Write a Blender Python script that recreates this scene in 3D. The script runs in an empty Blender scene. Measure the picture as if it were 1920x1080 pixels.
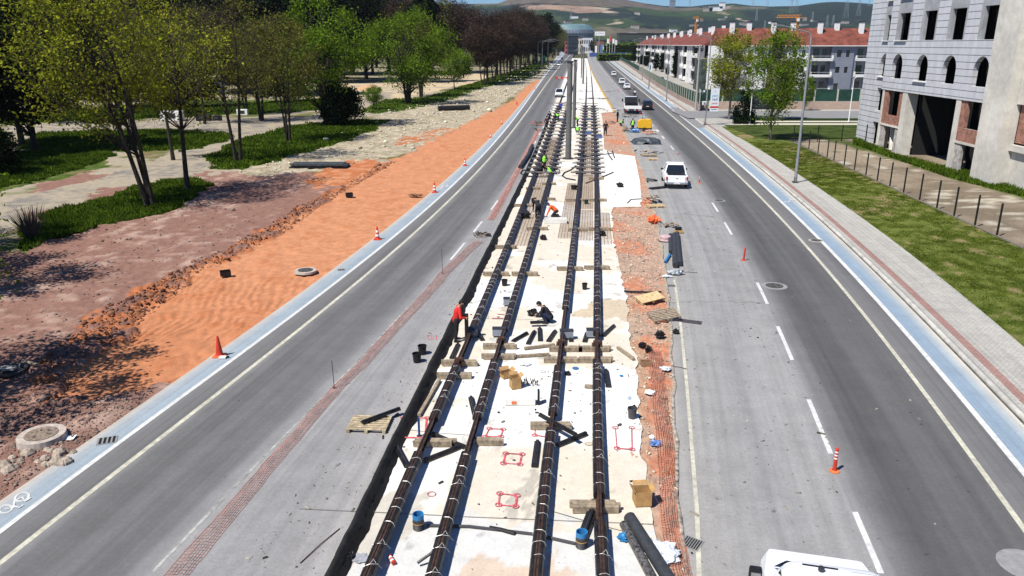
import bpy, bmesh, math, random
import numpy as np
from mathutils import Vector, Matrix
R = math.radians
C = bpy.context.scene.collection
SC = bpy.context.scene
random.seed(7); NR = np.random.RandomState(11)

# ------------------------------------------------------------------ camera, sky, sun, exposure
CAM_H = 11.5; FPX = 1450.0; PITCH = math.atan(457.0/1450.0)
cam = bpy.data.cameras.new('camera'); co = bpy.data.objects.new('camera', cam); C.objects.link(co)
co.location = (0, 0, CAM_H); co.rotation_euler = (math.pi/2-PITCH, 0, 0)
cam.sensor_width = 36.0; cam.lens = 36.0*FPX/1920.0; cam.clip_start = 0.1; cam.clip_end = 30000
SC.camera = co
SUN_AZ, SUN_EL = R(50), R(57)          # azimuth the shadows run to (from +Y towards +X), elevation
W = bpy.data.worlds.new('World'); SC.world = W; W.use_nodes = True
nt = W.node_tree; bgn = nt.nodes['Background']; sky = nt.nodes.new('ShaderNodeTexSky')
sky.sky_type = 'NISHITA'; sky.sun_disc = False; sky.sun_elevation = SUN_EL; sky.sun_rotation = SUN_AZ+math.pi
sky.air_density = 1.0; sky.dust_density = 0.0; sky.ozone_density = 3.0
tint = nt.nodes.new('ShaderNodeMixRGB'); tint.blend_type = 'MULTIPLY'; tint.inputs[0].default_value = 1; tint.inputs[2].default_value = (.50, .80, 1.22, 1)
nt.links.new(sky.outputs[0], tint.inputs[1]); nt.links.new(tint.outputs[0], bgn.inputs[0]); bgn.inputs[1].default_value = 0.06
sl = bpy.data.lights.new('sun', 'SUN'); sl.energy = 4.9; sl.angle = R(0.55); sl.color = (1.0, 0.955, 0.88)
so = bpy.data.objects.new('sun', sl); C.objects.link(so)
sd = Vector((math.sin(SUN_AZ)*math.cos(SUN_EL), math.cos(SUN_AZ)*math.cos(SUN_EL), -math.sin(SUN_EL)))
so.rotation_euler = sd.to_track_quat('-Z', 'Y').to_euler(); so.location = (-60, -60, 80)
SC.view_settings.view_transform = 'Standard'; SC.view_settings.look = 'None'
SC.view_settings.exposure = 0.5; SC.view_settings.gamma = 1.0
SC.render.engine = 'CYCLES'

# ------------------------------------------------------------------ survey: point of the ground (or height z) seen at photo pixel u, v
def ray(u, v):
    x = (u-960)/FPX; y = -(v-540)/FPX
    return (x, math.cos(PITCH)+y*math.sin(PITCH), -math.sin(PITCH)+y*math.cos(PITCH))
def g(u, v, z=0.0):
    r = ray(u, v); t = (z-CAM_H)/r[2]
    return (r[0]*t, r[1]*t)
def at(u, v, Y):                        # point seen at u, v at distance Y
    r = ray(u, v); t = Y/r[1]; return (r[0]*t, Y, CAM_H+r[2]*t)
# surveyed lines of the road, x as a function of y
SV = dict(
LBO=[(0,937),(192,810),(345,705),(405,662),(480,607),(574,540),(615,510),(670,467),(700,450),(807,362),(887,290),(905,270),(960,217),(997,170),(1022,135),(1047,100)],
LW=[(0,997),(252,810),(480,640),(617,540),(710,467),(825,370),(925,270),(960,225),(985,192),(1010,162),(1040,120)],
LY=[(0,1056),(315,810),(480,682),(657,540),(807,407),(870,350),(942,270),(960,244),(997,195),(1015,172),(1055,118)],
LD=[(282,1080),(480,872),(692,652),(805,540),(843,487),(870,455),(905,415),(933,375),(1000,272),(1020,235),(1043,185),(1067,125)],
MB=[(617,1080),(696,925),(745,825),(762,770),(800,702),(837,625),(855,590),(885,540),(910,482),(946,405),(966,365),(980,336),(1008,272),(1022,240)],
R1=[(687,1080),(700,1040),(740,947),(780,860),(812,790),(855,685),(892,592),(915,540),(960,440),(976,395),(1003,322),(1035,235),(1060,160),(1075,120)],
R2=[(807,1080),(830,990),(847,942),(865,882),(880,835),(892,790),(912,730),(927,680),(942,625),(960,565),(972,520),(987,470),(1005,420),(1020,370),(1036,320),(1058,235),(1072,160),(1084,110)],
R3=[(1005,1080),(1012,997),(1021,910),(1030,822),(1035,790),(1042,702),(1052,627),(1062,565),(1067,532),(1075,470),(1082,395),(1087,320),(1090,260),(1099,200),(1100,150),(1092,105)],
R4=[(1128,1080),(1127,985),(1125,885),(1122,810),(1120,715),(1119,640),(1117,565),(1117,520),(1119,445),(1121,395),(1118,320),(1115,260),(1112,200),(1108,140),(1098,105)],
RC=[(1285,1080),(1270,810),(1260,640),(1250,545),(1237,445),(1222,370),(1205,320),(1187,270),(1152,215),(1135,187),(1120,150),(1102,110)],
RD=[(1620,1010),(1535,800),(1470,643),(1426,550),(1363,428),(1340,388),(1262,277),(1210,222),(1175,182),(1140,140),(1118,112)],
RY=[(1920,990),(1787,810),(1690,680),(1577,540),(1495,442),(1440,380),(1321,270),(1270,230),(1230,192),(1180,150),(1145,121),(1120,102)],
RW=[(1920,886),(1857,810),(1740,672),(1624,540),(1527,442),(1440,351),(1342,270),(1290,230),(1237,187),(1190,150),(1152,121),(1124,101)],
RBO=[(1920,787),(1765,640),(1670,540),(1565,430),(1440,327),(1370,270),(1312,232),(1250,190),(1200,150),(1160,120),(1130,101)],
SO=[(1920,655),(1775,540),(1665,445),(1565,377),(1440,292),(1405,270),(1350,240)],
FE=[(1518,282),(1533,290),(1547,298),(1565,304),(1582,313),(1601,322),(1622,332),(1644,342),(1668,353),(1694,365),(1724,379),(1755,394),(1789,409),(1826,427),(1870,446),(1919,470)],
GF=[(1310,208),(1290,196),(1247,172),(1200,140),(1172,122),(1150,108)])
LINES = {}
for k, pts in SV.items():
    w = np.array([g(p[0], p[1], .38 if k in ('R1', 'R2', 'R3', 'R4') else (.15 if k == 'MB' else 0)) for p in pts]); deg = 4 if len(pts) > 8 else 2
    if k in ('FE', 'SO'): deg = 2
    if k == 'MB': deg = 3
    c = np.polyfit(np.log(w[:, 1]+10), w[:, 0], deg, w=1/(w[:, 1]*.00066+.02))
    LINES[k] = (c, w[:, 1].min(), w[:, 1].max())
def X(k, Y):
    c, a, b = LINES[k]
    def f(y): return float(np.polyval(c, math.log(y+10)))
    if Y < a: return f(a)+(Y-a)*(f(a+1.5)-f(a))/1.5
    if Y > b: return f(b)+(Y-b)*(f(b)-f(b*.93))/(b*.07)
    return f(Y)
XC = {}
def Xa(k, Ys): return np.array([X(k, float(y)) for y in Ys])

# ------------------------------------------------------------------ numpy noise
_T = NR.rand(256, 256)
def vn(x, y):
    xi = np.floor(x).astype(int); yi = np.floor(y).astype(int); fx = x-xi; fy = y-yi
    fx = fx*fx*(3-2*fx); fy = fy*fy*(3-2*fy)
    a = _T[xi & 255, yi & 255]; b = _T[(xi+1) & 255, yi & 255]; c = _T[xi & 255, (yi+1) & 255]; d = _T[(xi+1) & 255, (yi+1) & 255]
    return (a*(1-fx)+b*fx)*(1-fy)+(c*(1-fx)+d*fx)*fy
def fbm(x, y, o=4, s=1.0):
    r = 0; a = .5; t = 0
    for i in range(o):
        r = r+a*vn(x*s+17*i, y*s+31*i); t += a; a *= .5; s *= 2.03
    return r/t
def inpoly(x, y, poly):
    r = np.zeros(x.shape, bool); n = len(poly)
    for i in range(n):
        x1, y1 = poly[i]; x2, y2 = poly[(i+1) % n]
        if y1 == y2: continue
        c = ((y1 > y) != (y2 > y)) & (x < (x2-x1)*(y-y1)/(y2-y1)+x1)
        r ^= c
    return r

# ------------------------------------------------------------------ objects
def link(name, data, parent=None):
    o = bpy.data.objects.new(name, data); C.objects.link(o)
    if parent is not None: o.parent = parent
    return o
def tag(o, label=None, cat=None, group=None, kind=None):
    if label: o['label'] = label
    if cat: o['category'] = cat
    if group: o['group'] = group
    if kind: o['kind'] = kind
    return o
def thing(name, loc, label, cat, group=None, rz=0.0, s=1.0):
    o = link(name, None); o.location = loc; o.rotation_euler = (0, 0, rz)
    o.scale = (s, s, s) if not isinstance(s, tuple) else s
    o.empty_display_size = .3
    return tag(o, label, cat, group)
def dup(root, loc, label, rz=None, s=None, group=None, kids=True):
    r = root.copy(); C.objects.link(r); r.location = loc
    if rz is not None: r.rotation_euler = (r.rotation_euler[0], r.rotation_euler[1], rz)
    if s is not None: r.scale = (s, s, s) if not isinstance(s, tuple) else s
    if label: r['label'] = label
    if group: r['group'] = group
    if kids:
        for ch in list(root.children):
            c = ch.copy(); C.objects.link(c); c.parent = r
            for gch in ch.children:
                d = gch.copy(); C.objects.link(d); d.parent = c
    return r

class MB:
    def __init__(s): s.v = []; s.f = []; s.m = []; s.mi = 0; s.sm = []; s.smooth = False
    def add(s, vs, fs):
        n = len(s.v); s.v.extend([tuple(q) for q in vs])
        for f in fs: s.f.append(tuple(i+n for i in f)); s.m.append(s.mi); s.sm.append(s.smooth)
        return s
    def box(s, c, d, rz=0.0, M=None):
        hx, hy, hz = d[0]/2, d[1]/2, d[2]/2
        vs = [Vector((x, y, z)) for z in (-hz, hz) for y in (-hy, hy) for x in (-hx, hx)]
        Q = M.to_3x3() if M is not None else Matrix.Rotation(rz, 3, 'Z')
        c = Vector(c); vs = [Q@v+c for v in vs]
        return s.add(vs, [(0, 2, 3, 1), (4, 5, 7, 6), (0, 1, 5, 4), (2, 6, 7, 3), (0, 4, 6, 2), (1, 3, 7, 5)])
    def bar(s, p, q, w, h):                      # box beam from p to q
        p = Vector(p); q = Vector(q); d = q-p
        if d.length < 1e-6: return s
        M = d.to_track_quat('Y', 'Z').to_matrix()
        return s.box((p+q)/2, (w, d.length, h), M=M)
    def cyl(s, p, q, r1, r2=None, n=10, caps=True):
        p = Vector(p); q = Vector(q); r2 = r1 if r2 is None else r2; d = q-p
        if d.length < 1e-6: return s
        M = d.to_track_quat('Z', 'Y').to_matrix(); vs = []
        for c, r in ((p, r1), (q, r2)):
            for i in range(n):
                a = 2*math.pi*i/n; vs.append(c+M@Vector((math.cos(a)*r, math.sin(a)*r, 0)))
        fs = [(i, (i+1) % n, n+(i+1) % n, n+i) for i in range(n)]
        if caps: fs += [tuple(range(n-1, -1, -1)), tuple(range(n, 2*n))]
        return s.add(vs, fs)
    def tube(s, pts, rs, n=6, caps=True):
        pts = [Vector(p) for p in pts]
        if not hasattr(rs, '__len__'): rs = [rs]*len(pts)
        vs = []; k = len(pts); prev = None
        for i, p in enumerate(pts):
            d = (pts[min(i+1, k-1)]-pts[max(i-1, 0)])
            if d.length < 1e-9: d = Vector((0, 0, 1))
            d.normalize()
            a = Vector((0, 0, 1)) if abs(d.z) < .9 else Vector((1, 0, 0))
            if prev is not None: a = prev
            x = (a-d*a.dot(d)); x.normalize(); y = d.cross(x); prev = x
            for j in range(n):
                t = 2*math.pi*j/n; vs.append(p+(x*math.cos(t)+y*math.sin(t))*rs[i])
        fs = [(i*n+j, i*n+(j+1) % n, (i+1)*n+(j+1) % n, (i+1)*n+j) for i in range(k-1) for j in range(n)]
        if caps: fs += [tuple(range(n-1, -1, -1)), tuple(range((k-1)*n, k*n))]
        return s.add(vs, fs)
    def lathe(s, c, prof, n=16, M=None):         # prof: (r, z)
        vs = []; c = Vector(c); Q = M.to_3x3() if M is not None else Matrix.Identity(3)
        for r, z in prof:
            for i in range(n):
                a = 2*math.pi*i/n; vs.append(c+Q@Vector((math.cos(a)*r, math.sin(a)*r, z)))
        k = len(prof); fs = [(i*n+j, i*n+(j+1) % n, (i+1)*n+(j+1) % n, (i+1)*n+j) for i in range(k-1) for j in range(n)]
        return s.add(vs, fs)
    def prism(s, poly, z0, z1):                  # poly in xy, counter clockwise
        n = len(poly); vs = [(x, y, z0) for x, y in poly]+[(x, y, z1) for x, y in poly]
        return s.add(vs, [tuple(range(n-1, -1, -1)), tuple(range(n, 2*n))]+[(i, (i+1) % n, n+(i+1) % n, n+i) for i in range(n)])
    def side(s, poly, x0, x1, x0b=None, taper=None):   # profile poly in (y, z), extruded in x; taper: half width per point
        n = len(poly)
        if taper is None: vs = [(x0, y, z) for y, z in poly]+[(x1, y, z) for y, z in poly]
        else: vs = [(-t, y, z) for (y, z), t in zip(poly, taper)]+[(t, y, z) for (y, z), t in zip(poly, taper)]
        return s.add(vs, [tuple(range(n)), tuple(range(2*n-1, n-1, -1))]+[(i, n+i, n+(i+1) % n, (i+1) % n) for i in range(n)])
    def mesh(s, name, mats):
        me = bpy.data.meshes.new(name); me.from_pydata(s.v, [], s.f)
        if not isinstance(mats, (list, tuple)): mats = [mats]
        for m in mats: me.materials.append(m)
        if len(mats) > 1: me.polygons.foreach_set('material_index', s.m)
        if any(s.sm): me.polygons.foreach_set('use_smooth', s.sm)
        me.update(); return me
    def build(s, name, mats, parent=None, bevel=0, recalc=True):
        me = s.mesh(name, mats)
        if recalc or bevel:
            b = bmesh.new(); b.from_mesh(me)
            if recalc: bmesh.ops.recalc_face_normals(b, faces=b.faces)
            if bevel:
                es = [e for e in b.edges if len(e.link_faces) == 2 and e.calc_face_angle(0) > .5]
                bmesh.ops.bevel(b, geom=es, offset=bevel, segments=2, profile=.7, affect='EDGES', clamp_overlap=True)
            b.to_mesh(me); b.free()
        return link(name, me, parent)
def npmesh(name, V, F, mat, col=None, uv=None, smooth=False):      # V (n,3), F (m,3|4)
    me = bpy.data.meshes.new(name); k = F.shape[1]
    me.vertices.add(len(V)); me.vertices.foreach_set('co', np.ascontiguousarray(V, np.float32).ravel())
    me.loops.add(F.size); me.loops.foreach_set('vertex_index', np.ascontiguousarray(F, np.int32).ravel())
    me.polygons.add(len(F)); me.polygons.foreach_set('loop_start', np.arange(0, F.size, k, dtype=np.int32))
    me.polygons.foreach_set('loop_total', np.full(len(F), k, np.int32))
    if smooth: me.polygons.foreach_set('use_smooth', np.ones(len(F), bool))
    if col is not None:
        a = me.color_attributes.new('Col', 'FLOAT_COLOR', 'POINT')
        a.data.foreach_set('color', np.c_[col, np.ones(len(col))].astype(np.float32).ravel())
    if uv is not None:
        l = me.uv_layers.new(name='UVMap'); l.data.foreach_set('uv', uv[F.ravel()].astype(np.float32).ravel())
    me.materials.append(mat); me.update(calc_edges=True); return me

# ------------------------------------------------------------------ materials
def srgb(r, g_, b):
    def f(c):
        c /= 255.0
        return c/12.92 if c <= .04045 else ((c+.055)/1.055)**2.4
    return (f(r), f(g_), f(b))
MC = {}
def nodes(name):
    m = bpy.data.materials.new(name); m.use_nodes = True; n = m.node_tree
    return m, n, n.nodes['Principled BSDF']
def mat(name, col, rough=.7, metal=0.0, var=.12, scale=6.0, bump=0.0, bscale=40.0, col2=None, spec=.35, stain=0.0, coords='Object'):
    if name in MC: return MC[name]
    m, n, b = nodes(name); N = n.nodes; L = n.links
    tc = N.new('ShaderNodeTexCoord'); tx = N.new('ShaderNodeTexNoise'); tx.inputs['Scale'].default_value = scale
    tx.inputs['Detail'].default_value = 6; tx.inputs['Roughness'].default_value = .65
    L.new(tc.outputs[coords], tx.inputs['Vector'])
    rp = N.new('ShaderNodeValToRGB'); L.new(tx.outputs['Fac'], rp.inputs[0])
    a = tuple(max(0, c*(1-var*1.6)) for c in col); c2 = col2 if col2 else tuple(min(1, c*(1+var)) for c in col)
    rp.color_ramp.elements[0].position = .32; rp.color_ramp.elements[0].color = (*a, 1)
    rp.color_ramp.elements[1].position = .68; rp.color_ramp.elements[1].color = (*c2, 1)
    out = rp.outputs[0]
    if stain:
        t2 = N.new('ShaderNodeTexNoise'); t2.inputs['Scale'].default_value = scale*.13; t2.inputs['Detail'].default_value = 8
        L.new(tc.outputs[coords], t2.inputs['Vector'])
        r2 = N.new('ShaderNodeValToRGB'); r2.color_ramp.elements[0].position = .42; r2.color_ramp.elements[1].position = .62
        r2.color_ramp.elements[0].color = (1-stain, 1-stain, 1-stain, 1); L.new(t2.outputs['Fac'], r2.inputs[0])
        mx = N.new('ShaderNodeMixRGB'); mx.blend_type = 'MULTIPLY'; mx.inputs[0].default_value = 1
        L.new(out, mx.inputs[1]); L.new(r2.outputs[0], mx.inputs[2]); out = mx.outputs[0]
    L.new(out, b.inputs['Base Color'])
    b.inputs['Roughness'].default_value = rough; b.inputs['Metallic'].default_value = metal
    b.inputs['Specular IOR Level'].default_value = spec
    if bump:
        tb = N.new('ShaderNodeTexNoise'); tb.inputs['Scale'].default_value = bscale; tb.inputs['Detail'].default_value = 5
        L.new(tc.outputs[coords], tb.inputs['Vector'])
        bp = N.new('ShaderNodeBump'); bp.inputs['Strength'].default_value = 1; bp.inputs['Distance'].default_value = bump
        L.new(tb.outputs['Fac'], bp.inputs['Height']); L.new(bp.outputs[0], b.inputs['Normal'])
    MC[name] = m; return m
def attrmat(name, bump=.03, bscale=9.0, var=.25, scale=3.0, rough=.95, fine=60.0):      # colour from the sheet's own Col attribute, plus grain
    m, n, b = nodes(name); N = n.nodes; L = n.links
    at_ = N.new('ShaderNodeAttribute'); at_.attribute_name = 'Col'
    tc = N.new('ShaderNodeTexCoord'); o = at_.outputs['Color']
    for sc, v in ((scale, var), (fine, var*1.3)):
        tx = N.new('ShaderNodeTexNoise'); tx.inputs['Scale'].default_value = sc; tx.inputs['Detail'].default_value = 7; tx.inputs['Roughness'].default_value = .7
        L.new(tc.outputs['Object'], tx.inputs['Vector'])
        rp = N.new('ShaderNodeValToRGB'); rp.color_ramp.elements[0].position = .33; rp.color_ramp.elements[1].position = .67
        rp.color_ramp.elements[0].color = (1-v, 1-v, 1-v, 1); rp.color_ramp.elements[1].color = (1+v*.6, 1+v*.6, 1+v*.6, 1)
        L.new(tx.outputs['Fac'], rp.inputs[0])
        mx = N.new('ShaderNodeMixRGB'); mx.blend_type = 'MULTIPLY'; mx.inputs[0].default_value = 1
        L.new(o, mx.inputs[1]); L.new(rp.outputs[0], mx.inputs[2]); o = mx.outputs[0]
    L.new(o, b.inputs['Base Color']); b.inputs['Roughness'].default_value = rough; b.inputs['Specular IOR Level'].default_value = .1
    tb = N.new('ShaderNodeTexNoise'); tb.inputs['Scale'].default_value = bscale; tb.inputs['Detail'].default_value = 8; tb.inputs['Roughness'].default_value = .7
    L.new(tc.outputs['Object'], tb.inputs['Vector'])
    bp = N.new('ShaderNodeBump'); bp.inputs['Distance'].default_value = bump; L.new(tb.outputs['Fac'], bp.inputs['Height']); L.new(bp.outputs[0], b.inputs['Normal'])
    return m
def ribmat(name, stops, var=.1, rough=.85, specks=0.0, streak=.12, cracks=0.0, joints=None):
    """ribbon surface: colour across the width (wear, dust), lengthwise streaks, grain, optional oil specks and cracks"""
    m, n, b = nodes(name); N = n.nodes; L = n.links
    uv = N.new('ShaderNodeUVMap'); sp = N.new('ShaderNodeSeparateXYZ'); L.new(uv.outputs[0], sp.inputs[0])
    tc = N.new('ShaderNodeTexCoord')
    wn = N.new('ShaderNodeTexNoise'); wn.inputs['Scale'].default_value = .35; wn.inputs['Detail'].default_value = 4; L.new(tc.outputs['Object'], wn.inputs['Vector'])
    md = N.new('ShaderNodeMath'); md.operation = 'MULTIPLY_ADD'; md.inputs[1].default_value = .12; md.inputs[2].default_value = -.06; L.new(wn.outputs['Fac'], md.inputs[0])
    ad = N.new('ShaderNodeMath'); ad.operation = 'ADD'; L.new(sp.outputs[0], ad.inputs[0]); L.new(md.outputs[0], ad.inputs[1])
    rp = N.new('ShaderNodeValToRGB'); rp.color_ramp.interpolation = 'B_SPLINE' if len(stops) > 2 else 'LINEAR'
    el = rp.color_ramp.elements
    while len(el) < len(stops): el.new(.5)
    for e, (p, c) in zip(el, stops): e.position = p; e.color = (*c, 1)
    L.new(ad.outputs[0], rp.inputs[0]); o = rp.outputs[0]
    def mul(fac_out, lo, hi, c0, c1):
        nonlocal o
        r = N.new('ShaderNodeValToRGB'); r.color_ramp.elements[0].position = lo; r.color_ramp.elements[1].position = hi
        r.color_ramp.elements[0].color = (c0, c0, c0, 1); r.color_ramp.elements[1].color = (c1, c1, c1, 1)
        L.new(fac_out, r.inputs[0]); mx = N.new('ShaderNodeMixRGB'); mx.blend_type = 'MULTIPLY'; mx.inputs[0].default_value = 1
        L.new(o, mx.inputs[1]); L.new(r.outputs[0], mx.inputs[2]); o = mx.outputs[0]
    mp = N.new('ShaderNodeMapping'); mp.inputs['Scale'].default_value = (14, .06, 1); L.new(uv.outputs[0], mp.inputs[0])
    st = N.new('ShaderNodeTexNoise'); st.inputs['Scale'].default_value = 1; st.inputs['Detail'].default_value = 5; L.new(mp.outputs[0], st.inputs['Vector'])
    mul(st.outputs['Fac'], .35, .65, 1-streak, 1+streak*.7)
    for sc, v in ((.9, var), (42.0, var*2.2), (9.0, var*1.0)):
        t = N.new('ShaderNodeTexNoise'); t.inputs['Scale'].default_value = sc; t.inputs['Detail'].default_value = 6; t.inputs['Roughness'].default_value = .7
        L.new(tc.outputs['Object'], t.inputs['Vector']); mul(t.outputs['Fac'], .32, .68, 1-v, 1+v*.7)
    if specks:
        t = N.new('ShaderNodeTexNoise'); t.inputs['Scale'].default_value = 3.2; t.inputs['Detail'].default_value = 3; t.inputs['Roughness'].default_value = .6
        L.new(tc.outputs['Object'], t.inputs['Vector']); mul(t.outputs['Fac'], .285-.02, .30+.02*specks, .42, 1)
        t = N.new('ShaderNodeTexNoise'); t.inputs['Scale'].default_value = 1.1; t.inputs['Detail'].default_value = 9; t.inputs['Roughness'].default_value = .75
        L.new(tc.outputs['Object'], t.inputs['Vector']); mul(t.outputs['Fac'], .62, .70, 1, 1.22)
    if cracks:
        v = N.new('ShaderNodeTexVoronoi'); v.feature = 'DISTANCE_TO_EDGE'; v.inputs['Scale'].default_value = .05
        wv = N.new('ShaderNodeTexNoise'); wv.inputs['Scale'].default_value = 1.2; wv.inputs['Detail'].default_value = 6; L.new(tc.outputs['Object'], wv.inputs['Vector'])
        mv = N.new('ShaderNodeMixRGB'); mv.blend_type = 'ADD'; mv.inputs[0].default_value = 1.4; L.new(tc.outputs['Object'], mv.inputs[1]); L.new(wv.outputs['Color'], mv.inputs[2])
        L.new(mv.outputs[0], v.inputs['Vector']); mul(v.outputs['Distance'], .001, .0035, .66, 1)
    if joints:
        jm = N.new('ShaderNodeTexBrick'); jm.inputs['Scale'].default_value = 1; jm.inputs['Mortar Size'].default_value = joints[2]; jm.offset = .5
        jm.inputs['Brick Width'].default_value = joints[0]; jm.inputs['Row Height'].default_value = joints[1]
        jm.inputs['Color1'].default_value = (1, 1, 1, 1); jm.inputs['Color2'].default_value = (.86, .86, .86, 1); jm.inputs['Mortar'].default_value = (.6, .6, .6, 1)
        L.new(tc.outputs['Object'], jm.inputs['Vector']); mx = N.new('ShaderNodeMixRGB'); mx.blend_type = 'MULTIPLY'; mx.inputs[0].default_value = 1
        L.new(o, mx.inputs[1]); L.new(jm.outputs[0], mx.inputs[2]); o = mx.outputs[0]
    L.new(o, b.inputs['Base Color']); b.inputs['Roughness'].default_value = rough; b.inputs['Specular IOR Level'].default_value = .25
    tb = N.new('ShaderNodeTexNoise'); tb.inputs['Scale'].default_value = 70; tb.inputs['Detail'].default_value = 4; L.new(tc.outputs['Object'], tb.inputs['Vector'])
    bp = N.new('ShaderNodeBump'); bp.inputs['Distance'].default_value = .006; L.new(tb.outputs['Fac'], bp.inputs['Height']); L.new(bp.outputs[0], b.inputs['Normal'])
    return m
def G(v): return (v, v*.99, v*.985)
black = mat('black_rubber', (.012, .012, .014), .5, var=.3, bump=.004, bscale=30)
rubber = mat('casing_rubber', (.014, .013, .013), .38, var=.5, scale=3, bump=.01, bscale=14, spec=.5)
rust = mat('rusty_steel', (.10, .048, .028), .6, metal=.3, var=.4, scale=9)
steel = mat('galvanised_steel', (.34, .35, .36), .5, metal=.5, var=.12, scale=3)
darksteel = mat('dark_steel', (.055, .055, .06), .5, metal=.4, var=.3)
wood = mat('weathered_wood', (.30, .24, .17), .85, var=.35, scale=7, bump=.006, bscale=30)
wood2 = mat('fresh_wood', (.55, .40, .21), .8, var=.25, scale=7, bump=.004, bscale=30)
conc = mat('bare_concrete', (.42, .40, .36), .9, var=.2, scale=1.4, bump=.012, bscale=12, stain=.3)
whitep = mat('white_paint', (.78, .78, .76), .45, var=.05, scale=4)
carwhite = mat('car_white', (.80, .82, .84), .22, var=.03, scale=1, spec=.6)
carblack = mat('car_black', (.015, .016, .02), .15, var=.1, scale=1, spec=.7)
glass = mat('dark_glass', (.012, .015, .018), .06, var=.1, scale=1, spec=.8)
tyre = mat('tyre_rubber', (.018, .018, .018), .8, var=.2)
redp = mat('red_plastic', (.55, .045, .02), .5, var=.12, scale=5)
orangep = mat('orange_plastic', (.75, .16, .05), .5, var=.15, scale=5)
wirem = mat('tie_wire', (.66, .66, .64), .4, metal=.2, var=.1)
card = mat('cardboard', (.42, .25, .10), .85, var=.15, scale=6)
bluep = mat('blue_plastic', (.03, .19, .42), .4, var=.15)
plasticw = mat('clear_sheet', (.62, .66, .70), .25, var=.25, scale=20, bump=.03, bscale=14)

# ================================================================== GROUND, TERRAIN, ROADS
CT, ST = math.cos(PITCH), math.sin(PITCH)
def proj(x, y, z=0.0):
    zc = y*CT-(z-CAM_H)*ST; up = y*ST+(z-CAM_H)*CT
    return 960+FPX*x/zc, 540-FPX*up/zc
def ss(a, b, x): t = np.clip((x-a)/(b-a), 0, 1); return t*t*(3-2*t)

PUR = (.235, .130, .100); PUR2 = (.39, .27, .215); ORA = (.50, .225, .115); ORA2 = (.41, .145, .06); RUB = (.42, .365, .265); RUB2 = (.30, .25, .17)
PAT = (.34, .29, .215); GRA = (.045, .080, .012); GRA2 = (.085, .120, .024); DRY = (.17, .135, .065); SAN = (.50, .40, .26); GRY = (.2, .185, .165)
Z_ORA = [(110, 735), (205, 650), (290, 570), (350, 505), (425, 488), (470, 462), (520, 430), (580, 390), (640, 352), (700, 312), (760, 290), (810, 262), (870, 233), (920, 208), (960, 188), (985, 163), (1003, 150), (1030, 146), (980, 225), (900, 305), (830, 370), (720, 465), (600, 560), (500, 630), (440, 672), (330, 735), (270, 722), (210, 745)]
Z_OR2 = [(505, 425), (560, 385), (640, 350), (715, 305), (745, 300), (660, 350), (600, 385), (540, 430), (470, 465), (420, 490), (352, 515), (260, 600), (215, 640), (140, 700), (120, 740), (60, 760), (70, 690), (130, 640), (160, 600), (250, 555), (330, 510), (420, 470)]
Z_OR3 = [(570, 340), (640, 305), (705, 300), (720, 305), (655, 345), (600, 352)]
Z_ORC = [(740, 258), (830, 240), (860, 240), (800, 262), (750, 275)]
Z_RUB = [(430, 330), (520, 300), (560, 285), (640, 250), (735, 205), (830, 186), (905, 163), (1000, 133), (1012, 128), (1030, 118), (1040, 125), (1003, 150), (985, 163), (920, 208), (870, 233), (810, 262), (760, 288), (700, 300), (600, 322), (500, 330)]
Z_PATH = [(-400, 420), (-50, 395), (120, 350), (250, 318), (350, 270), (420, 243), (520, 233), (640, 212), (700, 172), (740, 172), (705, 205), (735, 212), (640, 228), (500, 247), (400, 300), (370, 325), (330, 345), (200, 350), (150, 385), (60, 400), (0, 440), (-50, 470), (-400, 560)]
Z_PA2 = [(-400, 250), (0, 240), (120, 232), (300, 225), (420, 220), (540, 218), (640, 215), (640, 228), (500, 245), (420, 250), (300, 240), (120, 250), (0, 262), (-400, 280)]
Z_G = [[(85, 402), (180, 378), (260, 348), (340, 335), (385, 338), (382, 358), (320, 398), (240, 415), (150, 420), (60, 470), (40, 450)],
       [(388, 302), (430, 268), (540, 238), (640, 225), (722, 228), (705, 245), (560, 290), (450, 320), (400, 316)],
       [(672, 208), (720, 188), (800, 182), (880, 158), (1010, 118), (1034, 122), (990, 148), (900, 166), (850, 186), (765, 206), (700, 214)],
       [(-400, 330), (0, 288), (180, 280), (208, 298), (180, 322), (60, 347), (-50, 372), (-400, 420)],
       [(50, 252), (300, 243), (420, 248), (430, 264), (350, 283), (50, 285)],
       [(-400, 235), (-50, 215), (150, 205), (350, 185), (500, 188), (640, 182), (640, 205), (450, 215), (300, 222), (100, 228), (-400, 245)]]
Z_SAND = [(560, 178), (630, 150), (900, 138), (930, 150), (850, 162), (760, 186), (700, 182), (640, 196)]

Ny, Nx = 920, 560
Yr = 7.5*np.exp(np.linspace(0, math.log(460/7.5), Ny)); sx = np.linspace(0, 1, Nx)**1.15
xe = Xa('LBO', Yr)+.22; xl = -(0.80*Yr+20)
XX = xe[:, None]*(1-sx)+xl[:, None]*sx; YY = np.repeat(Yr[:, None], Nx, 1)
wx = (fbm(XX, YY, 4, .55)-.5)*2.6; wy = (fbm(XX+91, YY+7, 4, .55)-.5)*5.0*np.clip(YY/60, .35, 2)
wg = (fbm(XX+13, YY+3, 4, 1.6)-.5)*1.3
U, V_ = proj(XX+wx*.9+wg*.6, YY+wy*.8+wg)
col = np.empty((Ny, Nx, 3)); n1 = fbm(XX, YY, 5, .25); n2 = fbm(XX+50, YY, 5, 1.3); n3 = fbm(XX, YY+33, 3, 5.0)
def mixc(a, b, t): return np.array(a)*(1-t[..., None])+np.array(b)*t[..., None]
far_base = mixc(mixc(GRA2, DRY, ss(.35, .6, n2)), PAT, ss(.40, .58, n1)); near_base = mixc(PUR, PUR2, ss(.50, .74, n2*.6+n1*.4))
isn = ((V_ > 325) & ~((U < 60) & (V_ < 470))).astype(float)
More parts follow.
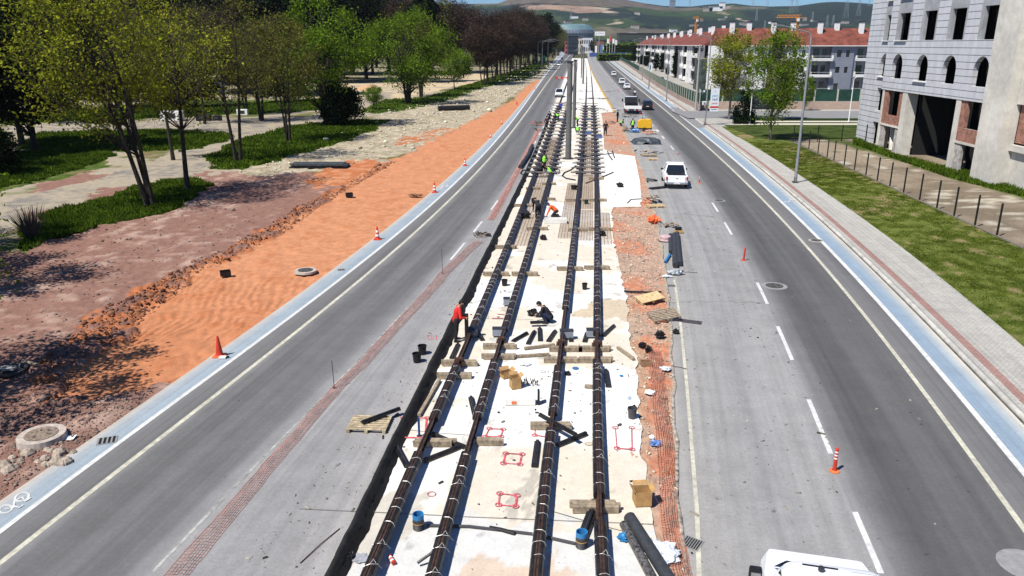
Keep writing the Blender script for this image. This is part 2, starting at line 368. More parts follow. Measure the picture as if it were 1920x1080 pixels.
col[:] = far_base*(1-isn[..., None])+near_base*isn[..., None]
h = (n2-.5)*.16*isn+(n1-.5)*.3+(n3-.5)*.07*isn
def zone(poly, c, hh=None):
    global h
    m = inpoly(U, V_, poly)
    col[m] = c[m]
    if hh is not None: h = np.where(m, hh, h)
    return m
zone(Z_PA2, mixc(PAT, GRY, ss(.4, .7, n2))); zone(Z_SAND, mixc(SAN, PAT, ss(.55, .75, n1)))
zone(Z_RUB, mixc(RUB, RUB2, ss(.42, .62, n2)), (n2-.5)*.35+(n3-.5)*.16)
m_path = zone(Z_PATH, mixc(PAT, GRY, ss(.45, .7, n1*.5+n2*.5)), (n2-.5)*.06)
for q in Z_G: zone(q, mixc(mixc(GRA, GRA2, ss(.35, .65, n2)), DRY, ss(.60, .70, n1*.5+n2*.5)))
m = zone(Z_OR2, mixc(ORA2, PUR, ss(.40, .60, n2)), .07+(n2-.5)*.55+(n3-.5)*.16)
zone(Z_OR3, mixc(ORA, ORA2, ss(.4, .6, n2))); zone(Z_ORC, mixc(ORA2, RUB, ss(.45, .65, n2)))
rip = np.sin((XX+YY*.10+(fbm(XX, YY, 4, .28)-.5)*2.0)*2*math.pi/.40)*ss(44, 33, YY)*ss(.30, .55, fbm(XX, YY+60, 3, .45))
trk = np.sin((XX-xe[:, None])*2*math.pi/1.9+(n1-.5)*4)
zone(Z_ORA, mixc(ORA, ORA2, np.clip(ss(.50, .76, n2)*.45+.14*(rip < -.3)*ss(.4,.6,n2)+.36*ss(42, 30, YY), 0, 1)), -.10+rip*.030+(n2-.5)*.16+trk*.012+(n3-.5)*.02)  # ripple troughs darkened in colour to strengthen their shading
# litter of limestone and clods at the trench foot, worn edge over the blue lane
ed = ss(1.2, .0, XX-0*XX-xe[:, None]+2.0) if False else np.exp(-((xe[:, None]-XX)/.55)**2)
h = h*(1-ed)+ed*(-.055+(n2-.5)*.10+(n3-.5)*.05)
h[:, 0] = -.25
terr_z = h
Vt = np.stack([XX, YY, h], -1).reshape(-1, 3)
ii = np.arange(Ny*Nx).reshape(Ny, Nx)
Ft = np.stack([ii[:-1, 1:], ii[:-1, :-1], ii[1:, :-1], ii[1:, 1:]], -1).reshape(-1, 4)
dirtm = attrmat('soil', bump=.035, bscale=5.0, var=.20, scale=2.2, fine=38)
tag(link('ground', npmesh('ground', Vt, Ft, dirtm, col=col.reshape(-1, 3), smooth=True)), kind='structure')
def terr_h(x, y):
    i = int(np.clip(np.searchsorted(Yr, y), 0, Ny-1)); e = xe[i]; l = xl[i]
    t = min(max((x-e)/(l-e), 0), 1)**(1/1.15); return float(h[i, int(t*(Nx-1))])

# wide plain under everything
def sheet(name, x0, x1, y0, y1, z, m, kind='structure', nx=1, ny=1):
    mb = MB(); 
    for i in range(nx):
        for j in range(ny):
            a = x0+(x1-x0)*i/nx; b = x0+(x1-x0)*(i+1)/nx; c = y0+(y1-y0)*j/ny; d = y0+(y1-y0)*(j+1)/ny
            mb.add([(a, c, z), (b, c, z), (b, d, z), (a, d, z)], [(0, 1, 2, 3)])
    return tag(mb.build(name, m, recalc=False), kind=kind)
plain = mat('meadow', GRA2, .95, var=.5, scale=.02, col2=(.17, .16, .085), spec=.05)
sheet('terrain', -9000, 12000, -60, 9000, -.55, plain)

# hills: ridge heights and fields
sil = np.array([(-900, 25), (300, 16), (800, 13), (880, 9), (935, 7), (950, 1), (1000, -14), (1100, -8), (1165, 0), (1200, 6), (1240, 11.5), (1290, 13), (1320, 10), (1370, 8), (1400, 12.5), (1440, 15), (1490, 14), (1530, 8), (1560, 6.5), (1600, 8.5), (1640, 12), (1900, 10), (2500, 16), (3200, 30)], float)
na, nr = 560, 260
uu = np.linspace(-900, 3200, na); yy = np.linspace(1150, 5200, nr)
rh = np.array([at(a, np.interp(a, sil[:, 0], sil[:, 1]), 3400)[2] for a in uu])
HX = ((uu-960)/FPX)[:, None]*(yy*CT+2)[None, :]; HY = np.repeat(yy[None, :], na, 0)
t = ss(1150, 3400, HY)**1.15*np.where(HY > 3400, 1-.35*ss(3400, 5200, HY), 1)
fb = fbm(HX, HY, 5, .0017); HZ = -3+(rh[:, None]+3)*t+(fb-.5)*70*np.sin(np.clip((HY-1150)/(3400-1150), 0, 1)*math.pi)**1.0
HU, HV = proj(HX+(fbm(HX, HY, 4, .006)-.5)*160, HY, HZ)
HV = HV+(fbm(HX+9, HY, 4, .008)-.5)*9
WOOD = (.012, .024, .020); MEAD = (.030, .056, .022); MEA2 = (.056, .072, .030); BARE = (.19, .145, .115); PALE = (.34, .285, .205)
f1 = fbm(HX+300, HY*.45, 5, .0032); f2 = fbm(HX, HY*.4+900, 5, .007); f3 = fbm(HX+77, HY*.5, 4, .02)
hc = mixc(MEAD, MEA2, ss(.45, .62, f2)); wd = ss(.455, .49, f1*.45+f2*.3+f3*.25); hc = hc*(1-wd[..., None])+np.array(WOOD)*wd[..., None]
br = ss(.66, .70, f2*.5+f3*.5); hc = hc*(1-br[..., None])+np.array(BARE)*br[..., None]
def hz(poly, c, t=1.0):
    m_ = inpoly(HU, HV, poly); hc[m_] = hc[m_]*(1-t)+np.array(c)*t*(.8+.4*f3[m_])[:, None]
hz([(900, -30), (1165, -20), (1240, 11), (1300, 14), (1420, 13), (1420, 18), (1250, 19), (1160, 12), (1000, 8), (900, 10)], BARE, .55)
hz([(985, 12), (1040, 11), (1120, 13), (1158, 22), (1110, 25), (1040, 20), (985, 18)], (.27, .185, .135)); hz([(1112, 13), (1145, 15), (1160, 25), (1148, 25), (1128, 18)], PALE)
hz([(1030, 21), (1110, 26), (1160, 25), (1190, 34), (1120, 36), (1030, 30)], WOOD, .8); hz([(1200, 30), (1290, 32), (1400, 30), (1640, 20), (1640, 45), (1400, 50), (1240, 46)], WOOD, .55)
hz([(1240, 17), (1400, 18), (1400, 24), (1240, 25)], MEA2, .7); hz([(1100, 33), (1200, 38), (1240, 44), (1180, 52), (1100, 42)], MEAD, .8)
hz([(1110, 52), (1140, 50), (1240, 58), (1300, 60), (1230, 70), (1110, 66)], BARE, .5); hz([(1155, 38), (1168, 36), (1162, 46), (1154, 48)], PALE)
hz([(1358, 12), (1362, 12), (1374, 26), (1369, 26)], PALE); hz([(1376, 32), (1382, 32), (1386, 40), (1380, 40)], PALE)
hi = np.arange(na*nr).reshape(na, nr)
Fh = np.stack([hi[:-1, :-1], hi[1:, :-1], hi[1:, 1:], hi[:-1, 1:]], -1).reshape(-1, 4)
hillm = attrmat('hillside', bump=3.0, bscale=.02, var=.3, scale=.015, fine=.07)
tag(link('hills', npmesh('hills', np.stack([HX, HY, HZ], -1).reshape(-1, 3), Fh, hillm, col=hc.reshape(-1, 3), smooth=True)), kind='structure')
def hill_z(x, y):
    u_ = 960+FPX*x/(y*CT+2); i = int(np.clip((u_+900)/4100*(na-1), 0, na-1)); j = int(np.clip((y-1150)/4050*(nr-1), 0, nr-1)); return float(HZ[i, j])

# road ribbons
YS = np.r_[np.arange(7, 60, 1.0), np.arange(60, 200, 3.0), np.arange(200, 520, 10.0), np.arange(520, 1300, 40.0)]
def ribbon(name, A, B, m, z=0.0, oa=0.0, ob=0.0, y0=6, y1=1300, n=6, thick=0.0, kind='structure', label=None, cat=None):
    fa = A if callable(A) else (lambda y: X(A, y)+oa); fb_ = B if callable(B) else (lambda y: X(B, y)+ob)
    ys = [y0]+[y for y in YS if y0 < y < y1]+[y1]
    V, UV = [], []
    for y in ys:
        a, b = fa(y), fb_(y)
        for i in range(n+1): V.append((a+(b-a)*i/n, y, z)); UV.append((i/n, y))
    k = n+1; F = [(j*k+i, j*k+i+1, (j+1)*k+i+1, (j+1)*k+i) for j in range(len(ys)-1) for i in range(n)]
    if thick:
        base = len(V)
        for y in ys:
            V.append((fa(y), y, z-thick)); UV.append((0, y)); V.append((fb_(y), y, z-thick)); UV.append((1, y))
        for j in range(len(ys)-1):
            F.append((j*k, (j+1)*k, base+2*(j+1), base+2*j)); F.append((j*k+n, base+2*j+1, base+2*(j+1)+1, (j+1)*k+n))
    me = npmesh(name, np.array(V), np.array(F), m, uv=np.array(UV)); return tag(link(name, me), label, cat, kind=kind)
blueL = ribmat('blue_lane_worn', [(0, (.46, .41, .34)), (.18, (.38, .385, .38)), (.4, (.29, .335, .37)), (.8, (.26, .315, .36)), (1, (.29, .33, .36))], var=.10, streak=.10)
blueR = ribmat('blue_lane_bright', [(0, (.24, .305, .37)), (.45, (.215, .295, .375)), (.72, (.33, .365, .38)), (.92, (.52, .48, .41)), (1, (.54, .5, .43))], var=.10, streak=.10)
asL = ribmat('carriageway_worn', [(0, G(.22)), (.10, G(.135)), (.28, G(.105)), (.47, G(.160)), (.66, G(.105)), (.86, G(.155)), (1, G(.27))], specks=.5, var=.10)
asR = ribmat('carriageway_dark', [(0, G(.25)), (.10, G(.17)), (.24, G(.088)), (.42, G(.078)), (.60, G(.120)), (.8, G(.092)), (1, G(.12))], specks=.5, var=.10)
asS = ribmat('asphalt_margin', [(0, G(.17)), (1, G(.12))], var=.08)
gry = ribmat('asphalt_dusty', [(0, (.27, .265, .26)), (.3, G(.25)), (.7, (.245, .24, .235)), (1, (.34, .33, .32))], specks=1.6, var=.12)
gryR = ribmat('asphalt_pale', [(0, (.31, .30, .28)), (.25, (.28, .275, .265)), (.6, G(.255)), (.85, (.285, .28, .27)), (1, G(.25))], specks=1.9, var=.12, cracks=1)
ribbon('blue_cycle_lane', 'LBO', 'LW', blueL, 0)
ribbon('road_margin', 'LW', 'LY', asS, 0)
ribbon('road', 'LY', 'LD', asL, 0, n=10)
ribbon('closed_lane', 'LD', 'MB', gry, 0, n=8)
ribbon('closed_lane', 'RC', 'RD', gryR, 0, n=8)
ribbon('road', 'RD', 'RY', asR, 0, n=10)
ribbon('road_margin', 'RY', 'RW', asS, 0)
ribbon('blue_cycle_lane', 'RW', 'RBO', blueR, 0, y1=1300)
lw = mat('road_paint', (.60, .60, .575), .7, var=.16, scale=5, stain=.12)
lyl = mat('road_paint_yellowed', (.52, .50, .40), .7, var=.2, scale=5, stain=.15)
def c_(k, o): return lambda y: X(k, y)+o
def grow(y): return .075+y*.0003
ribbon('lane_marking', lambda y: X('LW', y)-grow(y), lambda y: X('LW', y)+grow(y), lw, .004, n=1)
ribbon('lane_marking', lambda y: X('LY', y)-grow(y), lambda y: X('LY', y)+grow(y), lyl, .004, n=1)
ribbon('lane_marking', lambda y: X('RY', y)-grow(y), lambda y: X('RY', y)+grow(y), lyl, .004, n=1)
ribbon('lane_marking', lambda y: X('RW', y)-grow(y)*1.25, lambda y: X('RW', y)+grow(y)*1.25, lw, .004, n=1)
def dash(k, y0, y1, w=.13, o=0.0, m=None): ribbon('lane_marking', lambda y: X(k, y)-w/2+o, lambda y: X(k, y)+w/2+o, m or lw, .004, y0=y0, y1=y1, n=1)
for a, b in ((7.5, 14.3), (14.9, 18), (18.4, 24), (25, 33.5)): dash('LD', a, b, .09, -.02, mat('road_paint_dusty', (.36, .355, .33), .8, var=.3, scale=4, stain=.35))
for a, b in ((487, 455), (435, 415), (393, 375)): dash('LD', g(0, a)[1], g(0, b)[1])
y = 66
while y < 420: dash('LD', y, y+3, .13+y*.0004); y += 9.5
for a, b in ((1075, 960), (851, 749), (675, 612), (570, 530), (440, 417), (397, 380), (281, 273)): dash('RD', g(0, a)[1], g(0, b)[1], .15, .05)
y = 100
while y < 520: dash('RD', y, y+3, .16+y*.0005); y += 8
SLW = [g(*p) for p in ((1311, 1080), (1307, 960), (1295, 810), (1287, 715), (1277, 615), (1267, 540), (1264, 525))]
def strip(name, pts, w, z, m, kind='structure'):
    V, F = [], []
    for i, p in enumerate(pts):
        a = Vector(pts[max(i-1, 0)]); b = Vector(pts[min(i+1, len(pts)-1)]); d = (b-a).to_2d(); d.normalize(); nrm = Vector((-d.y, d.x))*w/2
        V += [(p[0]+nrm.x, p[1]+nrm.y, z), (p[0]-nrm.x, p[1]-nrm.y, z)]
    F = [(2*i, 2*i+1, 2*i+3, 2*i+2) for i in range(len(pts)-1)]
    o = link(name, MB().add(V, F).mesh(name, m)); return tag(o, kind=kind)
strip('lane_marking', [(3.45+.0, 9)]+SLW, .11, .004, lyl)

# right side: kerb, paving, brick band, lawn, lot
kerbm = mat('kerb_stone', (.52, .50, .45), .85, var=.18, scale=2, stain=.2)
def SOx(y): return X('SO', y) if y < 100 else X('RBO', y)+2.0+(y-100)*.012
ribbon('kerb', lambda y: X('RBO', y), lambda y: X('RBO', y)+.18, kerbm, .13, n=1, thick=.13)
gut = mat('gutter_dirt', (.09, .085, .075), .9, var=.4, scale=2)
ribbon('gutter', lambda y: X('RBO', y)-.09, lambda y: X('RBO', y)-.005, gut, .005, n=1, y1=160)
brk = ribmat('paver_brick', [(0, (.36, .22, .19)), (1, (.34, .20, .17))], var=.16, joints=(.2, .1, .01))
pav = ribmat('paver_grey', [(0, (.44, .42, .38)), (1, (.47, .455, .41))], var=.13, joints=(.22, .11, .012))
ribbon('pavement', lambda y: X('RBO', y)+.18, lambda y: X('RBO', y)+.42, pav, .128, n=1)
ribbon('pavement', lambda y: X('RBO', y)+.42, lambda y: X('RBO', y)+.78, brk, .130, n=1, y1=300)
ribbon('pavement', lambda y: X('RBO', y)+.78, SOx, pav, .128, n=3)
lawn = mat('lawn', (.035, .062, .011), .95, var=.30, scale=.5, col2=(.072, .095, .024), bump=.03, bscale=20, spec=.05)
# verge with worn yellow patches
ys = np.r_[np.arange(24, 118, .35)]; us = np.linspace(0, 1, 60)
va = np.array([SOx(q) for q in ys]); vb = np.array([min(X('FE', q), 60)+.12 for q in ys])
VX = va[:, None]*(1-us)+vb[:, None]*us; VY = np.repeat(ys[:, None], 60, 1)
q1 = fbm(VX, VY, 5, .22); q2 = fbm(VX+40, VY, 4, 1.6)
vc = mixc((.066, .095, .012), (.14, .165, .035), ss(.3, .7, q2)); tt = ss(.56, .66, q1*.65+q2*.35); vc = vc*(1-tt[..., None])+np.array((.26, .20, .10))*tt[..., None]
vi = np.arange(VX.size).reshape(VX.shape)
vF = np.stack([vi[:-1, :-1], vi[:-1, 1:], vi[1:, 1:], vi[1:, :-1]], -1).reshape(-1, 4)
vergem = attrmat('verge', bump=.06, bscale=14, var=.28, scale=3.0, fine=45)
tag(link('verge', npmesh('verge', np.stack([VX, VY, .11+(q2-.5)*.07], -1).reshape(-1, 3), vF, vergem, col=vc.reshape(-1, 3), smooth=True)), kind='structure')
# building lot
ly = np.arange(30, 118, .4); lx = np.linspace(0, 1, 70)
la = np.array([X('FE', q)-.05 for q in ly]); LX = la[:, None]*(1-lx)+(la[:, None]+60)*lx; LYY = np.repeat(ly[:, None], 70, 1)
q1 = fbm(LX, LYY, 5, .12); q2 = fbm(LX+4, LYY+5, 5, .8)
lc = mixc((.27, .22, .16), (.17, .135, .095), ss(.4, .6, q1)); tt = ss(.58, .66, q1*.4+q2*.6); lc = lc*(1-tt[..., None])+np.array((.42, .38, .30))*tt[..., None]
gg = (np.exp(-((LX-40.7)/1.3)**2)*1.2+(q2-.5)*1.3+.5*(np.exp(-((LX-36)/1.2)**2)*np.exp(-((LYY-87)/3)**2)) > .62); lc[gg] = np.array((.06, .085, .016))*(.7+.6*q2[gg])[:, None]
li = np.arange(LX.size).reshape(LX.shape)
lF = np.stack([li[:-1, :-1], li[:-1, 1:], li[1:, 1:], li[1:, :-1]], -1).reshape(-1, 4)
tag(link('lot', npmesh('lot', np.stack([LX, LYY, .06+(q2-.5)*.12], -1).reshape(-1, 3), lF, dirtm, col=lc.reshape(-1, 3), smooth=True)), kind='structure')
# side street with its kerbs, park strips beyond it
ssm = ribmat('street_asphalt', [(0, G(.22)), (1, G(.24))], var=.1)
mb = MB(); 
jn = [(X('RBO', 141)+.0, 141.2), (X('RBO', 150), 150), (X('RW', 150), 150), (X('RW', 128), 128), (X('RW', 112), 112), (X('RBO', 112), 112)]
tag(MB().add([(X('RW', 113)+.1, 113, .008), (X('RBO', 113)+.3, 114.5, .008), (X('RBO', 118)+5, 127, .008), (140, 127.5, .008), (140, 141, .008), (X('RBO', 141)+6, 141, .008), (X('RBO', 146)+.3, 151, .008), (X('RW', 151), 151, .008)], [tuple(range(8))]).build('side_street', ssm, recalc=False), kind='structure')
sheet('side_street', X('RBO', 118)-.2, 140, 127, 141, .137, ssm)
sheet('pavement', 36.2, 140, 141, 144.6, .142, pav)
lawn_d = mat('lawn_dark', (.022, .040, .009), .95, var=.3, scale=.6, bump=.03, bscale=10, spec=.05)
x0 = 32.8
sheet('lawn', x0+2, 140, 122.6, 126.5, .15, lawn_d); sheet('footpath', x0+1.2, 140, 120.3, 122.6, .145, mat('footpath_slab', (.5, .46, .37), .9, var=.1))
sheet('lawn', x0+1.5, 140, 118.6, 120.3, .15, lawn_d); sheet('footpath', x0+.5, 140, 116.2, 118.6, .145, MC['footpath_slab'])
sheet('lawn', 31.2, 140, 99.2, 116.2, .142, lawn)
sheet('pavement', 29.5, 36, 114, 127, .139, pav)
# ground between the roads beyond and behind the green fence
sheet('parking_street', 34.2, 140, 144.6, 187, .03, mat('parking_asphalt', (.30, .285, .255), .9, var=.1, scale=.3))
def GFx(y): return X('GF', y)
ribbon('parking_street', lambda y: GFx(y)+.3, lambda y: GFx(y)+13+y*.012, MC['parking_asphalt'], .036, y0=186, y1=620)

# ------------------------------------------------------------------ the work strip
cream = (.59, .535, .445); wht = (.70, .68, .63)
ysl = np.r_[np.arange(7, 80, .16), np.arange(80, 200, .6), np.arange(200, 700, 5)]
SR = [g(*p) for p in ((1262, 1180), (1250, 1080), (1222, 970), (1201, 810), (1197, 765), (1192, 665), (1180, 635), (1175, 555), (1167, 530), (1150, 450), (1147, 400), (1150, 389), (1203, 388), (1200, 340), (1190, 293), (1150, 288), (1133, 280), (1131, 250), (1130, 225), (1127, 212), (1150, 210), (1140, 187), (1122, 150), (1104, 110))]
SRy = np.array([p[1] for p in SR]); SRx = np.array([p[0] for p in SR]); o_ = np.argsort(SRy, kind='stable'); 
sr = np.interp(ysl, SRy[o_], SRx[o_]); mbx = Xa('MB', ysl)
sr = sr+(fbm(ysl*1.0, ysl*0+3, 5, 1.6)-.5)*.34*(ysl < 62); sr = np.minimum(sr, Xa('RC', ysl)-.15)
us = np.linspace(0, 1, 110); SX = mbx[:, None]*(1-us)+sr[:, None]*us; SY = np.repeat(ysl[:, None], 110, 1)
a1 = fbm(SX, SY, 5, .35); a2 = fbm(SX+9, SY, 5, 1.7)
sc = mixc(cream, wht, ss(.50, .60, a1)); 
SU, SVv = proj(SX+(a2-.5)*.8, SY+(a2-.5)*1.4)
for P, c in (([(880, 540), (1240, 552), (1240, 572), (880, 560)], (.66, .70, .72)), ([(560, 985), (780, 968), (1000, 980), (1230, 1000), (1300, 1100), (500, 1100)], (.56, .555, .53)), ([(820, 690), (1200, 690), (1200, 800), (1040, 800), (940, 750), (800, 740)], (.72, .71, .67)),
             ([(700, 930), (800, 930), (770, 1000), (640, 1080)], (.50, .47, .41)), ([(900, 1040), (1060, 1060), (1060, 1110), (820, 1110)], (.54, .44, .35)), ([(985, 885), (1005, 895), (975, 965), (955, 960)], (.42, .39, .33)), ([(1008, 895), (1020, 895), (1000, 970), (985, 970)], (.42, .39, .33)), ([(1120, 560), (1180, 560), (1180, 600), (1100, 600), (1070, 590)], (.50, .42, .31)),
             ([(1128, 285), (1215, 285), (1215, 388), (1130, 388)], (.74, .72, .66)), ([(1060, 80), (1190, 80), (1160, 210), (1050, 210)], (.66, .64, .59))):
    m_ = inpoly(SU+(fbm(SX, SY, 4, 2.0)-.5)*26, SVv+(fbm(SX+3, SY, 4, 2.0)-.5)*16, P); sc[m_] = np.array(c)*(.94+.12*a2[m_])[:, None]
dk = ss(.66, .72, a2*.8+a1*.2); sc = sc*(1-.35*dk[..., None])
si = np.arange(SX.size).reshape(SX.shape); sF = np.stack([si[:-1, :-1], si[:-1, 1:], si[1:, 1:], si[1:, :-1]], -1).reshape(-1, 4)
slabm = attrmat('lean_concrete', bump=.012, bscale=9, var=.11, scale=2.5, fine=30, rough=.9)
tag(link('concrete_slab', npmesh('concrete_slab', np.stack([SX, SY, .01+(a2-.5)*.02], -1).reshape(-1, 3), sF, slabm, col=sc.reshape(-1, 3), smooth=True)), kind='structure')
# orange and brown soil between the slab and the kerb
yso = np.r_[np.arange(7, 75, .12), np.arange(75, 190, .5)]; us = np.linspace(0, 1, 70)
e0 = np.interp(yso, ysl, sr)-.35; e0 = np.where(yso > 75, e0-1.2, e0); e1 = Xa('RC', yso)+.02
OX = e0[:, None]*(1-us)+e1[:, None]*us; OY = np.repeat(yso[:, None], 70, 1)
b1 = fbm(OX, OY, 4, .55); b2 = fbm(OX+5, OY, 5, 2.6); b3 = fbm(OX, OY+8, 3, 9.0)
oc = mixc((.40, .27, .20), (.47, .20, .115), ss(.46, .66, b1*.7+b2*.3)); oc = oc*(.70+.6*b3)[..., None]
e_ = np.clip((us-.90)/.1, 0, 1)[None, :]*np.ones_like(OX); oc = oc*(1-e_[..., None]*.75)+np.array((.36, .31, .23))*e_[..., None]*.75
l_ = ((OY > 17) & (OY < 35) & (us[None, :] < .38)); ll = l_*ss(.3, .6, b2); oc = oc*(1-.6*ll[..., None])+np.array((.40, .31, .21))*.6*ll[..., None]
oz = -.035+(b2-.5)*.14+(b3-.5)*.07; oz[:, :4] = np.minimum(oz[:, :4], -.02)
oi = np.arange(OX.size).reshape(OX.shape); oF = np.stack([oi[:-1, :-1], oi[:-1, 1:], oi[1:, 1:], oi[1:, :-1]], -1).reshape(-1, 4)
tag(link('soil_strip', npmesh('soil_strip', np.stack([OX, OY, oz], -1).reshape(-1, 3), oF, dirtm, col=oc.reshape(-1, 3), smooth=True)), kind='structure')
def rag(y): return X('RC', y)+.03*math.sin(y*3.1)+.05*math.sin(y*1.3)
ribbon('broken_kerb', lambda y: rag(y)-.07, lambda y: rag(y)+.03, mat('broken_edge', (.34, .30, .25), .9, var=.5, scale=5), .022, n=1, y1=62, thick=.1)
ribbon('yellow_kerb', lambda y: X('RC', y)-.25, lambda y: X('RC', y)+.25, mat('formwork_yellow', (.50, .33, .12), .8, var=.15), .12, n=1, y0=140, y1=520, thick=.12)
# slab joints
jm_ = mat('joint_dark', (.16, .15, .13), .9)  # dark tone of the joint lines themselves
for a, b in (((560, 955), (1230, 985)), ((745, 805), (890, 818)), ((905, 598), (1000, 600)), ((925, 549), (1180, 551)), ((1035, 960), (1222, 1012))): strip('slab_joint', [g(*a), g((a[0]+b[0])/2, (a[1]+b[1])/2+1.5), g(*b)], .02, .034, jm_)
# spray marks on the slab
redspray = mat('red_spray', (.60, .10, .13), .8, var=.5, scale=14)
def Zp(x, y): return (900+x/6, 780+y/6)
def ringp(c, r, n=14): return [(c[0]+r*math.cos(2*math.pi*i/n), c[1]+r*math.sin(2*math.pi*i/n)) for i in range(n+1)]
def spray_square(cs, w=.045, skip=()):
    P = [g(*c) for c in cs]; n = len(P)
    for i in range(n):
        if i in skip: continue
        strip('spray_marking', [P[i], P[(i+1) % n]], w*random.uniform(.7, 1.5), .036, redspray)
    for p in P: strip('spray_marking', ringp(p, .085), .03, .040, redspray)
spray_square([Zp(105, 150), Zp(260, 158), Zp(235, 240), Zp(60, 240)])
spray_square([Zp(288, 430), Zp(472, 440), Zp(445, 552), Zp(262, 542)])
spray_square([Zp(222, 882), Zp(415, 905), Zp(400, 1028), Zp(208, 1010)], .055)
spray_square([Zp(1520, 140), Zp(1705, 140), Zp(1710, 385), Zp(1540, 372)], .035, skip=(0,))
spray_square([(756, 785), (800, 785), (797, 822), (755, 822)], .05, skip=(3,)); spray_square([Zp(620, 150), Zp(760, 150), Zp(760, 245), Zp(615, 225)], .03)
strip('spray_marking', ringp(g(809, 928), .11), .025, .036, redspray)
strip('spray_marking', [g(922, 598), g(944, 598)], .06, .036, redspray); strip('spray_marking', [g(932, 590), g(946, 591)], .06, .036, redspray)
# lettering sprayed on the closed lane
strip('spray_marking', [g(810, 628), g(802, 630), g(803, 637), g(812, 636), g(808, 632)], .03, .008, redspray); strip('spray_marking', [g(815, 630), g(822, 630)], .03, .008, redspray); strip('spray_marking', [g(818, 630), g(818, 638)], .03, .008, redspray)
# cycle symbols on the blue lanes
def cyc(P, w, z=.010):
    def q(x, y): return g(*P(x, y))
    def ell(cx, cy, a, b, rot): 
        return [q(cx+a*math.cos(t)*math.cos(rot)-b*math.sin(t)*math.sin(rot), cy+a*math.cos(t)*math.sin(rot)+b*math.sin(t)*math.cos(rot)) for t in np.linspace(0, 2*math.pi, 20)]
    strip('cycle_symbol', ell(165, 490, 55, 30, -.35), w, z, lw); strip('cycle_symbol', ell(42, 580, 50, 28, -.25), w, z, lw)
    strip('cycle_symbol', [q(165, 490), q(110, 520), q(100, 570), q(42, 580)], w, z+.003, lw); strip('cycle_symbol', [q(110, 520), q(190, 520), q(165, 490)], w, z+.006, lw)
    strip('cycle_symbol', [q(100, 560), q(150, 570), q(175, 550)], w, z+.009, lw); strip('cycle_symbol', [q(185, 525), q(232, 495)], w, z+.009, lw)
cyc(lambda x, y: (x/4, 810+y/4), .06)
cyc(lambda x, y: (1472+x/12, 352+y/22), .07)
cyc(lambda x, y: (818+x/10, 318+y/16), .07)

# ================================================================== UNFINISHED BUILDING
A0 = Vector((42.467, 97.097, 0)); dv = Vector((-.04937, -.99878, 0)); RZB = math.atan2(dv.y, dv.x)
def matjoint():
    m, n, b = nodes('facade_panel'); N = n.nodes; L = n.links
    tc = N.new('ShaderNodeTexCoord'); sp = N.new('ShaderNodeSeparateXYZ'); L.new(tc.outputs['Object'], sp.inputs[0])
    md = N.new('ShaderNodeMath'); md.operation = 'MODULO'; md.inputs[1].default_value = .62
    ad = N.new('ShaderNodeMath'); ad.inputs[1].default_value = 6.2; L.new(sp.outputs[2], ad.inputs[0]); L.new(ad.outputs[0], md.inputs[0])
    lt = N.new('ShaderNodeMath'); lt.operation = 'LESS_THAN'; lt.inputs[1].default_value = .055; L.new(md.outputs[0], lt.inputs[0])
    mp = N.new('ShaderNodeMapping'); mp.inputs['Scale'].default_value = (1, 1, .25); L.new(tc.outputs['Object'], mp.inputs[0])
    tx = N.new('ShaderNodeTexNoise'); tx.inputs['Scale'].default_value = 1.3; tx.inputs['Detail'].default_value = 8; tx.inputs['Roughness'].default_value = .7; L.new(mp.outputs[0], tx.inputs[0])
    rp = N.new('ShaderNodeValToRGB'); L.new(tx.outputs['Fac'], rp.inputs[0]); e = rp.color_ramp.elements
    e[0].position = .3; e[0].color = (.40, .41, .435, 1); e[1].position = .6; e[1].color = (.54, .55, .575, 1)
    mx = N.new('ShaderNodeMixRGB'); L.new(lt.outputs[0], mx.inputs[0]); L.new(rp.outputs[0], mx.inputs[1]); mx.inputs[2].default_value = (.07, .07, .075, 1)
    L.new(mx.outputs[0], b.inputs['Base Color']); b.inputs['Roughness'].default_value = .85
    sb = N.new('ShaderNodeMath'); sb.operation = 'SUBTRACT'; sb.inputs[0].default_value = 1; L.new(lt.outputs[0], sb.inputs[1])
    bp = N.new('ShaderNodeBump'); bp.inputs['Distance'].default_value = .04; L.new(sb.outputs[0], bp.inputs['Height']); L.new(bp.outputs[0], b.inputs['Normal'])
    return m
